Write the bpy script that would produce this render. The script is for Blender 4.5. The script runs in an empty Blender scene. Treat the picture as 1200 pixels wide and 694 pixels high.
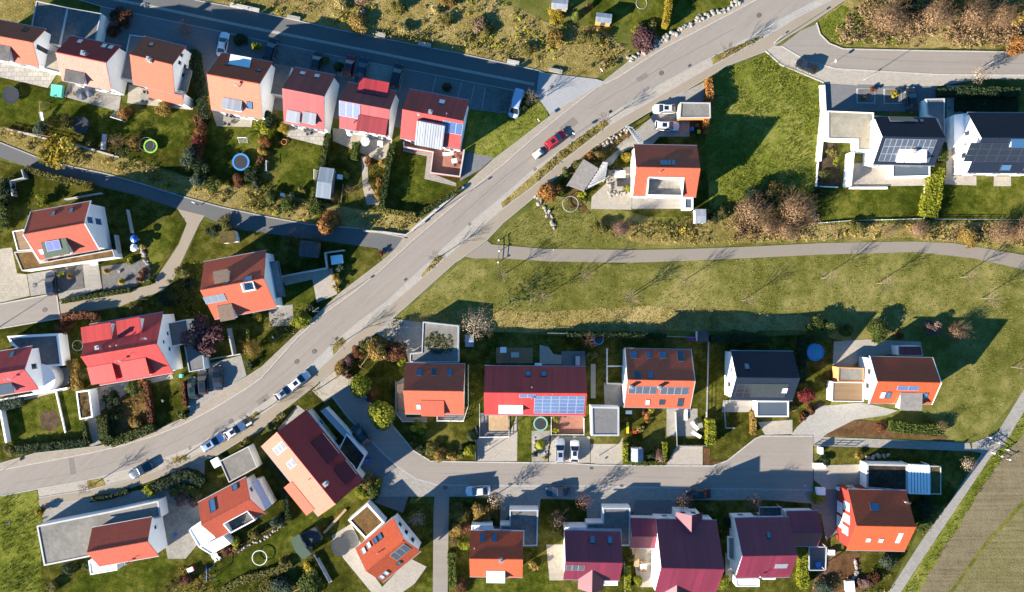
import bpy, math, random
from mathutils import Vector, Matrix, noise
R = random.Random(7)
S = bpy.context.scene
COL = S.collection
H, F = 148.0, 933.33          # drone height in metres, focal length in photo pixels
PI = math.pi
rad = math.radians

# ---------------------------------------------------------------- survey: photo pixel + height -> metres
def W(p, z=0.0):
    if isinstance(p, list): p = p[0]
    k = (H - z) / F
    return Vector(((p[0] - 600) * k, (347 - p[1]) * k, z))
def tile(x0, y0, s):
    return lambda *c: [(x0 + c[i] / s, y0 + c[i + 1] / s) for i in range(0, len(c), 2)]
A = tile(0, 0, 4.958); B = tile(220, 0, 4.958); C = tile(440, 0, 4.958); D = tile(660, 0, 4.958); E = tile(880, 0, 3.712)
FF = tile(0, 130, 4.958); G = tile(220, 130, 4.958); HH = tile(440, 130, 4.958); I = tile(660, 130, 4.958); J = tile(880, 130, 3.712)
K = tile(0, 260, 4.958); L = tile(220, 260, 4.958); M = tile(440, 260, 3.967); N = tile(0, 390, 4.958); O = tile(220, 390, 4.958)
P = tile(440, 360, 4.958); Q = tile(660, 370, 4.958); RR = tile(880, 360, 3.712); SS = tile(0, 520, 3.988); T = tile(200, 490, 3.4)
U = tile(420, 480, 4.958); V = tile(420, 560, 5.0); WW = tile(640, 560, 5.0); X = tile(860, 520, 3.529)
Z1 = tile(600, 0, 3.99); Z2 = tile(450, 120, 3.99); Z3 = tile(300, 260, 3.99); Z4 = tile(150, 380, 3.99); Z5 = tile(0, 450, 3.99); Z6 = tile(900, 460, 3.99)
A8 = tile(0, 0, 7.46); A9 = tile(0, 80, 7.46); B6 = tile(280, 0, 5.985); G6 = tile(360, 130, 5.985); F8 = tile(0, 180, 7.46); K8 = tile(0, 270, 7.46)
D6 = tile(640, 0, 5.985); I6 = tile(640, 170, 5.985); U8 = tile(560, 490, 7.46); Q8 = tile(700, 480, 7.46); P8 = tile(560, 380, 7.46)
T7 = tile(340, 590, 6.675); T8 = tile(240, 610, 8.26); R10 = tile(1000, 520, 9.917); O10 = tile(380, 400, 9.917)
PX = lambda *c: [(c[i], c[i + 1]) for i in range(0, len(c), 2)]

# ---------------------------------------------------------------- materials
MATS = {}
def nmat(name):
    m = bpy.data.materials.new(name); m.use_nodes = True
    nt = m.node_tree; b = nt.nodes['Principled BSDF']
    MATS[name] = m
    return m, nt, b
def lk(nt, a, b): nt.links.new(a, b)
def c4(c): return (c[0], c[1], c[2], 1.0)
def mulc(c, k): return tuple(min(1, v * k) for v in c[:3])
def coords(nt, kind='Object', scale=(1, 1, 1), rot=0.0):
    tc = nt.nodes.new('ShaderNodeTexCoord'); mp = nt.nodes.new('ShaderNodeMapping')
    mp.inputs['Scale'].default_value = scale; mp.inputs['Rotation'].default_value = (0, 0, rot)
    lk(nt, tc.outputs[kind], mp.inputs[0]); return mp.outputs[0]
def noise_n(nt, vec, scale, detail=4, rough=.6, dist=0.0):
    n = nt.nodes.new('ShaderNodeTexNoise'); n.inputs['Scale'].default_value = scale
    n.inputs['Detail'].default_value = detail; n.inputs['Roughness'].default_value = rough
    n.inputs['Distortion'].default_value = dist
    lk(nt, vec, n.inputs['Vector']); return n.outputs['Fac']
def ramp(nt, fac, stops):
    r = nt.nodes.new('ShaderNodeValToRGB'); e = r.color_ramp.elements
    while len(e) < len(stops): e.new(.5)
    for i, (p, c) in enumerate(stops): e[i].position = p; e[i].color = c4(c)
    lk(nt, fac, r.inputs[0]); return r.outputs[0]
def mix(nt, fac, a, b, mode='MIX'):
    m = nt.nodes.new('ShaderNodeMix'); m.data_type = 'RGBA'; m.blend_type = mode
    if hasattr(fac, 'links'): lk(nt, fac, m.inputs[0])
    else: m.inputs[0].default_value = fac
    for s, i in ((a, 6), (b, 7)):
        if hasattr(s, 'links'): lk(nt, s, m.inputs[i])
        else: m.inputs[i].default_value = c4(s)
    return m.outputs[2]
def bump(nt, b, fac, strength, dist=.05):
    n = nt.nodes.new('ShaderNodeBump'); n.inputs['Strength'].default_value = strength; n.inputs['Distance'].default_value = dist
    lk(nt, fac, n.inputs['Height']); lk(nt, n.outputs[0], b.inputs['Normal'])
def fmath(nt, op, a, b=0.0):
    m = nt.nodes.new('ShaderNodeMath'); m.operation = op
    for s, i in ((a, 0), (b, 1)):
        if hasattr(s, 'links'): lk(nt, s, m.inputs[i])
        else: m.inputs[i].default_value = s
    return m.outputs[0]

def ground_mat(name, stops, big=.05, mid=.5, fine=5.0, bstr=.6, stripe=None, bd=.12, fineamt=.55):
    """mottled ground: large patches + clumps + fine grain"""
    m, nt, b = nmat(name)
    v = coords(nt)
    f1 = noise_n(nt, v, big, 3, .55, .6); f2 = noise_n(nt, v, mid, 5, .65); f3 = noise_n(nt, v, fine, 3, .7)
    f = fmath(nt, 'ADD', fmath(nt, 'MULTIPLY', f1, .5), fmath(nt, 'MULTIPLY', f2, .5))
    if stripe:
        sc, rot, amt = stripe
        vs = coords(nt, 'Object', (.06, sc, 1), rot)
        fs = noise_n(nt, vs, 1.0, 3, .6)
        f = fmath(nt, 'ADD', fmath(nt, 'MULTIPLY', f, 1 - amt), fmath(nt, 'MULTIPLY', fs, amt))
    f = fmath(nt, 'ADD', f, fmath(nt, 'MULTIPLY', fmath(nt, 'SUBTRACT', f3, .5), fineamt))
    col = ramp(nt, f, stops)
    lk(nt, col, b.inputs['Base Color']); b.inputs['Roughness'].default_value = 1; b.inputs['Specular IOR Level'].default_value = .0
    bump(nt, b, fmath(nt, 'ADD', f2, f3), bstr, bd)
    return m
def paved(name, c, var=.18, fine=18, rough=.85, brick=None, bstr=.15, stain=.35, spec=.3, streak=None):
    """hard surface; brick=(w,h,mortar_colour) gives joints, stains vary the tone in large blotches"""
    m, nt, b = nmat(name)
    v = coords(nt)
    f1 = noise_n(nt, v, .12, 4, .6, .5); f2 = noise_n(nt, v, 1.3, 5, .7); f3 = noise_n(nt, v, fine, 2, .6)
    f = fmath(nt, 'ADD', fmath(nt, 'MULTIPLY', f1, stain), fmath(nt, 'ADD', fmath(nt, 'MULTIPLY', f2, .35), fmath(nt, 'MULTIPLY', f3, .65 - stain)))
    if streak is not None:                                      # tyre wear running along the carriageway
        vs = coords(nt, 'Object', (26, .55, 1), streak); vs.node.vector_type = 'TEXTURE'
        f = fmath(nt, 'ADD', fmath(nt, 'MULTIPLY', f, .6), fmath(nt, 'MULTIPLY', noise_n(nt, vs, 1.0, 4, .7), .4))
    col = ramp(nt, f, [(.25, mulc(c, 1 - var * 1.6)), (.5, c), (.75, mulc(c, 1 + var * 1.3))])
    if brick:
        br = nt.nodes.new('ShaderNodeTexBrick'); br.inputs['Scale'].default_value = 1
        br.inputs['Brick Width'].default_value = brick[0]; br.inputs['Row Height'].default_value = brick[1]
        br.inputs['Mortar Size'].default_value = brick[3] if len(brick) > 3 else .03
        br.inputs['Color1'].default_value = (.9, .9, .9, 1); br.inputs['Color2'].default_value = (1.12, 1.1, 1.08, 1); br.inputs['Mortar'].default_value = c4(brick[2])
        tc = coords(nt, 'UV'); lk(nt, tc, br.inputs['Vector'])
        col = mix(nt, 1.0, col, br.outputs['Color'], 'MULTIPLY')
        bump(nt, b, br.outputs['Fac'], -bstr, .03)
    else: bump(nt, b, f3, bstr, .03)
    lk(nt, col, b.inputs['Base Color']); b.inputs['Roughness'].default_value = rough; b.inputs['Specular IOR Level'].default_value = spec
    return m
def plain(name, c, rough=.6, var=.08, metal=0.0, spec=.4, sc=1.5):
    m, nt, b = nmat(name)
    f = noise_n(nt, coords(nt), sc, 4, .65)
    lk(nt, ramp(nt, f, [(.3, mulc(c, 1 - var * 1.5)), (.7, mulc(c, 1 + var))]), b.inputs['Base Color'])
    b.inputs['Roughness'].default_value = rough; b.inputs['Metallic'].default_value = metal; b.inputs['Specular IOR Level'].default_value = spec
    return m
def roof_mat(name, c, kind='tile', rough=.75, var=.09):
    m, nt, b = nmat(name)
    uv = coords(nt, 'UV')
    br = nt.nodes.new('ShaderNodeTexBrick'); br.inputs['Scale'].default_value = 1
    if kind == 'tile': bw, bh, ms = .17, .2, .016
    else: bw, bh, ms = .55, 30, .03
    br.inputs['Brick Width'].default_value = bw; br.inputs['Row Height'].default_value = bh; br.inputs['Mortar Size'].default_value = ms
    br.offset = 0.0 if kind != 'tile' else .5
    br.inputs['Color1'].default_value = (.80, .80, .80, 1); br.inputs['Color2'].default_value = (1.13, 1.13, 1.13, 1); br.inputs['Mortar'].default_value = (.42, .42, .42, 1) if kind == 'tile' else (.82, .82, .82, 1)
    lk(nt, uv, br.inputs['Vector'])
    v = coords(nt)
    f1 = noise_n(nt, v, .35, 4, .65, .4); f2 = noise_n(nt, v, 2.2, 4, .7)
    f3 = noise_n(nt, coords(nt, 'UV', (2.6, .22, 1)), 1.0, 4, .65); f4 = noise_n(nt, v, 9, 2, .6)
    f = fmath(nt, 'ADD', fmath(nt, 'ADD', fmath(nt, 'MULTIPLY', f1, .3), fmath(nt, 'MULTIPLY', f2, .2)), fmath(nt, 'ADD', fmath(nt, 'MULTIPLY', f3, .3), fmath(nt, 'MULTIPLY', f4, .2)))
    col = ramp(nt, f, [(.3, mulc(c, 1 - var * 1.8)), (.5, c), (.7, mulc(c, 1 + var * 1.4))])
    col = mix(nt, 1.0, col, br.outputs['Color'], 'MULTIPLY')
    lk(nt, col, b.inputs['Base Color']); b.inputs['Roughness'].default_value = rough; b.inputs['IOR'].default_value = 1.45 if 'slate' in name else (1.56 if kind == 'tile' else 1.5); b.inputs['Specular IOR Level'].default_value = .5 if 'slate' not in name else .15
    bump(nt, b, br.outputs['Fac'], -.45, .03)
    return m
def leaf_mat(name, stops, rough=.75, trans=0.25):
    m, nt, b = nmat(name)
    at = nt.nodes.new('ShaderNodeAttribute'); at.attribute_name = 'rnd'
    oi = nt.nodes.new('ShaderNodeObjectInfo')
    f = fmath(nt, 'ADD', fmath(nt, 'MULTIPLY', at.outputs['Fac'], .8), fmath(nt, 'MULTIPLY', oi.outputs['Random'], .2))
    col = ramp(nt, f, stops)
    lk(nt, col, b.inputs['Base Color']); b.inputs['Roughness'].default_value = rough; b.inputs['Specular IOR Level'].default_value = .15
    if trans:
        out = nt.nodes['Material Output']; tr = nt.nodes.new('ShaderNodeBsdfTranslucent'); lk(nt, col, tr.inputs['Color'])
        mx = nt.nodes.new('ShaderNodeMixShader'); mx.inputs[0].default_value = trans
        lk(nt, b.outputs[0], mx.inputs[1]); lk(nt, tr.outputs[0], mx.inputs[2]); lk(nt, mx.outputs[0], out.inputs['Surface'])
    return m
def glass(name, c, rough=.08):
    m, nt, b = nmat(name)
    b.inputs['Base Color'].default_value = c4(c); b.inputs['Roughness'].default_value = rough
    b.inputs['Specular IOR Level'].default_value = .9
    return m
def gloss(name, c, rough=.3, metal=0.0, coat=0.0):
    m, nt, b = nmat(name)
    f = noise_n(nt, coords(nt), 6, 3)
    lk(nt, ramp(nt, f, [(.3, mulc(c, .93)), (.7, mulc(c, 1.05))]), b.inputs['Base Color'])
    b.inputs['Roughness'].default_value = rough; b.inputs['Metallic'].default_value = metal; b.inputs['Coat Weight'].default_value = coat
    b.inputs['Coat Roughness'].default_value = .06
    return m

# ---------------------------------------------------------------- mesh builder
class MB:
    def __init__(s): s.v = []; s.f = []; s.mi = []; s.rnd = []
    def vert(s, *p):
        s.v.append(tuple(p) if len(p) == 3 else tuple(p[0])); return len(s.v) - 1
    def face(s, pts, m=0, r=0.0):
        i = [s.vert(p) for p in pts]; s.f.append(i); s.mi.append(m); s.rnd.append(r)
    def box(s, c, d, m=0, rz=0.0):
        cx, cy, cz = c; dx, dy, dz = d[0] / 2, d[1] / 2, d[2] / 2
        ca, sa = math.cos(rz), math.sin(rz)
        q = [s.vert(cx + x * ca - y * sa, cy + x * sa + y * ca, cz + z) for z in (-dz, dz) for x, y in ((-dx, -dy), (dx, -dy), (dx, dy), (-dx, dy))]
        for f in ((3, 2, 1, 0), (4, 5, 6, 7), (0, 1, 5, 4), (1, 2, 6, 5), (2, 3, 7, 6), (3, 0, 4, 7)):
            s.f.append([q[k] for k in f]); s.mi.append(m); s.rnd.append(0)
    def prism(s, pts, z0, z1, m=0, mt=None, bottom=False):
        """pts: xy outline; sides m, top mt"""
        a = sum(pts[i][0] * pts[(i + 1) % len(pts)][1] - pts[(i + 1) % len(pts)][0] * pts[i][1] for i in range(len(pts)))
        if a < 0: pts = pts[::-1]
        n = len(pts)
        lo = [s.vert(p[0], p[1], z0) for p in pts]; hi = [s.vert(p[0], p[1], z1) for p in pts]
        for i in range(n):
            j = (i + 1) % n; s.f.append([lo[i], lo[j], hi[j], hi[i]]); s.mi.append(m); s.rnd.append(0)
        s.f.append(hi); s.mi.append(m if mt is None else mt); s.rnd.append(0)
        if bottom: s.f.append(lo[::-1]); s.mi.append(m); s.rnd.append(0)
    def tube(s, p0, p1, r0, r1=None, n=8, m=0, cap=True):
        p0, p1 = Vector(p0), Vector(p1); r1 = r0 if r1 is None else r1
        d = (p1 - p0); d = d.normalized() if d.length > 1e-6 else Vector((0, 0, 1))
        a = d.orthogonal().normalized(); b = d.cross(a)
        lo = [s.vert(p0 + (a * math.cos(t) + b * math.sin(t)) * r0) for t in (2 * PI * i / n for i in range(n))]
        hi = [s.vert(p1 + (a * math.cos(t) + b * math.sin(t)) * r1) for t in (2 * PI * i / n for i in range(n))]
        for i in range(n):
            j = (i + 1) % n; s.f.append([lo[i], lo[j], hi[j], hi[i]]); s.mi.append(m); s.rnd.append(0)
        if cap:
            s.f.append(hi); s.mi.append(m); s.rnd.append(0); s.f.append(lo[::-1]); s.mi.append(m); s.rnd.append(0)
    def ring(s, c, r, t, n=24, m=0, k=6):
        """torus lying flat"""
        vs = []
        for i in range(n):
            a = 2 * PI * i / n
            vs.append([s.vert(c[0] + (r + t * math.cos(q)) * math.cos(a), c[1] + (r + t * math.cos(q)) * math.sin(a), c[2] + t * math.sin(q)) for q in (2 * PI * j / k for j in range(k))])
        for i in range(n):
            for j in range(k):
                a, b = vs[i], vs[(i + 1) % n]
                s.f.append([a[j], b[j], b[(j + 1) % k], a[(j + 1) % k]]); s.mi.append(m); s.rnd.append(0)
    def disc(s, c, r, n=24, m=0):
        s.face([(c[0] + r * math.cos(2 * PI * i / n), c[1] + r * math.sin(2 * PI * i / n), c[2]) for i in range(n)], m)
    def lathe(s, c, prof, n=16, m=0):
        rows = [[s.vert(c[0] + r * math.cos(2 * PI * i / n), c[1] + r * math.sin(2 * PI * i / n), c[2] + z) for i in range(n)] for r, z in prof]
        for a, b in zip(rows, rows[1:]):
            for i in range(n):
                j = (i + 1) % n; s.f.append([a[i], a[j], b[j], b[i]]); s.mi.append(m); s.rnd.append(0)
        s.f.append(rows[-1]); s.mi.append(m); s.rnd.append(0)
    def leaf(s, p, d, size, r, m=0, asp=.7):
        """one folded leaf-clump quad at p, facing d"""
        d = d.normalized(); a = d.orthogonal().normalized()
        a = Matrix.Rotation(R.uniform(0, 2 * PI), 3, d) @ a; b = d.cross(a)
        a = a * size; b = b * size * asp
        s.face([p - a - b * .4, p + b * -1, p + a - b * .3, p + a * .6 + b, p - a * .5 + b], m, r)
    def mesh(s, name, mats, smooth=False):
        me = bpy.data.meshes.new(name)
        me.from_pydata(s.v, [], s.f)
        for m in (mats if isinstance(mats, (list, tuple)) else [mats]): me.materials.append(MATS[m] if isinstance(m, str) else m)
        me.polygons.foreach_set('material_index', s.mi)
        if any(s.rnd):
            at = me.attributes.new('rnd', 'FLOAT', 'FACE'); at.data.foreach_set('value', s.rnd)
        else:                                                 # metre-scale UVs per face (joints, tiles)
            uv = me.uv_layers.new(name='UVMap'); d = uv.data
            for p in me.polygons:
                n = p.normal
                if abs(n.z) > .999: t, b = Vector((1, 0, 0)), Vector((0, 1, 0))
                else: t = Vector((-n.y, n.x, 0)).normalized(); b = n.cross(t)
                for li in p.loop_indices:
                    co = me.vertices[me.loops[li].vertex_index].co
                    d[li].uv = (co.dot(t), co.dot(b))
        if smooth: me.polygons.foreach_set('use_smooth', [True] * len(me.polygons))
        me.update()
        return me
    def build(s, name, mats, parent=None, loc=None, smooth=False, rz=0.0):
        o = bpy.data.objects.new(name, s.mesh(name, mats, smooth)); COL.objects.link(o)
        if parent: o.parent = parent
        if loc is not None: o.location = loc
        o.rotation_euler.z = rz
        return o
def tag(o, label=None, cat=None, group=None, kind=None):
    for k, v in (('label', label), ('category', cat), ('group', group), ('kind', kind)):
        if v: o[k] = v
    return o
def thing(name, label, cat, loc=(0, 0, 0), rz=0.0, group=None):
    o = bpy.data.objects.new(name, None); COL.objects.link(o); o.empty_display_size = .3
    o.location = loc; o.rotation_euler = (0, 0, rz)
    return tag(o, label, cat, group)
def dup(root, loc=None, rz=None, label=None, group=None, scale=None):
    r = root.copy(); COL.objects.link(r)
    if loc is not None: r.location = loc
    if rz is not None: r.rotation_euler.z = rz
    if scale is not None: r.scale = scale
    if label: r['label'] = label
    if group: r['group'] = group
    for ch in KIDS.get(root.name, []):
        c = ch.copy(); COL.objects.link(c); c.parent = r; KIDS.setdefault(r.name, []).append(c)
        for g in KIDS.get(ch.name, []):
            d = g.copy(); COL.objects.link(d); d.parent = c; KIDS.setdefault(c.name, []).append(d)
    return r
KIDS = {}
def kids(root):
    KIDS[root.name] = list(root.children)
    for c in root.children: KIDS[c.name] = list(c.children)

# ---------------------------------------------------------------- flat ground sheets
PN = [0]
def jag(pts, amp, step=1.2):
    out = []
    for i, p in enumerate(pts):
        q = pts[(i + 1) % len(pts)]; d = q - p; n = max(1, int(d.length / step))
        for k in range(n):
            s = p + d * (k / n); a = noise.noise_vector(s * .45) * amp + noise.noise_vector(s * 1.7) * amp * .5
            out.append(s + Vector((a.x, a.y, 0)))
    return out
def patch(name, px, mat, layer=1, ragged=0.0, z=None):
    PN[0] += 1
    z = layer * .02 + (PN[0] % 40) * .0004 if z is None else z
    pts = [W(p) for p in px]
    if ragged: pts = jag(pts, ragged)
    mb = MB(); mb.face([(p.x, p.y, z) for p in pts])
    o = mb.build(name, mat)
    if o.data.polygons[0].normal.z < 0: o.data.flip_normals()
    return tag(o, kind='structure')
def slabs(name, a, b, mat, z1, z0=0.0):
    """a raised band between two polylines of pixels (pavement with a real kerb face)"""
    pts = [W(p) for p in a] + [W(p) for p in b[::-1]]
    mb = MB(); mb.prism([(p.x, p.y) for p in pts], z0, z1)
    return tag(mb.build(name, mat), kind='structure')
def strip_pts(pts, w):
    """outline of a polyline given a width (metres)"""
    l, r = [], []
    for i, p in enumerate(pts):
        d = (pts[min(i + 1, len(pts) - 1)] - pts[max(i - 1, 0)]); d.z = 0; d.normalize()
        n = Vector((-d.y, d.x, 0)) * w / 2
        l.append(p + n); r.append(p - n)
    return l, r
def line(name, px, w, mat, z=.1, z0=0.0):
    pts = [W(p) for p in px]; l, r = strip_pts(pts, w)
    mb = MB(); mb.prism([(p.x, p.y) for p in l + r[::-1]], z0, z)
    return tag(mb.build(name, mat), kind='structure')
def wall(label, px, h, t, mat, name='garden_wall', cat='wall', z0=0.0, group=None, cap=None):
    pts = [W(p, h) for p in px]; l, r = strip_pts(pts, t)
    c = sum(pts, Vector()) / len(pts); c.z = z0
    mb = MB()
    for i in range(len(pts) - 1):
        mb.prism([(q.x - c.x, q.y - c.y) for q in (l[i], l[i + 1], r[i + 1], r[i])], 0, h, bottom=True)
    if not cap: return tag(mb.build(name, mat, loc=c), label, cat, group)
    t_ = thing(name, label, cat, c, 0, group); mb.build('panel', mat, t_)
    l, r = strip_pts(pts, t + .06); mb = MB()
    for i in range(len(pts) - 1):
        mb.prism([(q.x - c.x, q.y - c.y) for q in (l[i], l[i + 1], r[i + 1], r[i])], h + .003, h + .06, bottom=True)
    mb.build('coping', cap, t_); return t_
def fence(label, px, h, mat, post=2.0, group=None, rail=True, solid=False, name='fence'):
    pts = [W(p) for p in px]; c = sum(pts, Vector()) / len(pts)
    t = thing(name, label, 'fence', c, 0, group)
    mb = MB()
    for p, q in zip(pts, pts[1:]):
        d = q - p; ang = math.atan2(d.y, d.x); m = (p + q) / 2 - c
        if solid:
            mb.box((m.x, m.y, h * .5), (d.length - .12, .04, h * .92), 0, ang)
        else:
            for k in range(3): mb.box((m.x, m.y, h * (.2 + .36 * k)), (d.length - .02, .05, .07), 0, ang)
    mb.build('panel' if solid else 'rail', mat, t)
    pm = MB(); pm.box((0, 0, h / 2 + .02), (.1, .1, h + .04)); me = pm.mesh('post', mat)
    for p, q in zip(pts, pts[1:]):
        d = q - p; n = max(1, round(d.length / post))
        for k in range(n + (1 if q is pts[-1] else 0)):
            o = bpy.data.objects.new('post', me); COL.objects.link(o); o.parent = t
            o.location = p + d * (k / n) - c; o.rotation_euler.z = math.atan2(d.y, d.x)
    return t
# ---------------------------------------------------------------- plants
def obj_mat(o, i, m):
    o.material_slots[i].link = 'OBJECT'; o.material_slots[i].material = MATS[m]
def leafy_mesh(n, size, nc, seed, tall=False, tight=False):
    """crown in a unit shell: radius 1, z 0..2, built of clumps of leaf quads"""
    r = random.Random(seed); mb = MB(); cl = []
    for i in range(nc):
        a = r.uniform(0, 2 * PI); q = r.uniform(.15, .72) if not tight else r.uniform(.2, .5); z = r.uniform(.45, 1.5)
        cl.append((Vector((q * math.cos(a), q * math.sin(a), z)), r.uniform(.28, .52) if not tight else r.uniform(.42, .55), r.uniform(.1, .8)))
    cl.append((Vector((0, 0, 1.15)), .62 if not tight else .8, r.uniform(.2, .7)))
    for i in range(n):
        c, cr, tone = r.choice(cl)
        d = Vector((r.gauss(0, 1), r.gauss(0, 1), r.gauss(.25, 1))).normalized()
        p = c + d * cr * (r.uniform(.55, 1.08) if not tight else r.uniform(.85, 1.03))
        p.z = max(.05, p.z)
        nd = (d + Vector((r.gauss(0, .6), r.gauss(0, .6), r.gauss(.2, .6))))
        mb.leaf(p, nd, size * r.uniform(.6, 1.25), min(.98, max(.02, tone + r.gauss(0, .16))))
    return mb
def branch(mb, r, p, d, ln, rad_, depth, spread, m=0, n=4, up=.15):
    q = p; segs = 3
    for k in range(segs):
        d = (d + Vector((r.gauss(0, .12), r.gauss(0, .12), r.gauss(up * .3, .1)))).normalized()
        e = q + d * ln / segs; mb.tube(q, e, rad_ * (1 - k * .22), rad_ * (1 - (k + 1) * .22), n, m, False); q = e
        if depth > 0:
            for _ in range(2 if k else 1):
                nd = (d + Vector((r.gauss(0, spread), r.gauss(0, spread), r.gauss(up, spread * .5)))).normalized()
                branch(mb, r, q, nd, ln * r.uniform(.45, .7), rad_ * .5, depth - 1, spread, m, max(3, n - 1), up)
def twig_mesh(seed, stems=14, thick=.018, depth=2, spread=.5, nl=260):
    r = random.Random(seed); mb = MB()
    for i in range(stems):
        a = r.uniform(0, 2 * PI); t = r.uniform(.1, 1.0)
        branch(mb, r, Vector((.06 * math.cos(a), .06 * math.sin(a), 0)), Vector((math.cos(a) * t, math.sin(a) * t, 1.1)), r.uniform(.75, 1.1), thick, depth, spread)
    for i in range(nl):                                         # last withered leaves on the twig ends
        d = Vector((r.gauss(0, 1), r.gauss(0, 1), r.gauss(.5, .8))).normalized(); p = Vector((0, 0, .7)) + d * r.uniform(.35, .95); p.z = max(.1, p.z)
        mb.leaf(p, d, r.uniform(.02, .045), r.uniform(.1, .9), 0)
    mb.rnd = [q if q else r.uniform(.2, .8) for q in mb.rnd]
    return mb
SH = {}
def protos():
    def reg(k, mb): SH[k] = mb.mesh(k, 'leaf_green')
    for i in range(3):
        reg('small%d' % i, leafy_mesh(420, .17, 6, 10 + i)); reg('big%d' % i, leafy_mesh(2300, .078, 11, 20 + i)); reg('twig%d' % i, twig_mesh(30 + i)); reg('thick%d' % i, twig_mesh(50 + i, 40, .013, 2, .55, 1500))
        reg('ball%d' % i, leafy_mesh(5200, .08, 9, 40 + i, tight=True))
    r = random.Random(5)
    for i in range(2):                                          # upright narrow cone of foliage
        mb = MB()
        for k in range(700):
            z = r.uniform(0.02, 1) ** 1.0; q = (1 - z) ** .7 * .95 + .05; a = r.uniform(0, 2 * PI); w = r.uniform(.75, 1.05)
            p = Vector((q * w * math.cos(a), q * w * math.sin(a), z * 2)); mb.leaf(p, Vector((math.cos(a), math.sin(a), .7)), .15 * r.uniform(.6, 1.2), r.uniform(.05, .95))
        reg('cone%d' % i, mb)
    for i in range(2):                                          # tuft of arching ornamental grass
        mb = MB()
        for k in range(260):
            a = r.uniform(0, 2 * PI); q = r.uniform(.2, 1); h = r.uniform(.9, 1.9); d = Vector((math.cos(a), math.sin(a), 0)); s = Vector((-d.y, d.x, 0)) * .03
            p0 = d * .12; p1 = d * q * .5 + Vector((0, 0, h)); p2 = d * q + Vector((0, 0, h * .75)); rr = r.uniform(.05, .95)
            mb.face([p0 - s, p0 + s, p1 + s, p1 - s], 0, rr); mb.face([p1 - s, p1 + s, p2], 0, rr)
        reg('tuft%d' % i, mb)
SHN = [0]
def shrub_obj(name, shape, mat, p, r, h, parent=None, rx=None):
    SHN[0] += 1
    me = SH[shape + str(SHN[0] % (2 if shape in ('cone', 'tuft') else 3))]
    o = bpy.data.objects.new(name, me); COL.objects.link(o); obj_mat(o, 0, mat)
    k = .5 if shape == 'twig' else .5
    o.scale = (r, r * R.uniform(.88, 1.1), h * (1.0 if shape in ('twig', 'thick') else k)); o.rotation_euler.z = R.uniform(0, 6.28); o.location = p
    if parent: o.parent = parent
    return o
def shrub(label, px, r, mat='leaf_green', h=None, shape=None, group=None, cat='shrub', name='shrub'):
    if r >= 2.0 and (shape == 'twig' or mat.startswith('twig')): shape = 'thick'
    h = h or r * 1.5; shape = shape or ('small' if r < 1.15 else 'big')
    p = W(px, h * .5); p.z = 0.0
    return tag(shrub_obj(name, shape, mat, p, r, h), label, cat, group)
def shrubs(group, label, pts, r, mat, h=None, shape=None, name='shrub', cat='shrub', jit=.25):
    for p in pts:
        k = R.uniform(1 - jit, 1 + jit); shrub(label, p, r * k, R.choice(mat) if isinstance(mat, (list, tuple)) else mat, (h or r * 1.5) * k, shape, group, cat, name)
def tree(label, px, r, h, mat='leaf_green', shape='big', group=None, trunk_h=None, name='tree', bark='bark', base=False):
    """trunk with limbs below a crown; px is the middle of the crown unless base"""
    p = W(px, 0 if base else h * .6); p.z = 0
    t = thing(name, label, 'tree', p, R.uniform(0, 6), group)
    th = trunk_h or h * .3; mb = MB(); rr = random.Random(SHN[0] + 77)
    mb.tube((0, 0, 0), (0, 0, th), .05 * h * .35 + .04, .05 * h * .28 + .03, 8)
    for k in range(7):
        a = k * 2.4; branch(mb, rr, Vector((0, 0, th * rr.uniform(.8, 1.05))), Vector((math.cos(a) * .8, math.sin(a) * .8, .9)), r * .9, .05 * h * .14, 1, .4, 0, 5)
    mb.build('trunk', bark, t)
    shrub_obj('crown', shape, mat, (0, 0, th * .8), r, h - th * .8, t)
    return t
BT = {}
def bare_tree(label, px, h=5.0, r=1.6, mat='twig_pale', seed=0, group=None, base=True, leaves=None):
    p = W(px); t = thing('bare_tree', label, 'tree', p, R.uniform(0, 6), group)
    rr = random.Random(seed + 3); th = h * .38; mb = MB()
    mb.tube((0, 0, 0), (0, 0, th), .085, .065, 7); mb.tube((0, 0, th), (.03, .02, h * .8), .06, .02, 6); mb.build('trunk', 'bark_pale', t)
    cb = MB()
    for k in range(13):
        a = k * 2.4; z = th + (h * .42) * (k / 13)
        branch(cb, rr, Vector((0, 0, z)), Vector((math.cos(a), math.sin(a), .85)), r * rr.uniform(.7, 1.05) * (1.1 - k * .045), .034, 2, .38, 0, 4)
    for k in range(leaves or 0):
        d = Vector((rr.gauss(0, 1), rr.gauss(0, 1), rr.gauss(.2, 1))).normalized(); q = Vector((0, 0, th + h * .3)) + d * r * rr.uniform(.4, 1)
        cb.leaf(q, d, .1, rr.uniform(.1, .9))
    cb.build('crown', mat, t); return t
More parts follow.
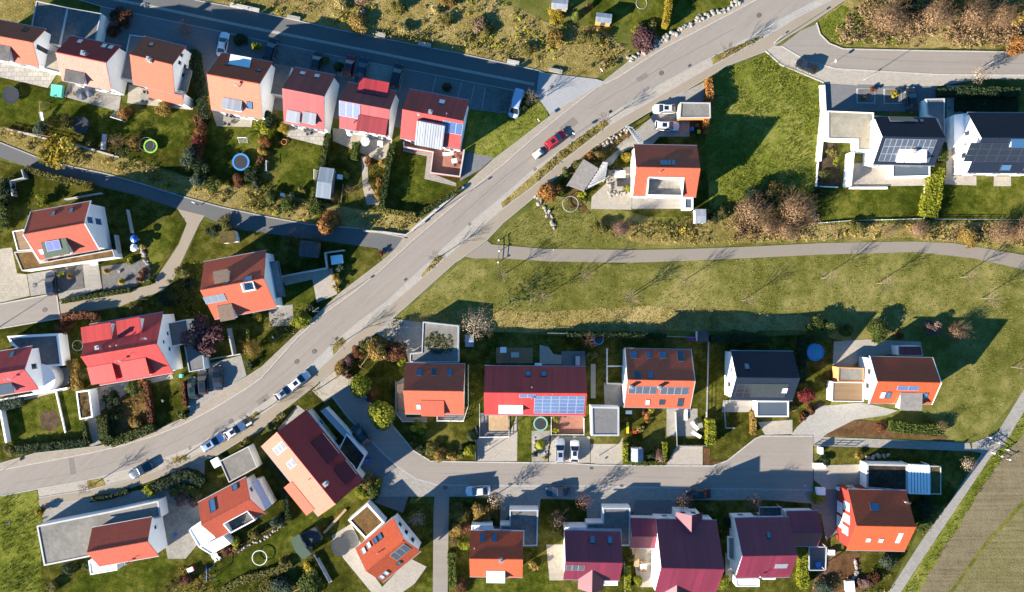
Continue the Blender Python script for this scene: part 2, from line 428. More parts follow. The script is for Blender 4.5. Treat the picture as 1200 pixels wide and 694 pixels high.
def hedge(label, px, w, h, mat='leaf_hedge', dens=26, size=.15, group=None, name='hedge', wob=.12):
    pts = [W(p, h * .9) for p in px]; c = sum(pts, Vector()) / len(pts); c.z = 0
    mb = MB(); rr = random.Random(len(label) + int(px[0][0]))
    l, r_ = strip_pts(pts, w * .8)
    for i in range(len(pts) - 1):
        mb.prism([(q.x - c.x, q.y - c.y) for q in (l[i], l[i + 1], r_[i + 1], r_[i])], 0, h * .9)
    mb.rnd = [.35] * len(mb.f)
    for p, q in zip(pts, pts[1:]):
        d = q - p; d.z = 0; ln = d.length; d.normalize(); n = Vector((-d.y, d.x, 0))
        area = ln * (w + 2 * h); k = int(area * dens)
        for _ in range(k):
            t = rr.uniform(0, ln); s = rr.uniform(-h, h + w) 
            bulge = 1 + wob * noise.noise(p + d * t * .9) * 2
            if s < 0: o = n * (-w / 2) * bulge; z = -s; nd = -n
            elif s < w: o = n * (s - w / 2) * bulge; z = h * (1 + wob * .6 * noise.noise((p + d * t) * .8 + Vector((9, 0, 0)))); nd = Vector((0, 0, 1))
            else: o = n * (w / 2) * bulge; z = s - w; nd = n
            v = p + d * t + o - c; v.z = z + rr.gauss(0, .05)
            tone = .5 + .35 * noise.noise((p + d * t) * .7)
            mb.leaf(v, nd + Vector((rr.gauss(0, .5), rr.gauss(0, .5), rr.gauss(.1, .5))), size * rr.uniform(.6, 1.3), min(.97, max(.03, tone + rr.gauss(0, .17))))
    return tag(mb.build(name, mat, loc=c), label, 'hedge', group)
def inside(p, poly):
    x, y = p; c = False; n = len(poly)
    for i in range(n):
        a, b = poly[i], poly[i - 1]
        if (a[1] > y) != (b[1] > y) and x < (b[0] - a[0]) * (y - a[1]) / (b[1] - a[1]) + a[0]: c = not c
    return c
def scatter(name, polys, dens, mat, hgt=(.15, .5), spread=.22, blades=5, clump=.0, seed=1, leafsz=None, thr=-1.0, z0=0.03):
    """countless tufts over pixel polygons -> ONE stuff object"""
    rr = random.Random(seed); mb = MB()
    for px in polys:
        poly = [W(p, z0) for p in px]; xs = [p.x for p in poly]; ys = [p.y for p in poly]; pl = [(p.x, p.y) for p in poly]
        ar = abs(sum(pl[i - 1][0] * pl[i][1] - pl[i][0] * pl[i - 1][1] for i in range(len(pl)))) / 2
        n = int(ar * dens); k = 0; tries = 0
        while k < n and tries < n * 12:
            tries += 1
            q = (rr.uniform(min(xs), max(xs)), rr.uniform(min(ys), max(ys)))
            if not inside(q, pl): continue
            k += 1
            g = noise.noise(Vector((q[0] * .22, q[1] * .22, seed * 3.1))); g2 = noise.noise(Vector((q[0] * .9, q[1] * .9, seed)))
            if g + g2 * .6 < thr: continue
            h = rr.uniform(*hgt) * (1 + clump * max(-.6, (g + g2 * .7))); tone = min(.95, max(.05, .5 + g * .5 + g2 * .2 + rr.gauss(0, .14)))
            c = Vector((q[0], q[1], z0))
            for b in range(blades):
                if leafsz:
                    d = Vector((rr.gauss(0, 1), rr.gauss(0, 1), rr.gauss(.6, .7))).normalized()
                    mb.leaf(c + Vector((d.x * spread, d.y * spread, h * rr.uniform(.15, 1))), d, leafsz * rr.uniform(.6, 1.3), min(.97, max(.03, tone + rr.gauss(0, .1))))
                else:
                    a = rr.uniform(0, 2 * PI); d = Vector((math.cos(a), math.sin(a), 0)); s = Vector((-d.y, d.x, 0)) * rr.uniform(.02, .05)
                    p0 = c + d * .03; p1 = c + d * spread * rr.uniform(.5, 1.3) + Vector((0, 0, h * rr.uniform(.6, 1.1)))
                    mb.face([p0 - s, p0 + s, p1], 0, min(.97, max(.03, tone + rr.gauss(0, .08))))
    return tag(mb.build(name, mat), kind='stuff')

# ---------------------------------------------------------------- houses
WINC = {}
def window(parent, w, h, loc, rz, frame='frame_white', pane='glass_dark', name='window', tilt=None):
    """a framed window lying in the local xz plane, facing -y"""
    k = (round(w, 2), round(h, 2), frame)
    if k not in WINC:
        f = MB(); b = .08
        for c, d in (((0, 0, h / 2 - b / 2), (w, .07, b)), ((0, 0, -h / 2 + b / 2), (w, .07, b)), ((-w / 2 + b / 2, 0, 0), (b, .07, h - 2 * b)), ((w / 2 - b / 2, 0, 0), (b, .07, h - 2 * b))): f.box(c, d)
        if w > 1.3: f.box((0, 0, 0), (.06, .06, h - 2 * b))
        f.box((0, -.06, -h / 2 - .03), (w + .12, .16, .05))
        p = MB(); p.box((0, .012, 0), (w - 2 * b, .03, h - 2 * b))
        WINC[k] = (f.mesh('window', frame), p.mesh('pane', 'glass_dark'))
    a = bpy.data.objects.new(name, WINC[k][0]); COL.objects.link(a); a.parent = parent; a.location = loc; a.rotation_euler.z = rz
    p = bpy.data.objects.new('pane', WINC[k][1]); COL.objects.link(p); p.parent = a
    if pane != 'glass_dark': obj_mat(p, 0, pane)
    return a
class House: pass
def gable(label, cs, ze=5.0, pitch=40, roof='roof_orange', wallm='white', feats=(), win='auto', trim=None, ov=(.4, .25), gutter='metal_grey', frame='frame_white', gable_win=False, base=0.0, cat='house', gw=(), pit=None, roof2=None):
    Pn = [W(p, ze) for p in cs]; NL, NR, SR, SL = Pn
    u = ((NR - NL) + (SR - SL)).normalized(); n = Vector((-u.y, u.x, 0)); c = sum(Pn, Vector()) / 4; c.z = 0
    L = ((NR - NL).dot(u) + (SR - SL).dot(u)) / 2; wd = ((NL - SL).dot(n) + (NR - SR).dot(n)) / 2
    hw = wd / 2; t = math.tan(rad(pitch)); zr = ze + hw * t; rz = math.atan2(u.y, u.x)
    h = House(); h.c, h.u, h.n, h.L, h.hw, h.ze, h.zr, h.t, h.rz = c, u, n, L, hw, ze, zr, t, rz
    h.root = root = thing('house', label, cat, c, rz)
    h.dorm = None
    bl, bw = L / 2 - ov[1], hw - ov[0]; th = .2
    zt = lambda y: zr - abs(y) * t
    mb = MB(); sec = [(-bw, base), (bw, base), (bw, zt(bw) - th), (0, zr - th - .02), (-bw, zt(bw) - th)]
    lo = [mb.vert(-bl, y, z) for y, z in sec]; hi = [mb.vert(bl, y, z) for y, z in sec]
    for i in ((1, 2, 3, 4) if not pit else (1, 4)):
        j = (i + 1) % 5; mb.f.append([lo[i], hi[i], hi[j], lo[j]][::-1]); mb.mi.append(0); mb.rnd.append(0)
    for q in (lo, hi[::-1]): mb.f.append(q[::-1] if q is lo else q[::-1]); mb.mi.append(0); mb.rnd.append(0)
    wo = mb.build('wall', wallm, root)
    # fix winding robustly
    import bmesh
    bm = bmesh.new(); bm.from_mesh(wo.data); bmesh.ops.recalc_face_normals(bm, faces=bm.faces); bm.to_mesh(wo.data); bm.free()
    mb = MB(); hl = L / 2
    P_ = None
    if pit:
        x_, y_, z_ = on_roof(h, pit[0]); s_ = 1 if y_ > 0 else -1; P_ = (s_, x_ - pit[1] / 2, x_ + pit[1] / 2, abs(y_) - pit[2] / 2, abs(y_) + pit[2] / 2, pit[3])
    for s in (1, -1):
        dn = lambda q: (q[0], q[1], q[2] - th)
        pt = lambda x, v: (x, s * v, zr - v * t)
        e0, e1, r0, r1 = pt(-hl, hw), pt(hl, hw), pt(-hl, 0), pt(hl, 0)
        cells = [(-hl, hl, 0, hw)]
        if P_ and P_[0] == s: cells = [(-hl, P_[1], 0, hw), (P_[2], hl, 0, hw), (P_[1], P_[2], 0, P_[3]), (P_[1], P_[2], P_[4], hw)]
        quads = []
        for xa, xb, va, vb in cells:
            q = [pt(xa, va), pt(xb, va), pt(xb, vb), pt(xa, vb)]; quads += [q, [dn(p) for p in q[::-1]]]
        quads += [[e0, e1, dn(e1), dn(e0)], [r0, e0, dn(e0), dn(r0)], [e1, r1, dn(r1), dn(e1)]]
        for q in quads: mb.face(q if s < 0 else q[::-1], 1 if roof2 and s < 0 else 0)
        # ridge tiles
    for k in range(int(L / .4)):
        x = -hl + .2 + k * .4; mb.tube((x - .19, 0, zr - .02), (x + .2, 0, zr + .0), .11, .125, 7)
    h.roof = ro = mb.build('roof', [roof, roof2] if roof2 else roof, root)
    if P_:
        s, xa, xb, va, vb, fl = P_; zf = zr - vb * t - .12; m = MB(); T_ = .16
        ins = [(xa + T_ / 2, (va + vb) / 2, T_, vb - va + T_ * 2), (xb - T_ / 2, (va + vb) / 2, T_, vb - va + T_ * 2)]
        zt0 = zr - va * t
        for sx in (xa, xb):
            o_ = T_ if sx == xa else -T_
            for x0 in (sx - .03, sx + o_):
                m.face([(x0, s * va, zf - .3), (x0, s * vb, zf - .3), (x0, s * vb, zf + .95), (x0, s * va, max(zt0 + .12, zf + .95))])
            m.face([(sx - .03, s * va, max(zt0 + .12, zf + .95)), (sx + o_, s * va, max(zt0 + .12, zf + .95)), (sx + o_, s * vb, zf + .95), (sx - .03, s * vb, zf + .95)])
        m.box(((xa + xb) / 2, s * (vb + .02), zf + .32), (xb - xa + .06, .2, 1.25)); m.box(((xa + xb) / 2, s * (va - .06), (zf + zt0) / 2), (xb - xa, .12, zt0 - zf + .2))
        d = m.build('roof_terrace', 'white', root)
        m = MB(); m.face([(xa, s * va, zf), (xb, s * va, zf), (xb, s * vb, zf), (xa, s * vb, zf)]); m.build('terrace_floor', fl, d)
    for s in (1, -1):
        g = MB(); g.box((0, s * (hw + .05), ze - .1), (L + .1, .13, .12)); g.build('gutter', gutter, root)
    if trim:
        for s in (1, -1):
            g = MB()
            for q in (1, -1):
                x = s * (hl + .05); a = (x - .06, q * (hw + .12), ze - .05); b_ = (x + .06, q * (hw + .12), ze - .05); c_ = (x + .06, 0, zr + .08); d_ = (x - .06, 0, zr + .08)
                dn = lambda p_: (p_[0], p_[1], p_[2] - .3)
                qs = [[a, b_, c_, d_], [dn(d_), dn(c_), dn(b_), dn(a)], [a, dn(a), dn(b_), b_], [b_, dn(b_), dn(c_), c_], [d_, dn(d_), dn(a), a]]
                for z in qs: g.face(z)
            g.build('verge_board', trim, root)
    # windows
    if win == 'auto':
        up = ze >= 4.4; y0 = -bw - .02; y1 = bw + .02
        for k, fx in enumerate((-.62, 0, .62)):
            x = fx * bl
            window(root, 1.8, 2.1, (x, y0, 1.15), 0, frame)
            if up: window(root, 1.2, 1.25, (x, y0, 3.75), 0, frame)
            if k == 1:
                d = MB(); d.box((0, 0, 0), (1.05, .08, 2.15)); d.build('door', 'door_dark', root, (x, y1, 1.12))
            else: window(root, 1.1, 1.1, (x, y1, 1.5), PI, frame)
            if up: window(root, 1.0, 1.1, (x, y1, 3.75), PI, frame)
        if gable_win:
            for s, r_ in ((1, PI / 2), (-1, -PI / 2)):
                x = s * (bl + .02)
                for y in (-bw * .45, bw * .45):
                    window(root, 1.1, 1.3, (x, y, 1.5), r_, frame); window(root, 1.05, 1.3, (x, y, 4.0 if up else 3.6), r_, frame)
                if zr - ze > 2.6: window(root, .9, 1.0, (x, 0, ze + 1.15), r_, frame)
    for sd, y, z, w_, h_, *pn in gw:
        s = 1 if sd == 'E' else -1; window(root, w_, h_, (s * (bl + .02), y, z), s * PI / 2, frame, pn[0] if pn else 'glass_dark')
    for f in feats: feature(h, *f)
    return h
def on_roof(h, px):
    z = h.ze + 1
    for _ in range(8):
        p = W(px, z); d = p - h.c; x, y = d.dot(h.u), d.dot(h.n); z = h.zr - abs(y) * h.t
    return x, y, z
def to_local(h, px, z):
    d = W(px, z) - h.c; return d.dot(h.u), d.dot(h.n)
def slope_obj(mb, name, mats, h, x, y, lift=0.0, parent=None):
    """place a mesh modelled in (u along ridge, v up-slope, w normal) on the slope at x,y"""
    s = 1 if y < 0 else -1
    sl = math.atan(h.t); o = mb.build(name, mats, parent or h.root)
    # local axes: X along ridge*s, Y up-slope, Z normal
    X_ = Vector((s, 0, 0)); Y_ = Vector((0, s * math.cos(sl), math.sin(sl))); Z_ = X_.cross(Y_)
    m = Matrix((X_, Y_, Z_)).transposed().to_4x4(); m.translation = Vector((x, y, h.zr - abs(y) * h.t)) + Z_ * lift
    o.matrix_local = m; return o
def feature(h, kind, px, *a):
    if kind in ('sky', 'skyw', 'skyd'):
        w, l = a if a else (.8, 1.2); x, y, z = on_roof(h, px)
        m = MB(); b = .09
        for c, d in (((0, l / 2 - b / 2, .05), (w, b, .16)), ((0, -l / 2 + b / 2, .05), (w, b, .16)), ((-w / 2 + b / 2, 0, .05), (b, l - 2 * b, .16)), ((w / 2 - b / 2, 0, .05), (b, l - 2 * b, .16))): m.box(c, d)
        f = slope_obj(m, 'skylight', 'metal_dark' if kind != 'skyw' else 'metal_grey', h, x, y)
        p = MB(); p.box((0, 0, .07), (w - 2 * b, l - 2 * b, .05)); p.build('pane', {'sky': 'glass_blue', 'skyw': 'glass_blind', 'skyd': 'glass_dark'}[kind], f)
    elif kind == 'solar':
        nx, ny, pw, ph, mt = (list(a) + ['solar_blue'])[:5] if len(a) >= 4 else (a[0], a[1], 1.0, 1.65, 'solar_blue')
        x0, y0, z0 = on_roof(h, px)
        key = ('sol', pw, ph, mt)
        if key not in WINC:
            m = MB(); m.box((0, 0, .06), (pw - .03, ph - .03, .05), 0)
            m.face([(-pw / 2 + .05, -ph / 2 + .05, .089), (pw / 2 - .05, -ph / 2 + .05, .089), (pw / 2 - .05, ph / 2 - .05, .089), (-pw / 2 + .05, ph / 2 - .05, .089)], 1)
            WINC[key] = m.mesh('solar_panel', ['metal_dark' if mt == 'solar_black' else 'metal_alu', mt])
        s = 1 if y0 < 0 else -1; cs = math.cos(math.atan(h.t))
        for i in range(nx):
            for j in range(ny):
                x = x0 + (i - (nx - 1) / 2) * pw; y = y0 + (j - (ny - 1) / 2) * ph * cs
                e = MB(); o = slope_obj(e, 'tmp', [], h, x, y); o.data = WINC[key]; o.name = 'solar_panel'
    elif kind in ('chim', 'chimw'):
        w = a[0] if a else .6; x, y, z = on_roof(h, px); tp = max(z + .9, h.zr + .35) if abs(y) < 1.5 else z + 1.1
        m = MB(); m.box((0, 0, (tp + z - .5) / 2 - z), (w, w, tp - z + .5)); m.box((0, 0, tp - z + .05), (w + .12, w + .12, .08))
        m.tube((0, 0, tp - z + .09), (0, 0, tp - z + .3), w * .22, w * .2, 8)
        m.build('chimney', 'metal_grey' if kind == 'chimw' else 'chimney', h.root, (x, y, z))
    elif kind == 'vent':
        x, y, z = on_roof(h, px); m = MB(); m.tube((0, 0, -.2), (0, 0, .6), .07, .07, 8); m.tube((0, 0, .6), (0, 0, .7), .12, .12, 8); m.build('vent_pipe', 'metal_grey', h.root, (x, y, z))
    elif kind == 'aerial':
        x, y, z = on_roof(h, px); m = MB(); m.tube((0, 0, -.2), (0, 0, 2.0), .03, .025, 6)
        m.tube((-.5, 0, 1.9), (.5, 0, 1.9), .015, None, 5)
        for k in range(5): m.tube((-.4 + .2 * k, -.25, 1.9), (-.4 + .2 * k, .25, 1.9), .01, None, 4)
        m.tube((0, -.03, 1.0), (0, -.12, 1.05), .3, .26, 12); m.build('aerial', 'metal_grey', h.root, (x, y, z))
    elif kind == 'dormer':
        w, hh, t2, rm, wm, front = (list(a) + [3, 1.3, 12, 'roof_orange', 'white', True])[:6] if len(a) >= 5 else a
        x, y, z = on_roof(h, px); s = 1 if y > 0 else -1; vf = abs(y); zf = h.zr - vf * h.t; t2 = math.tan(rad(t2))
        dv = min(vf - .12, hh / (h.t - t2)); vb = vf - dv; zt = zf + hh; zb = min(zt + dv * t2, h.zr - vb * h.t + .25)
        m = MB()
        P3 = lambda xx, v, zz: (xx, s * v, zz)
        for sx in (-1, 1):
            xx = x + sx * w / 2; q = [P3(xx, vf, zf - .15), P3(xx, vf, zt), P3(xx, vb, zb)]; m.face(q if (sx * s) > 0 else q[::-1])
        q = [P3(x - w / 2, vf, zf - .15), P3(x + w / 2, vf, zf - .15), P3(x + w / 2, vf, zt), P3(x - w / 2, vf, zt)]; m.face(q if s < 0 else q[::-1])
        d = m.build('dormer', wm, h.root)
        m = MB(); o_ = .15; ta = .12
        a_ = [P3(x - w / 2 - o_, vf + .3, zt - .3 * t2), P3(x + w / 2 + o_, vf + .3, zt - .3 * t2), P3(x + w / 2 + o_, vb, zb), P3(x - w / 2 - o_, vb, zb)]
        up = [(p[0], p[1], p[2] + ta) for p in a_]
        fs = [up, a_[::-1]] + [[a_[i], a_[(i + 1) % 4], up[(i + 1) % 4], up[i]] for i in range(4)]
        for f in fs: m.face(f if s < 0 else f[::-1])
        ro = m.build('dormer_roof', rm, d); h.dorm = (x, s, vf, zt + ta, t2, d)
        if front:
            wn = max(1, int(w / 1.5))
            for k in range(wn):
                window(d, min(1.2, w / wn - .25), hh * .68, (x + (k - (wn - 1) / 2) * w / wn, s * (vf + .02), zf + hh * .48), 0 if s < 0 else PI)
    elif kind == 'dsolar':                                      # panels lying on the roof of the last dormer
        x, s, vf, zt, t2, d = h.dorm; nx, v, pw, ph = a
        for i in range(nx):
            m = MB(); xx = x + px + (i - (nx - 1) / 2) * pw; zz = lambda q: zt + (vf - q) * t2 + .12
            for off_, col in ((0, 0), (.05, 1)):
                q = [(xx - pw / 2 + .03 + off_, s * (v + ph / 2 - off_), zz(v + ph / 2 - off_) + off_ * .1), (xx + pw / 2 - .03 - off_, s * (v + ph / 2 - off_), zz(v + ph / 2 - off_) + off_ * .1), (xx + pw / 2 - .03 - off_, s * (v - ph / 2 + off_), zz(v - ph / 2 + off_) + off_ * .1), (xx - pw / 2 + .03 + off_, s * (v - ph / 2 + off_), zz(v - ph / 2 + off_) + off_ * .1)]
                m.face(q if s < 0 else q[::-1], col)
            m.build('solar_panel', ['metal_alu', 'solar_violet'], d)
    elif kind == 'pit':                                         # loggia sunk behind a white parapet on the slope
        w, l, fl = a; x, y, z = on_roof(h, px); s = 1 if y > 0 else -1; dy = l / 2
        zt = h.zr - max(.1, abs(y) - dy) * h.t * 1.0 - .25; zb = h.zr - (abs(y) + dy) * h.t
        zt = zb + 1.1
        m = MB(); 
        m.box((0, s * dy, (zb + zt) / 2 - .2), (w, .18, zt - zb + .4))
        for sx in (-1, 1): m.box((sx * (w / 2 - .09), 0, (zb + zt) / 2 - .2), (.18, l - .184, zt - zb + .4))
        d = m.build('roof_terrace', 'white', h.root, (x, y, 0))
        m = MB(); m.face([(-w / 2 + .18, -l / 2, zt - .42), (w / 2 - .18, -l / 2, zt - .42), (w / 2 - .18, l / 2 - .1, zt - .42), (-w / 2 + .18, l / 2 - .1, zt - .42)]); o = m.build('terrace_floor', fl, d)
    elif kind == 'slab':                                        # raised flat panel lying on the slope (awning, glazed strip)
        w, l, th_, mt = a; x, y, z = on_roof(h, px); m = MB(); m.box((0, 0, th_ / 2), (w, l, th_)); slope_obj(m, 'roof_panel', mt, h, x, y)
    elif kind == 'awning':                                      # corrugated awning box standing off the slope
        w, l, hh, mt = a; x, y, z = on_roof(h, px); m = MB(); s = -1 if y < 0 else 1
        m.box((0, 0, hh / 2), (w, l, hh)); n = int(w / .45)
        for k in range(n): m.box((-w / 2 + (k + .5) * w / n, 0, hh + .03), (.16, l, .06))
        slope_obj(m, 'awning', mt, h, x, y)
    elif kind == 'lean':                                        # the slope carried on lower over part of its length
        x0, x1, dv, rm = a; s = 1 if px == 'N' else -1; v0, v1 = h.hw - .02, h.hw + dv; m = MB()
        zz = lambda v: h.zr - v * h.t - .0
        a_ = [(x0, s * v1, zz(v1)), (x1, s * v1, zz(v1)), (x1, s * v0, zz(v0) - .004), (x0, s * v0, zz(v0) - .004)]
        dn = [(p[0], p[1], p[2] - .18) for p in a_]
        for f in [a_, dn[::-1]] + [[dn[i], dn[(i + 1) % 4], a_[(i + 1) % 4], a_[i]] for i in range(4)]: m.face(f if s < 0 else f[::-1])
        m.build('lower_roof', rm, h.root)
        m = MB(); q = [(x0 + .2, s * (h.hw - .6)), (x1 - .2, s * (h.hw - .6)), (x1 - .2, s * (v1 - .35)), (x0 + .2, s * (v1 - .35))]; m.prism(q, 0, zz(v1) - .02); m.build('wall', 'white', h.root)
    elif kind == 'cross':                                       # cross gable with its own ridge at right angles
        w, out, zec, pc, rm, wm = a; x, y, z = on_roof(h, px); s = 1 if y > 0 else -1
        zc = min(zec + w / 2 * math.tan(rad(pc)), h.zr - .05); yf = h.hw + out; yb = (h.zr - zc) / h.t; ye = (h.zr - zec) / h.t
        P3 = lambda xx, v, zz: (xx, s * v, zz); m = MB(); th_ = .16
        for sx in (-1, 1):
            q = [P3(x, yf, zc), P3(x, yb, zc), P3(x + sx * w / 2, ye, zec), P3(x + sx * w / 2, yf, zec)]
            d = [(p[0], p[1], p[2] - th_) for p in q]; fl = (sx * s) < 0
            for f in [q, d[::-1], [q[0], q[3], d[3], d[0]], [q[3], q[2], d[2], d[3]]]: m.face(f if fl else f[::-1])
        m.build('gable_roof', rm, h.root)
        m = MB(); bw = w / 2 - .3; yw = yf - .35; zw = zc - bw * math.tan(rad(pc)) - th_
        q = [P3(x - bw, yw, 0), P3(x + bw, yw, 0), P3(x + bw, yw, zw), P3(x, yw, zc - th_), P3(x - bw, yw, zw)]; m.face(q if s < 0 else q[::-1])
        for sx in (-1, 1):
            q = [P3(x + sx * bw, yw, 0), P3(x + sx * bw, 0.3, 0), P3(x + sx * bw, max(.3, yb), zw), P3(x + sx * bw, yw, zw)]; m.face(q)
        g = m.build('gable_wall', wm, h.root)
        for k in (-1, 1): window(g, 1.0, 1.4, (x + k * bw * .45, s * (yw + .02), zec - .9), 0 if s < 0 else PI)
    elif kind == 'balcony':                                     # slab with a rail on a gable side: 'E' or 'W'
        side = px; y0, y1, z, dep = a[:4]; s = 1 if side == 'E' else -1; x = s * (h.L / 2 - .25 + dep / 2); m = MB()
        m.box((x, (y0 + y1) / 2, z), (dep, y1 - y0, .18)); d = m.build('balcony', 'concrete', h.root); m = MB()
        m.box((x + s * dep / 2, (y0 + y1) / 2, z + .6), (.06, y1 - y0, 1.0))
        for q in (y0, y1): m.box((x, q, z + .6), (dep - .07, .06, 1.0))
        m.build('railing', a[-1] if isinstance(a[-1], str) else 'metal_grey', d)
def flat(label, px, z=2.9, top='gravel_roof', rim='coping', wallm='white', name='garage', cat='garage', rimw=.17, door=None, parent=None, sunk=.14, group=None, z0=0.0, open_=False):
    pts = [W(p, z) for p in px]; c = sum(pts, Vector()) / len(pts); c.z = 0
    area = sum(pts[i - 1].x * pts[i].y - pts[i].x * pts[i - 1].y for i in range(len(pts)))
    if area < 0: pts = pts[::-1]
    if parent is None: root = thing(name, label, cat, c, 0, group); loc = lambda p: (p.x - c.x, p.y - c.y); pre = ''
    else:
        h = parent; root = h.root; loc = lambda p: ((p - h.c).dot(h.u), (p - h.c).dot(h.n)); pre = 'annex_'
    q = [Vector((*loc(p), 0)) for p in pts]; n = len(q)
    ins = []
    for i in range(n):
        d0 = (q[i] - q[i - 1]).normalized(); d1 = (q[(i + 1) % n] - q[i]).normalized(); n0 = Vector((-d0.y, d0.x, 0)); n1 = Vector((-d1.y, d1.x, 0))
        b = n0 + n1; b = b / max(.3, b.length_squared) * 2
        ins.append(q[i] + b * rimw)
    m = MB()
    if open_:
        for i in range(n):
            m.tube((*(ins[i].xy), 0), (*(ins[i].xy), z - .3), .07, None, 8)
        m.build(pre + 'post', 'metal_grey', root)
    else:
        m.prism([(p.x, p.y) for p in q], z0, z - sunk - .06); m.build(pre + 'wall', wallm, root)
    m = MB(); m.prism([(p.x, p.y) for p in ins], z - sunk - .055, z - sunk); m.build(pre + 'roof', top, root)
    m = MB()
    for i in range(n):
        j = (i + 1) % n; a_ = [q[i], q[j], ins[j], ins[i]]; m.prism([(p.x, p.y) for p in a_], z - sunk - .055 if not open_ else z - .3, z, bottom=True)
    m.build(pre + 'coping', rim, root)
    if door is not None:
        for dd in (door if isinstance(door, (list, tuple)) else [door]):
            a_, b_ = q[dd], q[(dd + 1) % n]; d = b_ - a_; w = min(d.length - .6, 5.0); mid = (a_ + b_) / 2; nn = Vector((d.y, -d.x, 0)).normalized()
            m = MB(); m.box((0, 0, 1.06), (w, .06, 2.1)); m.build('garage_door' if parent is None else 'annex_door', 'door_grey', root, (mid.x + nn.x * .025, mid.y + nn.y * .025, 0), rz=math.atan2(d.y, d.x))
    return root
# ---------------------------------------------------------------- cars
CARP = {}
def car_proto(kind):
    """saloon / hatch / estate / van; +x is the front, wheels on z=0"""
    spec = dict(hatch=(4.1, .88, 1.48, [(-1.98, -1.42), (-1.75, -1.3), (.05, -.1), (1.0, .55)]),
                saloon=(4.6, .90, 1.45, [(-1.75, -1.1), (-1.75, -.95), (.1, 0), (1.1, .5)]),
                estate=(4.55, .90, 1.5, [(-2.2, -1.75), (-2.05, -1.9), (.1, 0), (1.15, .6)]),
                suv=(4.5, .93, 1.7, [(-2.15, -1.75), (-2.0, -1.8), (.2, .1), (1.15, .65)]),
                van=(5.2, .97, 2.05, [(-2.58, -2.5), (-2.5, -2.5), (1.0, 1.0), (2.0, 1.15)]))[kind]
    ln, hw, ht, g = spec; hl = ln / 2; bz = .93 if kind != 'van' else 1.05
    if kind == 'suv': bz = 1.02
    parts = {}
    # lower body: loft of rounded sections
    mb = MB(); st = [(-hl, .74, .42, .72), (-hl + .08, .88, .3, bz - .1), (-hl + .35, .97, .22, bz - .02), (-hl * .55, 1, .2, bz), (0, 1, .2, bz), (hl * .45, 1, .2, bz - .01), (hl - .75, .98, .2, bz - .1 if kind != 'van' else bz), (hl - .3, .93, .22, bz - .2), (hl - .08, .82, .3, bz - .3), (hl, .66, .42, bz - .4)]
    rows = []
    for x, w, z0, z1 in st:
        w *= hw; zm = (z0 + z1) / 2
        sec = [(-w * .9, z0), (-w, zm), (-w * .985, z1 - .1), (-w * .9, z1 - .01), (-w * .45, z1 + .025), (w * .45, z1 + .025), (w * .9, z1 - .01), (w * .985, z1 - .1), (w, zm), (w * .9, z0)]
        rows.append([mb.vert(x, y, z) for y, z in sec])
    for a, b in zip(rows, rows[1:]):
        for i in range(10):
            j = (i + 1) % 10; mb.f.append([a[i], b[i], b[j], a[j]]); mb.mi.append(0); mb.rnd.append(0)
    for q in (rows[0], rows[-1][::-1]): mb.f.append(q); mb.mi.append(0); mb.rnd.append(0)
    xr, xr2 = g[0]; xw2, xw = g[2][1], g[3][0]                  # rear base, rear top, roof front, screen base
    rt = g[1][1]; rf = g[3][1] - .35 if kind != 'van' else g[3][1]
    rb = g[0][0] + .02; wt = hw * .74; wb = hw * .93; zb = bz - .02; zt = ht - .04
    # greenhouse shell in body colour
    bot = [(rb, -wb), (xw, -wb), (xw, wb), (rb, wb)]; top = [(rt, -wt), (rf, -wt), (rf, wt), (rt, wt)]
    lo = [mb.vert(x, y, zb) for x, y in bot]; hi = [mb.vert(x, y, zt) for x, y in top]
    ri = [mb.vert(rt + .12, -wt * .75, ht), mb.vert(rf - .12, -wt * .75, ht), mb.vert(rf - .12, wt * .75, ht), mb.vert(rt + .12, wt * .75, ht)]
    for i in range(4):
        j = (i + 1) % 4
        mb.f.append([lo[i], lo[j], hi[j], hi[i]]); mb.mi.append(0); mb.rnd.append(0); mb.f.append([hi[i], hi[j], ri[j], ri[i]]); mb.mi.append(0); mb.rnd.append(0)
    mb.f.append(ri); mb.mi.append(0); mb.rnd.append(0)
    parts['body'] = (mb.mesh('body', 'paint'), [])
    def pane(a, b, c, d, s=.08, off=.014):
        """inset quad a,b,c,d (bottom-left, bottom-right, top-right, top-left)"""
        a, b, c, d = map(Vector, (a, b, c, d)); n = (b - a).cross(d - a).normalized() * off; ct = (a + b + c + d) / 4
        q = [p.lerp(ct, s) + n for p in (a, b, c, d)]; m = MB(); m.face(q); m.face([p - n * .5 for p in q][::-1]); return m
    P3 = lambda v, i: Vector(v)
    lo3 = [Vector((x, y, zb)) for x, y in bot]; hi3 = [Vector((x, y, zt)) for x, y in top]
    parts['windscreen'] = (pane(lo3[1], lo3[2], hi3[2], hi3[1]).mesh('windscreen', 'glass_car'), [])
    if kind != 'van': parts['rear_window'] = (pane(lo3[3], lo3[0], hi3[0], hi3[3], .12).mesh('rear_window', 'glass_car'), [])
    def side(a, b, c, d, flip):
        q = (a, b, c, d)
        return pane(*(q if not flip else (b, a, d, c)), .12)
    up = Vector((0, 0, .12))
    f0 = .62 if kind == 'van' else 0.0
    l0, l1 = lo3[0].lerp(lo3[1], f0), lo3[1]; h0, h1 = hi3[0].lerp(hi3[1], f0), hi3[1]
    parts['side_window'] = (side(l0 + up, l1 + up * .6, h1, h0, False).mesh('side_window', 'glass_car'), [])
    l0, l1 = lo3[3].lerp(lo3[2], f0), lo3[2]; h0, h1 = hi3[3].lerp(hi3[2], f0), hi3[2]
    parts['side_window.001'] = (side(l0 + up, l1 + up * .6, h1, h0, True).mesh('side_window', 'glass_car'), [])
    m = MB(); m.tube((0, -.11, 0), (0, .11, 0), .33, .33, 18); wheel = m.mesh('tyre', 'rubber')
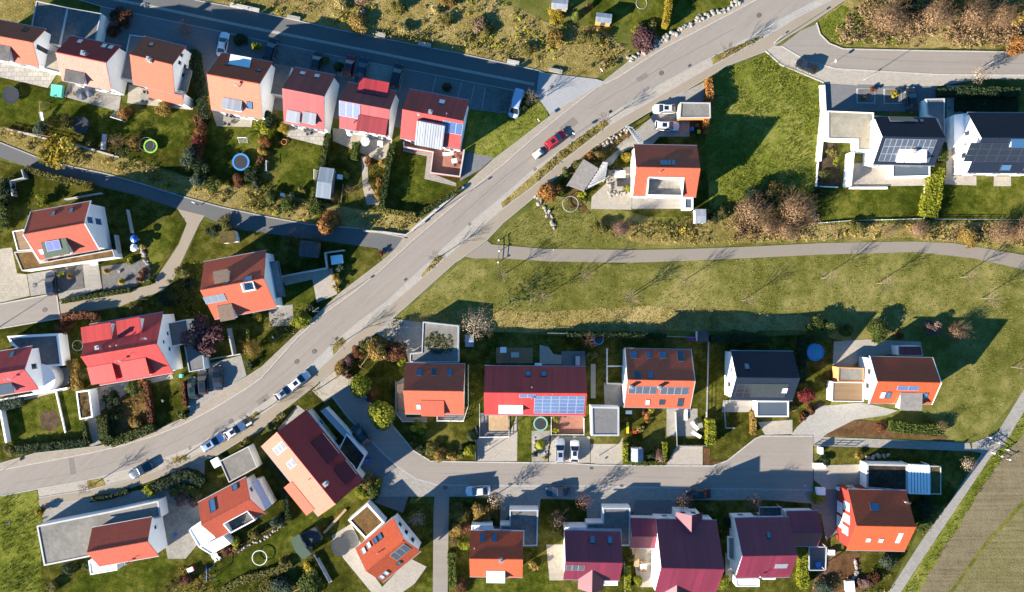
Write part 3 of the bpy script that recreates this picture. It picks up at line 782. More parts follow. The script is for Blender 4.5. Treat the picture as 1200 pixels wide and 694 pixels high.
    m = MB(); m.tube((0, -.118, 0), (0, .118, 0), .2, .2, 12); rim = m.mesh('rim', 'metal_alu')
    for i, (sx, sy) in enumerate(((.62, 1), (.62, -1), (-.6, 1), (-.6, -1))):
        parts['wheel.%d' % i] = (wheel, [('rim', rim)], (sx * hl + (.05 if sx > 0 else -.02), sy * (hw - .1), .33))
    zl = bz - .34
    for i, sy in enumerate((1, -1)):
        m = MB(); m.box((hl - .1, sy * hw * .62, zl + .05), (.14, .3, .12)); parts['headlight.%d' % i] = (m.mesh('headlight', 'lamp_glass'), [])
        m = MB(); m.box((-hl + .07, sy * hw * .72, bz - .22), (.12, .26, .18)); parts['tail_light.%d' % i] = (m.mesh('tail_light', 'lamp_red'), [])
        m = MB(); m.box((xw - .32, sy * (hw + .1), bz + .06), (.13, .2, .14)); parts['wing_mirror.%d' % i] = (m.mesh('wing_mirror', 'plastic_black'), [])
    if kind in ('hatch', 'estate', 'suv'): m = MB(); m.box(((rt + rf) / 2 + .25, 0, ht + .004), (.85, wt * 1.15, .012)); parts['sunroof'] = (m.mesh('sunroof', 'glass_car'), [])
    if kind != 'van':
        m = MB()
        for sy in (-1, 1): m.box(((rt + rf) / 2, sy * wt * .86, ht - .005), (abs(rf - rt) * .8, .035, .04))
        parts['roof_rail'] = (m.mesh('roof_rail', 'metal_dark'), [])
    m = MB(); m.box((hl + .005, 0, .42), (.02, .52, .12)); m.box((-hl - .005, 0, .55), (.02, .52, .12)); parts['number_plate'] = (m.mesh('number_plate', 'frame_white'), [])
    return parts
def car(label, px, to, paint, kind='hatch', z=.03, cat='car', name='parked_car', group=None):
    """centre px, heading towards pixel `to`"""
    if kind not in CARP: CARP[kind] = car_proto(kind)
    p = W(px[0] if isinstance(px, list) else px, .9); q = W(to[0] if isinstance(to, list) else to, .9); d = q - p; p.z = z
    t = thing(name, label, cat, p, math.atan2(d.y, d.x), group)
    for k, v in CARP[kind].items():
        o = bpy.data.objects.new(k.split('.')[0], v[0]); COL.objects.link(o); o.parent = t
        if len(v) > 2: o.location = v[2]
        if k == 'body': obj_mat(o, 0, paint)
        for cn, cm in v[1]:
            c = bpy.data.objects.new(cn, cm); COL.objects.link(c); c.parent = o
    return t

# ---------------------------------------------------------------- garden and street things
def trampoline(label, px, r, mat='mat_black', rim='pad_blue', net=False, cat='trampoline'):
    p = W(px, .9); p.z = 0; t = thing('trampoline', label, 'trampoline', p)
    m = MB(); m.disc((0, 0, .88), r * .8, 28); m.build('jumping_mat', mat, t)
    m = MB(); n = 28
    for i in range(n):
        a, b = 2 * PI * i / n, 2 * PI * (i + 1) / n
        q = lambda rr, z, x: (rr * math.cos(x), rr * math.sin(x), z)
        m.face([q(r * .8, .9, a), q(r, .91, a), q(r, .91, b), q(r * .8, .9, b)]); m.face([q(r, .91, a), q(r, .82, a), q(r, .82, b), q(r, .91, b)])
    m.build('safety_pad', rim, t)
    m = MB(); m.tube((0, 0, 0), (0, 0, .86), .03, None, 6); me = m.mesh('leg', 'metal_grey')
    m = MB(); m.tube((0, 0, .9), (0, 0, 2.5), .025, None, 6); mp = m.mesh('net_pole', 'metal_grey')
    for k in range(6):
        a = k * PI / 3
        for nm, mm, rr in (('leg', me, r * .93),) + ((('net_pole', mp, r * 1.0),) if net else ()):
            o = bpy.data.objects.new(nm, mm); COL.objects.link(o); o.parent = t; o.location = (rr * math.cos(a), rr * math.sin(a), 0)
    if net: m = MB(); m.ring((0, 0, 2.48), r, .02, 28, 0, 5); m.build('net_ring', 'metal_grey', t)
    return t
def pool(label, px, r, h, water, wallm):
    p = W(px, h); p.z = 0; t = thing('paddling_pool', label, 'pool', p)
    m = MB(); m.lathe((0, 0, 0), [(r, 0), (r * 1.02, h * .6), (r, h), (r - .08, h), (r - .08, h - .14)], 28); 
    m.f.pop(); m.mi.pop(); m.rnd.pop(); m.build('wall', wallm, t)
    m = MB(); m.disc((0, 0, h - .13), r - .07, 28); m.build('water', water, t); return t
def box_thing(name, label, cat, px, d, mat, rz=0, z=0.0, lid=None, group=None, legs=False):
    p = W(px, d[2] + z); p.z = z; t = thing(name, label, cat, p, rz, group)
    m = MB(); m.box((0, 0, d[2] / 2), d); m.build('body', mat, t)
    m = MB(); m.box((0, 0, d[2] + .035), (d[0] + .06, d[1] + .06, .06)); m.build('lid', lid or mat, t); return t
def table_set(label, px, rz=0, w=1.6, d=.9, mat='white_plastic', chairs=4, cmat='plastic_black', z=.05):
    p = W(px, .75 + z); p.z = z; t = thing('garden_table', 'garden table standing on the ' + label, 'table', p, rz)
    m = MB(); m.box((0, 0, .73), (w, d, .05)); m.build('tabletop', mat, t)
    m = MB(); m.tube((0, 0, 0), (0, 0, .7), .04, None, 6); me = m.mesh('leg', 'metal_grey')
    for sx in (-1, 1):
        for sy in (-1, 1):
            o = bpy.data.objects.new('leg', me); COL.objects.link(o); o.parent = t; o.location = (sx * (w / 2 - .08), sy * (d / 2 - .08), 0)
    for k in range(chairs):
        s = 1 if k % 2 else -1; xx = (k // 2 - (chairs // 2 - 1) / 2) * .75
        q = Matrix.Rotation(rz, 3, 'Z') @ Vector((xx, s * (d / 2 + .35), 0)); chair('garden chair at the table on the ' + label, p + q, rz + (PI if s > 0 else 0), cmat, group='chairs on the ' + label)
    return t
def chair(label, p, rz, mat, group=None):
    t = thing('garden_chair', label, 'chair', p, rz, group)
    m = MB(); m.box((0, 0, .44), (.48, .48, .05)); m.build('seat', mat, t)
    m = MB(); m.box((0, -.23, .7), (.48, .05, .5)); m.build('backrest', mat, t)
    if 'leg' not in WINC: m = MB(); m.box((0, 0, .21), (.04, .04, .42)); WINC['leg'] = m.mesh('leg', 'metal_grey')
    for sx in (-1, 1):
        for sy in (-1, 1):
            o = bpy.data.objects.new('leg', WINC['leg']); COL.objects.link(o); o.parent = t; o.location = (sx * .21, sy * .21, 0)
    return t
def lounger(label, px, rz, mat='white_plastic', z=.05):
    p = W(px, z + .3); p.z = z; t = thing('sun_lounger', label, 'lounger', p, rz)
    m = MB(); m.box((-.25, 0, .3), (1.35, .65, .08)); m.build('seat', mat, t)
    m = MB(); m.box((.72, 0, .45), (.62, .65, .07)); o = m.build('backrest', mat, t)
    for sx in (-.8, .6):
        for sy in (-.27, .27): m = MB(); m.box((sx, sy, .13), (.05, .05, .26)); m.build('leg', 'metal_grey', t)
    return t
def shed(label, px, w, d, rz, h=2.2, roof='felt', wallm='wood_dark', pitch=18, name='shed', mono=False):
    p = W(px, h); p.z = 0; t = thing(name, label, 'shed', p, rz)
    m = MB(); m.prism([(-w / 2 + .12, -d / 2 + .12), (w / 2 - .12, -d / 2 + .12), (w / 2 - .12, d / 2 - .12), (-w / 2 + .12, d / 2 - .12)], 0, h - .1); m.build('wall', wallm, t)
    m = MB(); k = math.tan(rad(pitch)) * d / 2
    if mono: fs = [[(-w / 2, -d / 2, h), (w / 2, -d / 2, h), (w / 2, d / 2, h + k), (-w / 2, d / 2, h + k)]]
    else: fs = [[(-w / 2, -d / 2, h), (w / 2, -d / 2, h), (w / 2, 0, h + k), (-w / 2, 0, h + k)], [(-w / 2, 0, h + k), (w / 2, 0, h + k), (w / 2, d / 2, h), (-w / 2, d / 2, h)]]
    for f in fs:
        dn = [(a, b, c - .12) for a, b, c in f]; m.face(f); m.face(dn[::-1])
        for i in range(4): m.face([dn[i], dn[(i + 1) % 4], f[(i + 1) % 4], f[i]])
    m.build('roof', roof, t)
    m = MB(); m.box((0, -d / 2 + .11, .98), (.85, .05, 1.9)); m.build('door', 'door_dark', t); return t
def goal(label, px, rz, w=2.2, h=1.5, d=.9):
    p = W(px, h / 2); p.z = 0; t = thing('football_goal', label, 'goal', p, rz); m = MB()
    for s in (-1, 1):
        m.tube((s * w / 2, 0, 0), (s * w / 2, 0, h), .05, None, 6); m.tube((s * w / 2, 0, h), (s * w / 2, d, 0), .025, None, 5); m.tube((s * w / 2, 0, .03), (s * w / 2, d, .03), .025, None, 5)
    m.tube((-w / 2, 0, h), (w / 2, 0, h), .05, None, 6); m.tube((-w / 2, d, .03), (w / 2, d, .03), .025, None, 5); m.build('frame', 'frame_white', t)
    m = MB()
    for k in range(11): x = -w / 2 + k * w / 10; m.tube((x, 0, h), (x, d, .03), .006, None, 3)
    for k in range(1, 8): z = h * k / 8; y = d * (1 - k / 8); m.tube((-w / 2, y, z), (w / 2, y, z), .006, None, 3)
    m.build('net', 'frame_white', t); return t
def swing(label, px, rz, w=2.6, h=2.2, slide=True, smat='plastic_blue', fm='wood_light'):
    p = W(px, 1.2); p.z = 0; t = thing('swing_frame', label, 'swing', p, rz); m = MB()
    m.tube((-w / 2, 0, h), (w / 2, 0, h), .055, None, 7)
    for s in (-1, 1):
        for q in (-1, 1): m.tube((s * w / 2, 0, h), (s * (w / 2 + .1), q * .9, 0), .05, None, 7)
    m.build('frame', fm, t)
    for x in (-.5, .5):
        m = MB(); m.box((x, 0, .5), (.45, .2, .03)); s = m.build('seat', 'plastic_black', t)
        m = MB(); m.tube((x - .2, 0, .5), (x - .2, 0, h), .012, None, 4); m.tube((x + .2, 0, .5), (x + .2, 0, h), .012, None, 4); m.build('rope', 'wood_light', s)
    if slide:
        m = MB(); q = [(w / 2 + .1, -.28, 1.5), (w / 2 + 2.3, -.28, .25), (w / 2 + 2.3, .28, .25), (w / 2 + .1, .28, 1.5)]; m.face(q); m.face([(a, b, c - .06) for a, b, c in q][::-1])
        for s in (-1, 1): m.face([(w / 2 + .1, s * .28, 1.5), (w / 2 + 2.3, s * .28, .25), (w / 2 + 2.3, s * .3, .42), (w / 2 + .1, s * .3, 1.67)])
        m.build('slide', smat, t)
    return t
def street_lamp(label, px, h=4.6, ang=0.0, arm=.8):
    p = W(px); t = thing('street_lamp', label, 'lamp', p, ang)
    m = MB(); m.tube((0, 0, 0), (0, 0, .9), .085, .08, 9); m.tube((0, 0, .9), (0, 0, h), .06, .04, 9); m.tube((0, 0, h - .03), (arm, 0, h + .05), .035, .03, 7); m.build('pole', 'metal_galv', t)
    m = MB(); m.box((arm + .25, 0, h + .06), (.65, .3, .1)); l = m.build('lamp_head', 'metal_dark', t)
    m = MB(); m.box((arm + .25, 0, h), (.5, .22, .025)); m.build('lens', 'lamp_glass', l); return t
def manhole(label, px, r=.36, group='round manhole covers in the carriageway', z=.06):
    p = W(px); p.z = z; t = thing('manhole_cover', label, 'manhole cover', p, 0, group)
    m = MB(); m.tube((0, 0, 0), (0, 0, .012), r, r, 20); m.build('cover', 'iron', t)
    m = MB(); m.ring((0, 0, .006), r + .07, .016, 20, 0, 4); m.build('rim', 'iron_dark', t); return t
def drain(label, px, rz=0, z=.05):
    p = W(px); p.z = z; t = thing('road_drain', label, 'drain', p, rz, 'small dark road drains along the kerb')
    m = MB(); m.box((0, 0, .005), (.62, .46, .02)); m.build('frame', 'iron_dark', t); m = MB()
    for k in range(5): m.box((-.22 + k * .11, 0, .02), (.05, .36, .012))
    m.build('grate', 'iron', t); return t
def boulders(group, label, line_px, n, r=.35, wid=.5, mat='stone_pale', seed=1, z=0.0):
    rr = random.Random(seed); pts = [W(p) for p in line_px]; seg = [(q - p).length for p, q in zip(pts, pts[1:])]; tot = sum(seg)
    for k in range(n):
        s = tot * (k + rr.uniform(.1, .9)) / n
        for p, q, l in zip(pts, pts[1:], seg):
            if s <= l: break
            s -= l
        c = p.lerp(q, min(1, s / l)) + Vector((rr.uniform(-1, 1), rr.uniform(-1, 1), 0)) * wid * .5; c.z = z
        m = MB(); sx, sy, sz = (r * rr.uniform(.55, 1.25) for _ in range(3)); rows = []
        for zz, q in ((0, .85), (.35, 1), (.75, .85), (1.0, .45)):
            rows.append([m.vert(sx * q * math.cos(a) * rr.uniform(.8, 1.12), sy * q * math.sin(a) * rr.uniform(.8, 1.12), zz * sz * rr.uniform(.9, 1.1)) for a in (2 * PI * i / 7 for i in range(7))])
        for a, b in zip(rows, rows[1:]):
            for i in range(7): m.f.append([a[i], a[(i + 1) % 7], b[(i + 1) % 7], b[i]]); m.mi.append(0); m.rnd.append(0)
        m.f.append(rows[-1]); m.mi.append(0); m.rnd.append(0)
        tag(m.build('boulder', mat, loc=c, rz=rr.uniform(0, 6)), label, 'boulder', group)
def ring_thing(name, label, cat, px, r, h, mat, t_=.04, posts=0):
    p = W(px, h); p.z = 0; o = thing(name, label, cat, p); m = MB(); m.ring((0, 0, h), r, t_, 32, 0, 6); m.build('rim', mat, o)
    m = MB(); m.tube((0, 0, 0), (0, 0, h), .025, None, 6); me = m.mesh('leg', mat)
    for k in range(posts):
        a = 2 * PI * k / posts; q = bpy.data.objects.new('leg', me); COL.objects.link(q); q.parent = o; q.location = (r * math.cos(a), r * math.sin(a), 0)
    return o
def parasol(label, px, r, mat, h=2.3):
    p = W(px, h); p.z = 0; t = thing('parasol', label, 'parasol', p); m = MB(); m.tube((0, 0, 0), (0, 0, h), .025, None, 7); m.build('pole', 'metal_grey', t)
    m = MB(); n = 8
    for i in range(n):
        a, b = 2 * PI * i / n, 2 * PI * (i + 1) / n; m.face([(r * math.cos(a), r * math.sin(a), h - .4), (r * math.cos(b), r * math.sin(b), h - .4), (0, 0, h)])
    m.build('canopy', mat, t); m = MB(); m.tube((0, 0, 0), (0, 0, .08), .25, .2, 10); m.build('base', 'concrete', t); return t
def pergola(label, px, z, n, beam='frame_white', slat=.25, name='pergola'):
    """px: 4 corners at height z (a,b = first slat side); n slats between a-d and b-c"""
    a, b, c, d = [W(p, z) for p in px]; ct = (a + b + c + d) / 4; ct.z = 0; t = thing(name, label, 'pergola', ct)
    q = [p - ct for p in (a, b, c, d)]
    for p in q:
        m = MB(); m.box((p.x, p.y, z / 2 - .1), (.14, .14, z - .22)); m.build('post', beam, t)
    for s, e in ((q[0], q[1]), (q[3], q[2]), (q[1], q[2]), (q[0], q[3])):
        dd = e - s; mid = (s + e) / 2; m = MB(); m.box((mid.x, mid.y, z - .1), (dd.length - .15, .16, .2), 0, math.atan2(dd.y, dd.x)); m.build('beam', beam, t)
    for k in range(n):
        f = (k + .5) / n; s, e = q[0].lerp(q[1], f), q[3].lerp(q[2], f); dd = e - s; mid = (s + e) / 2; m = MB(); m.box((mid.x, mid.y, z + .06), (dd.length, slat, .1), 0, math.atan2(dd.y, dd.x)); m.build('slat', beam, t)
    return t
def planter(label, px, z0_, h, mat='concrete', soil='soil', plants=None, n=8, r=.4, pm='leaf_olive'):
    pts = [W(p, h) for p in px]; c = sum(pts, Vector()) / len(pts); c.z = 0; t = thing('planter', label, 'planter', c)
    m = MB(); m.prism([(p.x - c.x, p.y - c.y) for p in pts], 0, h); m.build('box', mat, t)
    m = MB(); m.prism([((p.x - c.x) * .88, (p.y - c.y) * .88) for p in pts], h + .004, h + .03); m.build('soil', soil, t); return t
def sign(label, px, h=2.2, ang=0.0, shape='round', name='road_sign'):
    p = W(px); t = thing(name, label, 'sign', p, ang); m = MB(); m.tube((0, 0, 0), (0, 0, h), .035, None, 7); m.build('pole', 'metal_galv', t)
    m = MB()
    if shape == 'round': m.tube((.04, 0, h - .3), (.06, 0, h - .3), .3, .3, 16)
    else: m.box((.05, 0, h - .3), (.02, .6, .42))
    m.build('panel', 'frame_white', t); return t
def bollard(label, px, h=.9, mat='frame_white', group=None):
    p = W(px); m = MB(); m.tube((0, 0, 0), (0, 0, h - .08), .06, .055, 8); m.tube((0, 0, h - .08), (0, 0, h), .07, .04, 8); return tag(m.build('bollard', mat, loc=p), label, 'bollard', group)
def barrier(label, px, mat='frame_white'):
    pts = [W(p) for p in px]; c = sum(pts, Vector()) / len(pts); t = thing('path_barrier', label, 'barrier', c)
    for p in pts: m = MB(); m.tube((p.x - c.x, p.y - c.y, 0), (p.x - c.x, p.y - c.y, 1.0), .06, None, 8); m.tube((p.x - c.x, p.y - c.y, 1.0), (p.x - c.x, p.y - c.y, 1.12), .16, .16, 10); m.build('post', mat, t)
    for p, q in zip(pts, pts[1:]):
        for z in (.5, .95): m = MB(); m.tube((p.x - c.x, p.y - c.y, z), (q.x - c.x, q.y - c.y, z), .05, None, 7); m.build('rail', 'metal_dark', t)
    return t
def rubbish_bin(label, px, mat, lid=None, rz=0):
    p = W(px, 1.0); p.z = .02; t = thing('wheelie_bin', label, 'bin', p, rz); m = MB(); m.prism([(-.27, -.3), (.27, -.3), (.27, .3), (-.27, .3)], .06, .98); m.build('body', mat, t)
    m = MB(); m.box((0, .02, 1.02), (.6, .68, .07)); m.build('lid', lid or mat, t); m = MB(); m.tube((-.28, .3, .12), (.28, .3, .12), .11, None, 10); m.build('wheel', 'rubber', t); return t
# ================================================================ materials
ground_mat('grass_field', [(0.36, (0.045, 0.055, 0.01)), (0.5, (0.088, 0.095, 0.02)), (0.66, (0.17, 0.15, 0.05))], .05, .45, 6)
ground_mat('grass_meadow', [(0.37, (0.064, 0.07, 0.012)), (0.5, (0.125, 0.122, 0.028)), (0.64, (0.235, 0.2, 0.072))], .05, .4, 5)
ground_mat('grass_lawn', [(0.38, (0.02, 0.024, 0.004)), (0.5, (0.046, 0.049, 0.007)), (0.63, (0.125, 0.11, 0.026))], .09, .6, 7, .35)
ground_mat('grass_lawn_rich', [(0.38, (0.02, 0.03, 0.004)), (0.5, (0.049, 0.06, 0.007)), (0.63, (0.13, 0.124, 0.024))], .09, .6, 7, .3)
ground_mat('grass_rough', [(0.36, (0.06, 0.075, 0.01)), (0.5, (0.125, 0.138, 0.02)), (0.66, (0.235, 0.22, 0.058))], .07, .55, 4, .8)
ground_mat('grass_dry', [(.34, (.082, .070, .018)), (.5, (.205, .160, .050)), (.68, (.34, .265, .115))], .06, .5, 4, .9)
ground_mat('field_soil', [(0.34, (0.095, 0.077, 0.042)), (0.5, (0.155, 0.127, 0.076)), (0.68, (0.21, 0.176, 0.11))], .05, .6, 4, .6, stripe=(2.0, -.14, .38))
ground_mat('field_stubble', [(0.34, (0.095, 0.085, 0.032)), (0.5, (0.15, 0.132, 0.06)), (0.68, (0.21, 0.182, 0.095))], .05, .5, 4, .6, stripe=(1.7, -.14, .40))
ground_mat('soil', [(.3, (.030, .022, .014)), (.5, (.068, .048, .030)), (.72, (.13, .09, .055))], .2, .9, 6, .8)
ground_mat('mulch', [(.3, (.05, .027, .014)), (.5, (.115, .062, .030)), (.72, (.19, .11, .06))], .2, .9, 6, .8)
ground_mat('leaf_litter', [(.3, (.045, .035, .015)), (.5, (.12, .075, .028)), (.72, (.26, .15, .05))], .2, .9, 6, .8)
ground_mat('gravel', [(.28, (.13, .12, .10)), (.5, (.24, .225, .195)), (.74, (.36, .34, .30))], .15, 1.4, 14, .5, bd=.05)
ground_mat('gravel_dark', [(.28, (.075, .073, .07)), (.5, (.13, .125, .12)), (.74, (.21, .20, .19))], .15, 1.4, 14, .5, bd=.05)
ground_mat('gravel_roof', [(.28, (.12, .115, .10)), (.5, (.185, .175, .155)), (.74, (.27, .255, .225))], .2, 1.2, 12, .4, bd=.05)
ground_mat('gravel_beige', [(.28, (.17, .15, .11)), (.5, (.26, .235, .18)), (.74, (.36, .33, .27))], .2, 1.2, 12, .4, bd=.05)
ground_mat('sedum', [(.28, (.04, .036, .014)), (.5, (.10, .075, .032)), (.74, (.17, .125, .06))], .3, 1.2, 8, .8)
ground_mat('sedum_brown', [(.28, (.06, .036, .016)), (.5, (.15, .088, .036)), (.74, (.24, .15, .07))], .3, 1.0, 8, .6)
ground_mat('sedum_dark', [(.28, (.022, .016, .012)), (.5, (.055, .040, .030)), (.74, (.11, .085, .06))], .3, 1.5, 9, .8)
paved('asphalt_road', (.232, .204, .174), .17, 16, .9, stain=.35, streak=rad(41))
paved('asphalt_street', (.225, .20, .172), .15, 16, .9, streak=0.0)
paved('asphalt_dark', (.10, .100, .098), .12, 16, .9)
paved('asphalt_path', (.205, .178, .145), .10, 14, .92)
paved('pavement', (.275, .238, .190), .09, 12, .9, (.4, .2, (.82, .8, .78), .012))
paved('path_beige', (.245, .205, .155), .10, 10, .92)
paved('paving_light', (.315, .285, .24), .08, 12, .88, (.4, .2, (.8, .78, .76), .014))
paved('paving_grey', (.25, .235, .21), .09, 12, .88, (.6, .4, (.7, .7, .7), .02))
paved('paving_dark', (.14, .142, .145), .09, 12, .88, (.4, .2, (.75, .75, .75), .015))
paved('paving_beige', (.31, .275, .22), .09, 12, .88, (.5, .5, (.8, .78, .74), .02))
paved('cobble', (.33, .335, .34), .14, 6, .85, (.16, .16, (.66, .66, .66), .03))
paved('cobble_pale', (.36, .345, .31), .2, 3, .85, (.2, .2, (.6, .6, .6), .03))
paved('flagstone', (.30, .285, .255), .12, 8, .85, (1.0, .8, (.6, .58, .55), .04))
paved('terrace_red', (.27, .12, .085), .12, 8, .85, (.4, .4, (.7, .65, .62), .02))
paved('terrace_brown', (.17, .12, .09), .12, 8, .85, (.3, .3, (.7, .68, .66), .02))
paved('deck_grey', (.30, .28, .25), .12, 6, .85, (30, .14, (.5, .5, .5), .012))
paved('deck_brown', (.22, .145, .08), .14, 6, .8, (30, .14, (.5, .5, .5), .012))
plain('kerb', (.37, .35, .315), .85, .14); plain('kerb_grey', (.29, .285, .275), .85, .1)
plain('concrete', (.36, .345, .32), .85, .1); plain('paint_line', (.72, .71, .68), .8, .12)
plain('asphalt_patch', (.16, .145, .125), .9, .08)
plain('white', (.80, .79, .765), .8, .04, sc=.6); plain('white_cool', (.78, .79, .80), .8, .04, sc=.6); plain('cream', (.74, .66, .52), .8, .05, sc=.6)
plain('wall_orange', (.62, .26, .10), .8, .06); plain('wall_red', (.26, .03, .018), .8, .06); plain('wall_yellow', (.7, .55, .3), .8, .06)
plain('coping', (.40, .395, .38), .6, .1); plain('coping_blue', (.36, .39, .42), .5, .06); plain('coping_dark', (.16, .165, .17), .5, .06)
roof_mat('roof_orange', (.44, .078, .030)); roof_mat('roof_terracotta', (.40, .062, .026)); roof_mat('roof_salmon', (.44, .125, .062)); roof_mat('roof_sunlit_pink', (.46, .175, .13), var=.2)
roof_mat('roof_sunlit_peach', (.45, .135, .074)); roof_mat('roof_red', (.40, .028, .025), 'metal', .55); roof_mat('roof_crimson', (.34, .028, .032), 'metal', .55); roof_mat('roof_wine', (.125, .011, .034), 'metal', .5)
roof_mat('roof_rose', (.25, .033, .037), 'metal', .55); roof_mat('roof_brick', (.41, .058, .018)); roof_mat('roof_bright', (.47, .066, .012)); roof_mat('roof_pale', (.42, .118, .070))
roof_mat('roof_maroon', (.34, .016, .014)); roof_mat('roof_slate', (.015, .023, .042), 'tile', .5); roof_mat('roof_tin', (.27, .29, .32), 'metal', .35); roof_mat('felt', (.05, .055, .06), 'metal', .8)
roof_mat('roof_bluegrey', (0.198, 0.240, 0.282), 'metal', .4)
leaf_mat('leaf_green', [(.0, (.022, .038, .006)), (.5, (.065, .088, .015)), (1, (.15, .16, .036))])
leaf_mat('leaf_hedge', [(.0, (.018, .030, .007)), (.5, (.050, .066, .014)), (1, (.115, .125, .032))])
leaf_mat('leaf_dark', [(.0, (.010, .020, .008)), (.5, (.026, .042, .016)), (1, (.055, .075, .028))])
leaf_mat('leaf_bluegreen', [(.0, (.018, .03, .018)), (.5, (.05, .072, .045)), (1, (.12, .14, .095))])
leaf_mat('leaf_olive', [(.0, (.05, .048, .010)), (.5, (.125, .115, .026)), (1, (.25, .21, .065))])
leaf_mat('leaf_lime', [(.0, (.06, .075, .006)), (.5, (.18, .195, .014)), (1, (.36, .34, .04))])
leaf_mat('leaf_yellow', [(.0, (.10, .075, .008)), (.5, (.29, .215, .020)), (1, (.48, .38, .06))])
leaf_mat('leaf_gold', [(.0, (.08, .048, .010)), (.5, (.24, .155, .036)), (1, (.44, .31, .095))])
leaf_mat('leaf_orange', [(.0, (.09, .036, .010)), (.5, (.26, .115, .030)), (1, (.46, .24, .075))])
leaf_mat('leaf_rust', [(.0, (.05, .020, .010)), (.5, (.13, .052, .024)), (1, (.24, .11, .05))])
leaf_mat('leaf_red', [(.0, (.06, .010, .010)), (.5, (.16, .026, .024)), (1, (.30, .07, .055))])
leaf_mat('leaf_wine', [(.0, (.05, .022, .024)), (.5, (.125, .060, .058)), (1, (.22, .125, .115))])
leaf_mat('twig_brown', [(.0, (.07, .042, .022)), (.5, (.185, .115, .062)), (1, (.32, .215, .125))], trans=0)
leaf_mat('twig_pale', [(.0, (.16, .12, .08)), (.5, (.32, .25, .17)), (1, (.48, .39, .28))], trans=0)
leaf_mat('twig_wine', [(.0, (.07, .036, .03)), (.5, (.16, .09, .072)), (1, (.28, .18, .14))], trans=0)
leaf_mat('straw', [(.0, (.15, .12, .032)), (.5, (.34, .27, .09)), (1, (.52, .43, .19))])
leaf_mat('straw_green', [(.0, (.07, .075, .012)), (.5, (.17, .165, .036)), (1, (.32, .28, .095))])
leaf_mat('blade_green', [(.0, (.05, .07, .006)), (.5, (.13, .155, .018)), (1, (.28, .27, .06))])
plain('bark', (.10, .075, .055), .9, .2); plain('bark_pale', (.22, .175, .13), .9, .2)
plain('metal_grey', (.42, .43, .44), .4, .05, .6); plain('metal_dark', (.06, .065, .07), .45, .05, .2); plain('metal_alu', (.62, .63, .64), .35, .04, .6); plain('metal_galv', (.45, .46, .46), .5, .06, .5)
plain('iron', (.10, .095, .09), .7, .1); plain('iron_dark', (.05, .048, .046), .7, .1)
plain('door_dark', (.09, .07, .055), .5, .1); plain('door_grey', (.42, .43, .44), .5, .05); plain('chimney', (.33, .31, .29), .8, .1)
plain('frame_white', (.78, .78, .77), .5, .03); plain('frame_dark', (.06, .06, .065), .5, .03); plain('white_plastic', (.80, .80, .79), .4, .03)
plain('wood_light', (.36, .24, .13), .8, .15); plain('wood_dark', (.13, .085, .05), .8, .15); plain('wood_grey', (.22, .2, .18), .85, .15); plain('wood_red', (.36, .12, .05), .8, .15)
plain('rubber', (.018, .018, .018), .8, .05); plain('plastic_black', (.025, .026, .028), .5, .05); plain('plastic_blue', (.02, .10, .42), .4, .05); plain('plastic_green', (.02, .30, .16), .4, .05); plain('plastic_purple', (.16, .03, .22), .4, .05); plain('plastic_red', (.50, .035, .025), .4, .05)
plain('plastic_yellow', (.6, .45, .03), .4, .05); plain('pad_blue', (.04, .20, .55), .5, .05); plain('pad_green', (.24, .50, .04), .5, .05); plain('pad_dark', (.02, .03, .05), .5, .05); plain('pad_grey', (.30, .32, .31), .5, .05); plain('pad_mint', (.16, .30, .24), .5, .05)
plain('mat_black', (.022, .024, .028), .6, .1); plain('stone_pale', (.27, .25, .215), .85, .15); plain('stone_grey', (.33, .31, .28), .85, .15); plain('canvas_green', (.055, .085, .055), .7, .06)
plain('teal_paint', (.10, .42, .34), .5, .05)
glass('glass_dark', (.022, .030, .042), .06); glass('glass_blue', (.045, .115, .22), .12); glass('glass_blind', (.62, .64, .66), .25); glass('glass_car', (.012, .016, .022), .05); glass('water', (.06, .22, .38), .05); glass('water_dark', (.02, .05, .07), .05)
glass('glass_clear', (.075, .095, .115), .12)
plain('lamp_glass', (.22, .23, .24), .15, .03); plain('lamp_red', (.35, .01, .01), .25, .03)
def solar(name, c, l):
    m, nt, b = nmat(name); br = nt.nodes.new('ShaderNodeTexBrick'); br.inputs['Scale'].default_value = 1; br.offset = 0
    br.inputs['Brick Width'].default_value = .165; br.inputs['Row Height'].default_value = .165; br.inputs['Mortar Size'].default_value = .008
    br.inputs['Color1'].default_value = c4(c); br.inputs['Color2'].default_value = c4(mulc(c, 1.15)); br.inputs['Mortar'].default_value = c4(l)
    lk(nt, coords(nt, 'UV'), br.inputs['Vector']); lk(nt, br.outputs[0], b.inputs['Base Color']); b.inputs['Roughness'].default_value = .12; b.inputs['Specular IOR Level'].default_value = .6
solar('solar_blue', (.026, .060, .175), (.26, .31, .40)); solar('solar_violet', (.12, .14, .40), (.4, .42, .5)); solar('solar_dark', (.035, .045, .065), (.16, .17, .19)); solar('solar_black', (.012, .014, .020), (.04, .042, .05)); solar('solar_grey', (.13, .15, .18), (.3, .31, .33))
for nm, c in (('paint_white', (.62, .62, .63)), ('paint_silver', (.45, .47, .50)), ('paint_black', (.014, .015, .018)), ('paint_navy', (.016, .03, .06)), ('paint_red', (.42, .018, .022)), ('paint_grey', (.12, .13, .15)), ('paint_sky', (.42, .52, .66)), ('paint_green', (.02, .05, .04)), ('paint_wine', (.20, .012, .02))):
    gloss(nm, c, .28, .0 if nm in ('paint_white', 'paint_red', 'paint_black') else .3, .6)
gloss('paint', (.5, .5, .5), .3, 0, .5)
protos()

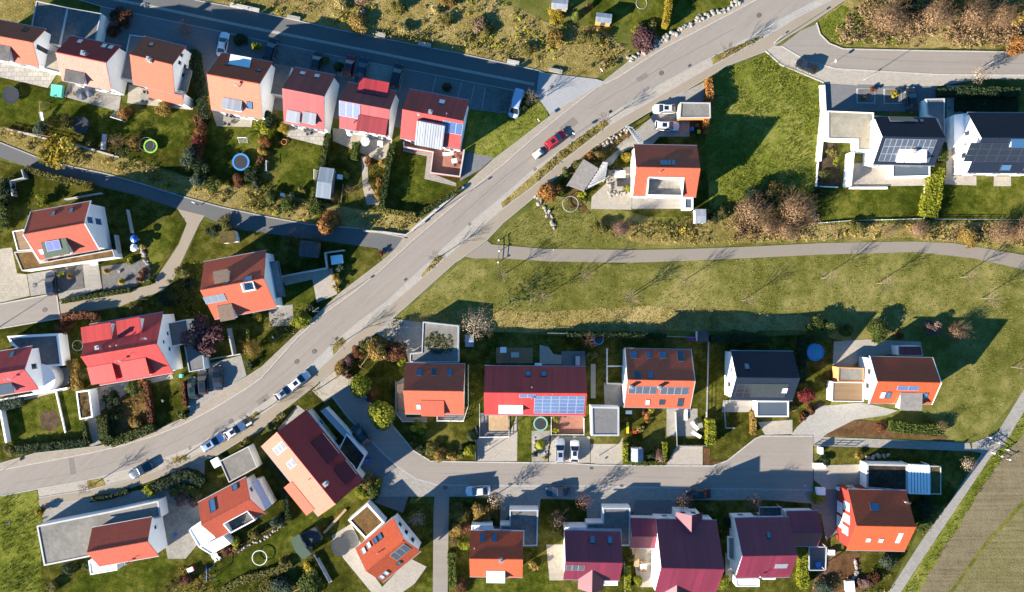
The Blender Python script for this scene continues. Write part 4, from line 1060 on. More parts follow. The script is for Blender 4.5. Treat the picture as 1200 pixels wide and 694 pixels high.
# ================================================================ light, sky, camera
w = bpy.data.worlds.new('World'); S.world = w; w.use_nodes = True
nt = w.node_tree; bg = nt.nodes['Background']; sk = nt.nodes.new('ShaderNodeTexSky'); sk.sky_type = 'NISHITA'; sk.sun_disc = False
EL, AZ = 22.5, 32.8
dirv = Vector((math.cos(rad(AZ)) * math.cos(rad(EL)), math.sin(rad(AZ)) * math.cos(rad(EL)), -math.sin(rad(EL))))
sk.sun_elevation = rad(EL); sk.sun_rotation = math.atan2(-dirv.x, -dirv.y) % (2 * PI); sk.air_density = 1.0; sk.dust_density = .1; sk.ozone_density = 3.0
hs = nt.nodes.new('ShaderNodeHueSaturation'); hs.inputs['Saturation'].default_value = 1.32; hs.inputs['Value'].default_value = 1.5; nt.links.new(sk.outputs[0], hs.inputs['Color']); nt.links.new(hs.outputs[0], bg.inputs[0]); bg.inputs[1].default_value = .05
sl = bpy.data.lights.new('sun', 'SUN'); sl.energy = 5.0; sl.angle = rad(.5); sl.color = (1.0, .90, .76)
so = bpy.data.objects.new('sun', sl); COL.objects.link(so); so.rotation_euler = dirv.to_track_quat('-Z', 'Y').to_euler(); so.location = (-80, -50, 60)
cd = bpy.data.cameras.new('camera'); cam = bpy.data.objects.new('camera', cd); COL.objects.link(cam); S.camera = cam
cam.location = (0, 0, H); cam.rotation_euler = (0, 0, 0); cd.sensor_width = 36; cd.lens = 28; cd.clip_end = 5000; cd.clip_start = .5
S.view_settings.view_transform = 'Standard'; S.view_settings.look = 'None'; S.view_settings.exposure = 1.75; S.view_settings.gamma = 1
S.cycles.max_bounces = 6; S.cycles.use_denoising = True

# ================================================================ ground
mb = MB(); mb.face([(-1500, -1500, 0), (1500, -1500, 0), (1500, 1500, 0), (-1500, 1500, 0)]); tag(mb.build('ground', 'grass_field'), kind='structure')
# wild slopes and meadows
patch('rough_slope', PX(150, -40, 232, 1, 333, 21, 460, 47.5, 537, 62.5, 634, 83, 697, 94, 724, 78, 738, 62, 700, 30, 640, 26, 560, -10, 520, -40), 'grass_dry', 1, .5)
patch('rough_slope', PX(-20, -20, 52, -20, 40, 8, 22, 26, -20, 40), 'grass_dry', 1, .3)
patch('lawn', PX(690, 28, 700, -40, 900, -40, 872, -2, 821, 22, 779, 44, 735, 30), 'grass_lawn_rich', 1, .3)
patch('slope', PX(-20, 148, 30, 153, 90, 168, 150, 186, 200, 202, 240, 214, 300, 222, 360, 236, 430, 248, 488, 252, 500, 262, 478, 276, 440, 272, 361, 262, 307, 252, 260, 242, 216, 230, 165, 214, 125, 203, 87, 195, 50, 186, 0, 165, -20, 160), 'grass_dry', 1, .4)
patch('meadow', PX(823, 97, 898, 62, 963, 96, 961, 150, 958, 232, 955, 258, 900, 262, 830, 258, 826, 180), 'grass_rough', 1, .25)
patch('meadow', PX(466, 372, 545, 304, 600, 303, 740, 308, 880, 302, 961, 298, 1074, 295, 1138, 302, 1230, 318, 1230, 460, 1195, 462, 1150, 515, 960, 512, 960, 384, 480, 384), 'grass_meadow', 1, .3)
patch('rough_slope', PX(480, 372, 560, 360, 640, 366, 760, 358, 880, 366, 960, 372, 960, 388, 480, 388), 'grass_dry', 2, .5)
patch('meadow', PX(576, 284, 600, 262, 640, 226, 668, 212, 700, 240, 760, 252, 830, 256, 960, 262, 1230, 260, 1230, 300, 1166, 292, 1068, 283, 961, 285, 740, 292, 636, 291), 'grass_meadow', 1, .3)
patch('rough_slope', PX(700, 258, 780, 262, 850, 250, 960, 264, 1090, 262, 1230, 258, 1230, 292, 1166, 288, 1068, 279, 961, 281, 800, 288, 740, 284), 'grass_dry', 2, .4)
patch('rough_slope', PX(958, 24, 980, 8, 1040, -30, 1240, -30, 1240, 58, 1068, 56, 990, 54, 972, 48), 'grass_dry', 1, .4)
patch('meadow', PX(958, 26, 985, 6, 1010, 16, 1030, 40, 1070, 52, 988, 55, 972, 49, 962, 38), 'grass_rough', 2, .4)
patch('meadow', PX(-20, 578, 44, 575, 46, 592, 58, 608, 46, 640, 56, 694, 60, 730, -20, 730), 'grass_rough', 1, .3)
patch('field', PX(1230, 468, 1200, 490, 1128, 592, 1095, 640, 1040, 740, 1260, 740), 'field_soil', 1)
patch('field_edge', PX(1230, 440, 1200, 480, 1161, 535, 1125, 588, 1095, 634, 1055, 694, 1030, 740, 1058, 740, 1072, 700, 1108, 640, 1138, 592, 1175, 536, 1230, 470), 'grass_rough', 2, .5)
patch('field', PX(1240, 538, 1150, 640, 1110, 694, 1080, 740, 1260, 740), 'field_stubble', 2, .5)
patch('field_track', PX(1240, 540, 1150, 640, 1104, 706, 1108, 707, 1153, 642.5, 1245, 544), 'grass_meadow', 3, .12)
# garden grounds
patch('garden_ground', PX(-20, 88, 60, 104, 150, 122, 232, 120, 330, 140, 460, 166, 560, 185, 640, 138, 642, 148, 556, 215, 490, 248, 430, 246, 360, 234, 300, 220, 240, 212, 200, 200, 150, 184, 90, 166, 30, 152, -20, 146), 'grass_lawn', 2, .15)
patch('garden_ground', PX(-20, 184, 30, 196, 111, 218, 161, 230, 208, 246, 218, 262, 208, 286, 192, 310, 176, 334, 150, 340, 68, 354, -20, 350), 'grass_lawn', 2)
patch('garden_ground', PX(236, 260, 262, 265, 287, 271, 341, 278, 401, 286, 442, 292, 447, 306, 400, 343, 370, 370, 349, 390, 307, 430, 290, 441, 246, 467, 213, 491, 180, 506, 118, 523, 104, 524, 42, 531, -20, 548, -20, 390, 70, 374, 141, 360, 192, 342, 206, 326, 220, 296), 'grass_lawn', 2)
patch('garden_ground', PX(46, 592, 110, 584, 215, 550, 305, 506, 380, 445, 450, 532, 487, 562, 480, 590, 508, 590, 508, 740, 50, 740, 48, 640, 60, 610), 'grass_lawn', 2)
patch('garden_ground', PX(526, 585, 1010, 585, 1090, 590, 1041, 694, 1020, 740, 524, 740), 'grass_lawn', 2)
patch('garden_ground', PX(470, 378, 560, 388, 700, 396, 850, 396, 955, 392, 990, 400, 975, 470, 952, 508, 892, 511, 850, 540, 660, 542, 505, 540, 484, 528, 458, 496, 410, 440, 392, 434, 436, 396), 'grass_lawn', 2)
patch('garden_ground', PX(640, 228, 690, 178, 735, 150, 822, 100, 828, 180, 832, 256, 760, 254, 690, 236), 'grass_lawn', 2)
patch('garden_ground', PX(962, 216, 1090, 216, 1230, 205, 1230, 260, 1080, 258, 955, 262), 'grass_lawn_rich', 2)
patch('garden_ground', PX(958, 521, 1138, 528, 1150, 532, 1113, 588, 1090, 600, 960, 590), 'grass_lawn', 2)
# sunny garden lawns (mown, greener)
for px in (PX(-10, 96, 60, 112, 150, 130, 220, 136, 222, 160, 200, 178, 150, 168, 70, 150, -10, 138), PX(228, 148, 300, 150, 312, 176, 300, 212, 246, 206, 232, 190), PX(318, 172, 376, 172, 366, 232, 318, 224, 330, 200)):
    patch('lawn', px, 'grass_lawn_rich', 3, .3)
patch('lawn', G6(610, 300, 840, 320, 830, 470, 1030, 520, 800, 660, 550, 600), 'grass_lawn_rich', 3)
patch('lawn', K(860, 30, 960, 0, 1075, -20, 1040, 60, 960, 200, 890, 300, 860, 200), 'grass_lawn_rich', 3)
patch('lawn', L(560, 370, 725, 330, 745, 465, 615, 530), 'grass_lawn_rich', 3); patch('lawn', L(330, 590, 410, 580, 415, 690, 340, 694), 'grass_lawn_rich', 3)
patch('lawn', N(130, 440, 320, 340, 440, 350, 520, 650, 100, 670, 30, 650, 20, 460), 'grass_lawn_rich', 3)
patch('lawn', N(860, 300, 1050, 270, 1070, 430, 900, 540, 870, 500), 'grass_lawn', 3)
patch('lawn', V(450, 350, 505, 360, 505, 690, 340, 690, 330, 640, 440, 570), 'grass_lawn_rich', 3)
patch('lawn', V(640, 600, 1120, 540, 1180, 620, 1180, 700, 640, 700), 'grass_lawn_rich', 3)
patch('lawn', T(480, 420, 760, 250, 780, 290, 690, 345, 560, 440, 420, 560, 200, 690, 150, 620, 330, 520), 'grass_lawn_rich', 3)
patch('lawn', SS(310, 690, 390, 600, 470, 610, 800, 520, 830, 560, 740, 640, 720, 720, 310, 720), 'grass_lawn_rich', 3)
patch('lawn', U(925, 45, 1005, 40, 1005, 300, 925, 300), 'grass_lawn_rich', 3)
patch('lawn', PX(962, 224, 1082, 220, 1082, 256, 962, 260), 'grass_lawn_rich', 3); patch('lawn', PX(1102, 216, 1230, 212, 1230, 256, 1102, 257), 'grass_lawn_rich', 3)
patch('meadow', PX(1010, 500, 1180, 470, 1150, 512, 1010, 508), 'grass_meadow', 3, .3)
# bare and mulched beds
patch('bed', N(230, 480, 250, 455, 320, 450, 350, 500, 345, 545, 290, 575, 240, 550), 'soil', 4, .12)
patch('bed', RR(290, 410, 330, 430, 430, 490, 590, 500, 610, 550, 860, 560, 850, 575, 330, 560, 200, 520), 'mulch', 4, .15)
patch('bed', Q8(930, 340, 985, 340, 985, 450, 1160, 450, 1165, 485, 930, 485), 'mulch', 4)
patch('bed', I(200, 120, 370, 100, 390, 150, 260, 240, 120, 300, 20, 420, 0, 360), 'leaf_litter', 4, .3)
patch('bed', I(30, 430, 110, 460, 100, 520, 160, 600, 30, 560), 'leaf_litter', 4, .2)
patch('bed', X(400, 460, 520, 450, 530, 614, 320, 614, 330, 560), 'mulch', 4, .2)
patch('bed', N(560, 310, 860, 280, 900, 520, 640, 640, 580, 480), 'leaf_litter', 3, .3)

# ================================================================ roads
S1 = PX(-20, 549, 0, 543, 42, 531, 104, 524, 118, 522.5, 180, 506, 213, 491, 246, 467, 290, 441, 307, 430, 349, 390, 370, 370, 400, 342.5, 447.8, 306, 463, 293, 478, 272, 543, 219, 578, 187.5, 643, 137.5, 660, 124, 708, 95, 735, 73.5, 779, 46, 821, 23, 872, 0, 915, -25)
K1 = PX(-20, 556, 0, 551, 50, 541.5, 105, 531, 140, 523, 180, 511, 213, 498, 250, 479, 290, 454.5, 307, 442.5, 350, 394.5, 382, 366, 418, 340, 445, 318, 485, 281, 522, 249, 560, 216.5, 590, 192.7, 625, 162, 660, 133, 700, 102, 724, 91, 775, 58, 841, 24, 890, -2, 930, -25)
K2 = PX(-20, 585, 0, 581.5, 44, 573, 101, 563, 150, 550, 203, 533, 236, 519, 262, 503, 287, 488, 321, 464.5, 345, 443.5, 365, 428, 387, 406, 420, 378, 453, 354, 490, 319, 513, 297.6, 550, 263, 585, 234, 625, 199, 650, 181, 708, 139, 761, 106, 833, 67.7, 880, 43, 915, 23, 958, 0, 1000, -24)
K3 = PX(46, 583, 101.5, 574.6, 150, 563, 205, 544, 240, 528, 258, 519, 300, 490, 345, 458, 390, 418, 405, 403, 453, 361, 490, 330, 520, 304, 555, 273, 589, 245, 623, 220, 658, 190, 715, 146, 760, 120, 837, 76, 896, 44, 935, 20, 975, 0, 1010, -22)
K4 = PX(46, 592, 80, 588, 110, 584, 150, 573, 215, 549, 255, 533, 280, 518, 305, 505, 323, 488, 365, 455, 392, 433, 435, 395, 460, 373, 475, 360, 533, 308, 545, 300, 571, 281, 590, 261, 630, 228, 670, 193, 695, 173, 733, 148, 785, 117, 820, 96.5, 850, 78, 898, 60, 925, 42, 958, 22, 990, 0, 1020, -20)
def off(pl, dx, dy): return [(x + dx, y + dy) for x, y in pl]
patch('main_road', K1 + K2[::-1], 'asphalt_road', z=.045)
slabs('pavement', S1, K1, 'pavement', .13)
patch('parking_strip', K2[2:] + K3[::-1], 'paving_light', z=.05)
slabs('path_beside_road', K3, K4, 'path_beige', .10)
line('kerb', K1, .17, 'kerb', .145); line('kerb', K2, .2, 'kerb_grey', .075); line('kerb', K3, .18, 'kerb_grey', .115)
line('kerb', S1, .12, 'kerb_grey', .15); line('kerb', K4, .12, 'kerb_grey', .115)
for a, b, c in ((Z3(80, 640), Z3(60, 690), 0),): pass
for px in (SS(322, 68, 345, 66, 358, 140, 330, 148), ): patch('road_patch', px, 'asphalt_patch', z=.049)
line('road_joint', PX(530, 262, 590, 208, 648, 164), .14, 'asphalt_patch', .048, .04)
line('road_joint', PX(690, 128, 760, 88, 860, 34), .12, 'asphalt_patch', .048, .04)
# planted islands in the parking strip
for px in (Z5(408, 452, 480, 440, 495, 474, 412, 492), Z5(808, 348, 868, 328, 880, 358, 815, 380), Z4(548, 450, 600, 406, 628, 430, 580, 466), Z4(958, 110, 975, 70, 1000, 62, 1022, 82, 985, 120, 960, 148), Z3(772, 250, 850, 155, 884, 172, 830, 220, 778, 262), Z2(548, 470, 690, 345, 800, 250, 832, 280, 690, 395, 556, 502), Z2(800, 240, 1030, 78, 1055, 105, 830, 278), Z1(928, 266, 1010, 232, 1175, 165, 1178, 185, 1060, 245, 940, 304)):
    patch('planted_island', px, 'grass_dry', z=.07)
patch('cobble_strip', Z4(870, 190, 960, 95, 985, 80, 955, 150, 890, 205), 'cobble_pale', z=.066)
patch('cobble_strip', E(20, 165, 130, 92, 290, 8, 330, 8, 340, 20, 180, 100, 60, 165), 'cobble_pale', z=.066)
# upper street with its gutter and forecourts
top = PX(140, -30, 232, 1, 270, 8, 333, 21, 401, 36, 460, 47.5, 537, 62.5, 632, 83); bot = PX(60, -10, 120, 8, 187, 22, 240, 33, 300, 46, 400, 67, 474, 81, 540, 94, 607, 107, 628, 112)
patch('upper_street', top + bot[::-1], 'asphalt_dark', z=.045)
patch('forecourt', PX(118, 8, 190, 23, 300, 46, 400, 67, 474, 82, 612, 109, 604, 135, 548, 128, 540, 150, 470, 150, 330, 130, 240, 118, 225, 90, 150, 70, 108, 50), 'paving_dark', z=.04)
line('kerb', top, .16, 'kerb_grey', .12); line('gutter_line', PX(110, -6, 137, 0, 188, 10, 240, 21, 297, 33, 373, 48, 460, 65.5, 540, 82, 626, 99), .5, 'paving_light', .052, .04)
line('kerb', bot, .14, 'kerb_grey', .07)
for a in ((474, 82, 468, 108), (511, 90, 506, 110), (541, 97, 536, 116), (556, 100, 551, 122), (569, 102, 565, 126)): line('bay_line', PX(*a), .14, 'kerb_grey', .06, .03)
patch('forecourt', B(880, 340, 1010, 360, 990, 470, 870, 440), 'paving_grey', z=.062); patch('forecourt', B(1040, 360, 1230, 400, 1200, 500, 1030, 480), 'paving_grey', z=.062)
patch('forecourt', C(640, 500, 830, 540, 810, 650, 630, 630), 'gravel_dark', z=.062); patch('forecourt', B(510, 270, 710, 310, 650, 400, 500, 370), 'gravel_dark', z=.062)
patch('cobbled_apron', PX(632, 83, 640, 86, 699, 93, 708, 96, 660, 125, 645, 136, 640, 128, 628, 112), 'cobble', z=.14)
patch('verge', PX(612, 112, 628, 113, 640, 127, 643, 138, 600, 170, 578, 188, 545, 178, 550, 130, 600, 135), 'grass_rough', 3, .2)
# lower-left street and the lane off it
t2 = PX(-15, 161, 0, 167, 50, 187, 87, 196, 125, 204, 165, 215, 216, 231, 260, 243, 307, 253, 361, 263, 422, 268, 478, 279); b2 = PX(-15, 179, 0, 184.5, 30, 194.5, 111, 217, 161, 229, 208, 245, 240, 254, 262, 264, 287, 270, 341, 277, 401, 285, 442, 291, 450, 298, 463, 294)
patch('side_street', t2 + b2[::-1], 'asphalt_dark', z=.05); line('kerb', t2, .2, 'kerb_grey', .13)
patch('lane', PX(208, 245, 240, 253, 234, 262, 218, 296, 204, 327, 191, 341, 161, 351, 141, 359, 70, 371, 68, 354, 151, 340, 177, 334, 194, 310, 210, 286, 219, 262), 'path_beige', z=.055)
patch('left_street', K(-60, 495, 0, 480, 330, 420, 350, 560, 0, 620, -60, 635), 'asphalt_street', z=.05)
line('kerb', K(-60, 490, 0, 478, 280, 425, 330, 418, 350, 560), .22, 'kerb', .12); line('kerb', K(350, 560, 0, 620, -60, 635), .2, 'kerb', .12)
patch('plaza', K(-60, 165, 0, 158, 70, 150, 100, 300, 155, 305, 175, 430, 0, 470, -60, 480), 'paving_beige', z=.05)
patch('drive', K(158, 305, 330, 275, 325, 410, 180, 432), 'paving_grey', z=.052)
# right-hand street
patch('right_street', E(130, 200, 215, 135, 283, 105, 300, 150, 340, 190, 400, 212, 700, 219, 1250, 227, 1250, 328, 810, 325, 370, 300, 240, 265), 'asphalt_street', z=.13)
patch('right_footway', E(65, 222, 100, 200, 130, 200, 240, 265, 370, 300, 810, 325, 1250, 328, 1250, 345, 1000, 345, 820, 375, 580, 375, 560, 370, 320, 365, 310, 355, 130, 285), 'paving_light', z=.125)
line('kerb', E(285, 100, 300, 150, 340, 190, 400, 214, 700, 221, 1250, 229), .2, 'kerb', .2); line('kerb', E(130, 200, 240, 265, 370, 300, 810, 325, 1250, 328), .2, 'kerb', .18); line('kerb', E(62, 222, 130, 283, 310, 357, 318, 365, 300, 694), .2, 'kerb', .2)
# meadow path
patch('meadow_path', PX(545, 301, 571, 282, 576, 286.5, 637, 291.5, 740, 293, 800, 292, 880, 289, 961, 285, 1069, 283, 1117, 285, 1166, 293, 1240, 306, 1240, 324, 1200, 316, 1139, 302.5, 1074, 295.5, 961, 298.5, 880, 302.5, 800, 306, 740, 308, 642, 306.5, 591, 303, 555, 303), 'asphalt_path', z=.06)
# lower street, turning head, footpaths
rt = PX(405, 425, 412, 440, 432, 470, 458, 496, 484.5, 528, 505, 540.5, 559, 541.5, 660, 542.5, 700, 545, 835, 546, 852, 540, 885, 514, 892, 511, 952.5, 511)
lb = PX(372, 449, 376, 447, 408, 489, 448, 530, 466, 547, 487, 561, 511, 568, 561, 569, 660, 569, 800, 572, 952.5, 574)
patch('lower_street', rt + lb[::-1], 'asphalt_street', z=.115)
line('kerb', rt[1:], .22, 'kerb', .15); line('kerb', lb[1:], .3, 'kerb_grey', .125)
patch('paved_margin', PX(466, 547, 487, 561, 511, 568, 660, 569, 952, 574, 952, 590, 900, 586, 700, 586, 530, 582, 440, 582, 448, 560), 'paving_grey', z=.095)
patch('apron', Z4(860, 310, 970, 215, 1030, 260, 1030, 290, 920, 365), 'paving_beige', z=.12)
patch('footpath', PX(510, 569, 527, 569, 526, 600, 524, 740, 507, 740, 508, 600), 'asphalt_street', z=.11)
patch('footpath', PX(952, 511.5, 1040, 515, 1136, 519, 1139, 529, 1040, 525, 952, 521.5), 'paving_grey', z=.08)
patch('field_path', PX(1250, 384, 1196, 462, 1168, 508, 1139, 519, 1139, 529, 1150, 531, 1113, 588, 1080, 633, 1041, 694, 1010, 740, 1030, 740, 1055.5, 694, 1095.5, 633, 1125.6, 588, 1161, 535, 1178, 519, 1200, 482, 1260, 400), 'paving_grey', z=.085)
# drives, terraces and yards
for nm, px, m in (
    ('drive', U(685, 100, 705, 160, 872, 160, 925, 20, 922, 300, 690, 300), 'paving_light'), ('drive', U8(640, 160, 980, 160, 980, 390, 620, 390), 'paving_light'),
    ('drive', U8(985, 225, 1240, 230, 1240, 400, 985, 395), 'paving_light'), ('drive', Q8(-20, 300, 185, 300, 225, 240, 220, 475, -20, 475), 'paving_light'),
    ('drive', Q8(690, 320, 920, 322, 920, 492, 600, 490), 'paving_light'), ('drive', RR(175, 555, 200, 520, 300, 430, 480, 415, 640, 450, 590, 470, 450, 490, 330, 550, 280, 590, 270, 560), 'cobble_pale'),
    ('drive', RR(30, 500, 180, 490, 180, 552, 60, 556), 'paving_light'), ('drive', RR(360, 150, 500, 140, 740, 150, 740, 200, 500, 210, 420, 270, 355, 250), 'paving_light'),
    ('drive', Z3(640, 452, 780, 470, 780, 600, 715, 660, 700, 600, 560, 520), 'paving_grey'), ('drive', X(330, 90, 535, 85, 535, 185, 380, 190, 330, 150), 'paving_light'),
    ('drive', E(320, 365, 810, 375, 810, 490, 318, 480), 'paving_dark'), ('drive', E(318, 303, 465, 318, 462, 372, 318, 362), 'paving_light'),
    ('drive', D(-0, 0, 1, 0, 1, 1), 'paving_light'),
    ('drive', Z1(480, 694, 640, 560, 700, 480, 900, 385, 900, 470, 780, 555, 830, 560, 830, 640, 690, 640, 640, 694), 'paving_grey'),
    ('path', I(160, 570, 165, 500, 250, 420, 240, 290, 380, 180, 430, 170, 420, 200, 330, 250, 270, 330, 250, 520, 400, 530, 395, 575), 'paving_light'),
    ('terrace', I6(430, 180, 600, 150, 600, 420, 420, 400), 'paving_beige'), ('terrace', I(400, 495, 700, 495, 700, 570, 400, 570), 'deck_grey'),
    ('drive', L(540, 320, 840, 270, 870, 420, 750, 470, 725, 335, 570, 370), 'paving_light'), ('terrace', L(470, 500, 610, 480, 620, 600, 480, 610), 'gravel'),
    ('yard', Z4(380, 185, 530, 145, 555, 240, 290, 410, 250, 300, 370, 270), 'paving_grey'), ('path', N(495, 500, 570, 490, 590, 640, 525, 665), 'paving_grey'),
    ('yard', K(480, 240, 570, 230, 595, 390, 350, 460, 335, 410, 495, 385), 'paving_grey'), ('yard', K(590, 260, 860, 220, 860, 330, 780, 380, 600, 400), 'gravel_dark'), ('yard', K(330, 275, 480, 250, 490, 385, 330, 410), 'gravel_dark'),
    ('terrace', N(560, 320, 750, 280, 740, 350, 580, 460), 'paving_light'), ('terrace', N(850, 270, 1000, 240, 1010, 265, 850, 300), 'paving_light'), ('yard', N(215, 380, 290, 210, 410, 200, 400, 300), 'paving_grey'), ('terrace', N(-20, 400, 380, 320, 400, 330, -20, 430), 'paving_light'),
    ('yard', SS(200, 300, 740, 200, 860, 130, 920, 80, 957, 60, 957, 180, 780, 300, 200, 420), 'paving_grey'), ('drive', SS(180, 262, 260, 256, 420, 245, 520, 235, 500, 310, 220, 380), 'paving_grey'),
    ('yard', T(-60, 330, 60, 300, 130, 350, 110, 500, 60, 560, -10, 560), 'gravel'), ('yard', O(520, 560, 640, 420, 690, 460, 580, 600), 'paving_grey'), ('drive', U(-100, 200, 0, 60, 150, 260, 220, 340, 320, 410, 260, 600, 100, 540, 0, 480), 'paving_dark'),
    ('yard', T(640, 470, 720, 420, 760, 500, 740, 520, 820, 640, 860, 694, 800, 694, 690, 560), 'paving_light'), ('terrace', V(130, 650, 300, 470, 400, 520, 330, 620, 230, 690, 110, 690), 'paving_light'),
    ('terrace', G6(180, 120, 600, 200, 570, 320, 500, 350, 180, 210), 'paving_beige'), ('path', G6(380, 320, 420, 320, 430, 500, 520, 660, 420, 660, 390, 540), 'paving_beige'),
    ('path', HH(165, 210, 335, 240, 320, 360, 470, 420, 470, 440, 285, 395, 300, 265, 160, 235), 'paving_grey'), ('yard', HH(520, 240, 690, 270, 610, 340, 490, 410), 'paving_dark'),
    ('terrace', G(580, 75, 800, 110, 790, 205, 570, 150), 'flagstone'), ('terrace', A8(-20, 520, 520, 620, 420, 770, -20, 670), 'flagstone'), ('terrace', A9(600, 130, 890, 200, 1060, 250, 1040, 380, 560, 250), 'paving_grey'),
    ('terrace', A(750, 490, 1130, 600, 1120, 640, 740, 600), 'paving_beige'), ('terrace', G(140, 0, 380, 40, 370, 95, 170, 90), 'paving_beige'),
    ('terrace', P8(160, 205, 480, 205, 480, 340, 160, 340), 'deck_brown'), ('terrace', P8(540, 180, 620, 200, 660, 260, 730, 270, 730, 350, 540, 350), 'paving_light'), ('terrace', P8(730, 235, 940, 235, 940, 360, 730, 360), 'paving_dark'),
    ('path', Q(160, 280, 188, 280, 188, 480, 160, 480), 'paving_light'), ('yard', Q(235, 390, 350, 400, 350, 530, 240, 520), 'paving_grey'), ('terrace', Q(600, 540, 780, 540, 780, 700, 600, 700), 'paving_grey'), ('terrace', Q(930, 490, 1100, 495, 1090, 560, 920, 560), 'deck_grey'),
    ('terrace', U(705, 20, 875, 20, 875, 155, 705, 155), 'paving_dark'), ('terrace', U8(650, -20, 925, -20, 925, 130, 650, 130), 'terrace_red'), ('bed', U8(470, 110, 630, 110, 610, 380, 470, 380), 'gravel'),
    ('terrace', P(120, 440, 180, 400, 180, 640, 300, 640, 300, 665, 160, 665, 120, 620), 'paving_grey'), ('terrace', P(355, 625, 520, 625, 515, 660, 355, 660), 'paving_dark'),
    ('forecourt', U(830, 440, 1070, 430, 1050, 590, 880, 600, 820, 690), 'paving_grey'), ('forecourt', WW(230, 45, 540, 45, 520, 180, 480, 230, 330, 230, 240, 260), 'paving_grey'), ('forecourt', WW(540, 50, 760, 60, 760, 240, 500, 240), 'paving_dark'),
    ('terrace', WW(0, 390, 100, 390, 105, 600, 20, 600), 'paving_beige'), ('terrace', WW(500, 410, 660, 410, 640, 640, 540, 640), 'paving_light'), ('terrace', WW(1050, 440, 1115, 440, 1110, 610, 1050, 600), 'paving_light'),
    ('terrace', X(310, 430, 385, 430, 380, 525, 310, 525), 'paving_dark'), ('yard', X(320, 190, 470, 190, 480, 330, 380, 400, 360, 290, 320, 280), 'paving_dark'), ('terrace', HH(165, 180, 510, 222, 488, 383, 325, 358, 337, 238, 165, 208), 'terrace_red'),
    ('terrace', J(430, 230, 600, 220, 780, 280, 780, 325, 440, 330), 'paving_light'), ('path', J(845, 280, 980, 285, 980, 325, 840, 320), 'paving_light'), ('path', J(1055, 285, 1130, 285, 1130, 328, 1055, 328), 'paving_light'), ('yard', J(850, -110, 940, -110, 910, 280, 848, 280), 'paving_light'),
    ('bed', J(298, 142, 375, 142, 390, 330, 290, 330), 'soil')):
    patch(nm, px, m, 4)

for px in (PX(655, 150, 672, 137, 678, 144, 661, 157), PX(420, 392, 432, 381, 438, 387, 426, 398), PX(300, 470, 313, 461, 317, 467, 304, 476), PX(745, 92, 757, 85, 760, 90, 748, 97), PX(575, 250, 582, 243, 590, 251, 583, 258)): patch('road_patch', px, 'asphalt_patch', z=.0485)
for px in (PX(20, 566, 80, 556, 140, 540, 200, 520, 250, 496, 300, 470), PX(330, 440, 360, 412, 392, 384, 430, 350), PX(560, 240, 600, 204, 640, 170), PX(520, 555, 600, 556, 700, 557, 800, 560), PX(985, 66, 1060, 72, 1130, 74, 1200, 75)): line('road_seam', px, .07, 'asphalt_patch', .134 if px[0][0] > 900 else (.118 if px[0][1] > 540 and px[0][0] > 400 else .0495), .04)
# ================================================================ houses
HS = {}
# --- row below the upper street
HS[1] = gable('white gabled house with orange roof cut by the frame beside two big flat garages', A(-60, 106, 270, 168, 222, 388, -108, 326), 5.0, 40, 'roof_orange', gw=[('E', -0.2, 4.6, 1.0, 3.6)], feats=[
    ('skyd', A(148, 172)[0], .9, 1.2), ('dormer', A(10, 350)[0], 4.6, 1.5, 10, 'gravel_dark', 'white', True)])
flat('', A(252, 296, 338, 288, 352, 426, 222, 392), 3.0, 'paving_beige', 'coping', parent=HS[1])
HS[2] = gable('white house with weathered tile roof coloured pale pink on its sunlit slope and a grey dormer', A(415, 206, 702, 270, 645, 525, 360, 470), 5.2, 41, 'roof_maroon', roof2='roof_sunlit_pink', feats=[  # mottling is wear; pale south and maroon north carry sun and shade as colour
    ('skyw', A(465, 242)[0], .8, 1.1), ('skyw', A(605, 268)[0], .8, 1.1), ('skyw', A(645, 276)[0], .8, 1.1), ('chimw', A(500, 318)[0], .7), ('dormer', A(455, 484)[0], 3.3, 1.35, 6, 'gravel_dark', 'white', True)])
HS[3] = gable('white house with plain orange roof stepping down over a covered terrace', A(830, 210, 1073, 268, 1020, 548, 780, 490), 5.2, 37, 'roof_orange', gw=[('E', 1.2, 5.6, 0.8, 1.2), ('E', 2.6, 5.6, 0.8, 1.2), ('E', -0.4, 3.2, 0.9, 1.2), ('E', 1.2, 3.2, 0.9, 1.2)], feats=[
    ('skyd', A(880, 258)[0], .9, 1.1), ('chim', A(875, 352)[0], .7), ('lean', 'S', -1.0, 5.3, 1.5, 'roof_orange'), ('balcony', 'E', -3.2, .8, 2.8, 1.3, 'glass_clear')])
HS[4] = gable('white house with salmon roof, silver dormer and a glazed blue box on its ridge side', B(195, 306, 495, 362, 432, 690, 137, 638), 5.2, 41, 'roof_brick', roof2='roof_sunlit_peach', feats=[  # south slope takes a lighter roof colour for sun, north a darker for shade
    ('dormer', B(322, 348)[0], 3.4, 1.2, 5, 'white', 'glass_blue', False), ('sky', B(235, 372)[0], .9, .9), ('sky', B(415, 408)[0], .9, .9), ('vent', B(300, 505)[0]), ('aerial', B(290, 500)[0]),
    ('dormer', B(268, 640)[0], 3.2, 1.3, 4, 'roof_tin', 'white', True), ('sky', B(360, 611)[0], 1.0, 1.4)])
HS[5] = gable('white house with rose red metal roof and two grey shed dormers', B(625, 386, 860, 442, 792, 752, 554, 716), 5.2, 41, 'roof_rose', feats=[
    ('skyw', B(668, 426)[0], .9, .9), ('skyw', B(752, 442)[0], .9, .9), ('dormer', G(620, 66)[0], 2.1, 1.1, 12, 'roof_tin', 'white', True), ('dormer', G(712, 74)[0], 2.1, 1.1, 12, 'roof_tin', 'white', True)])
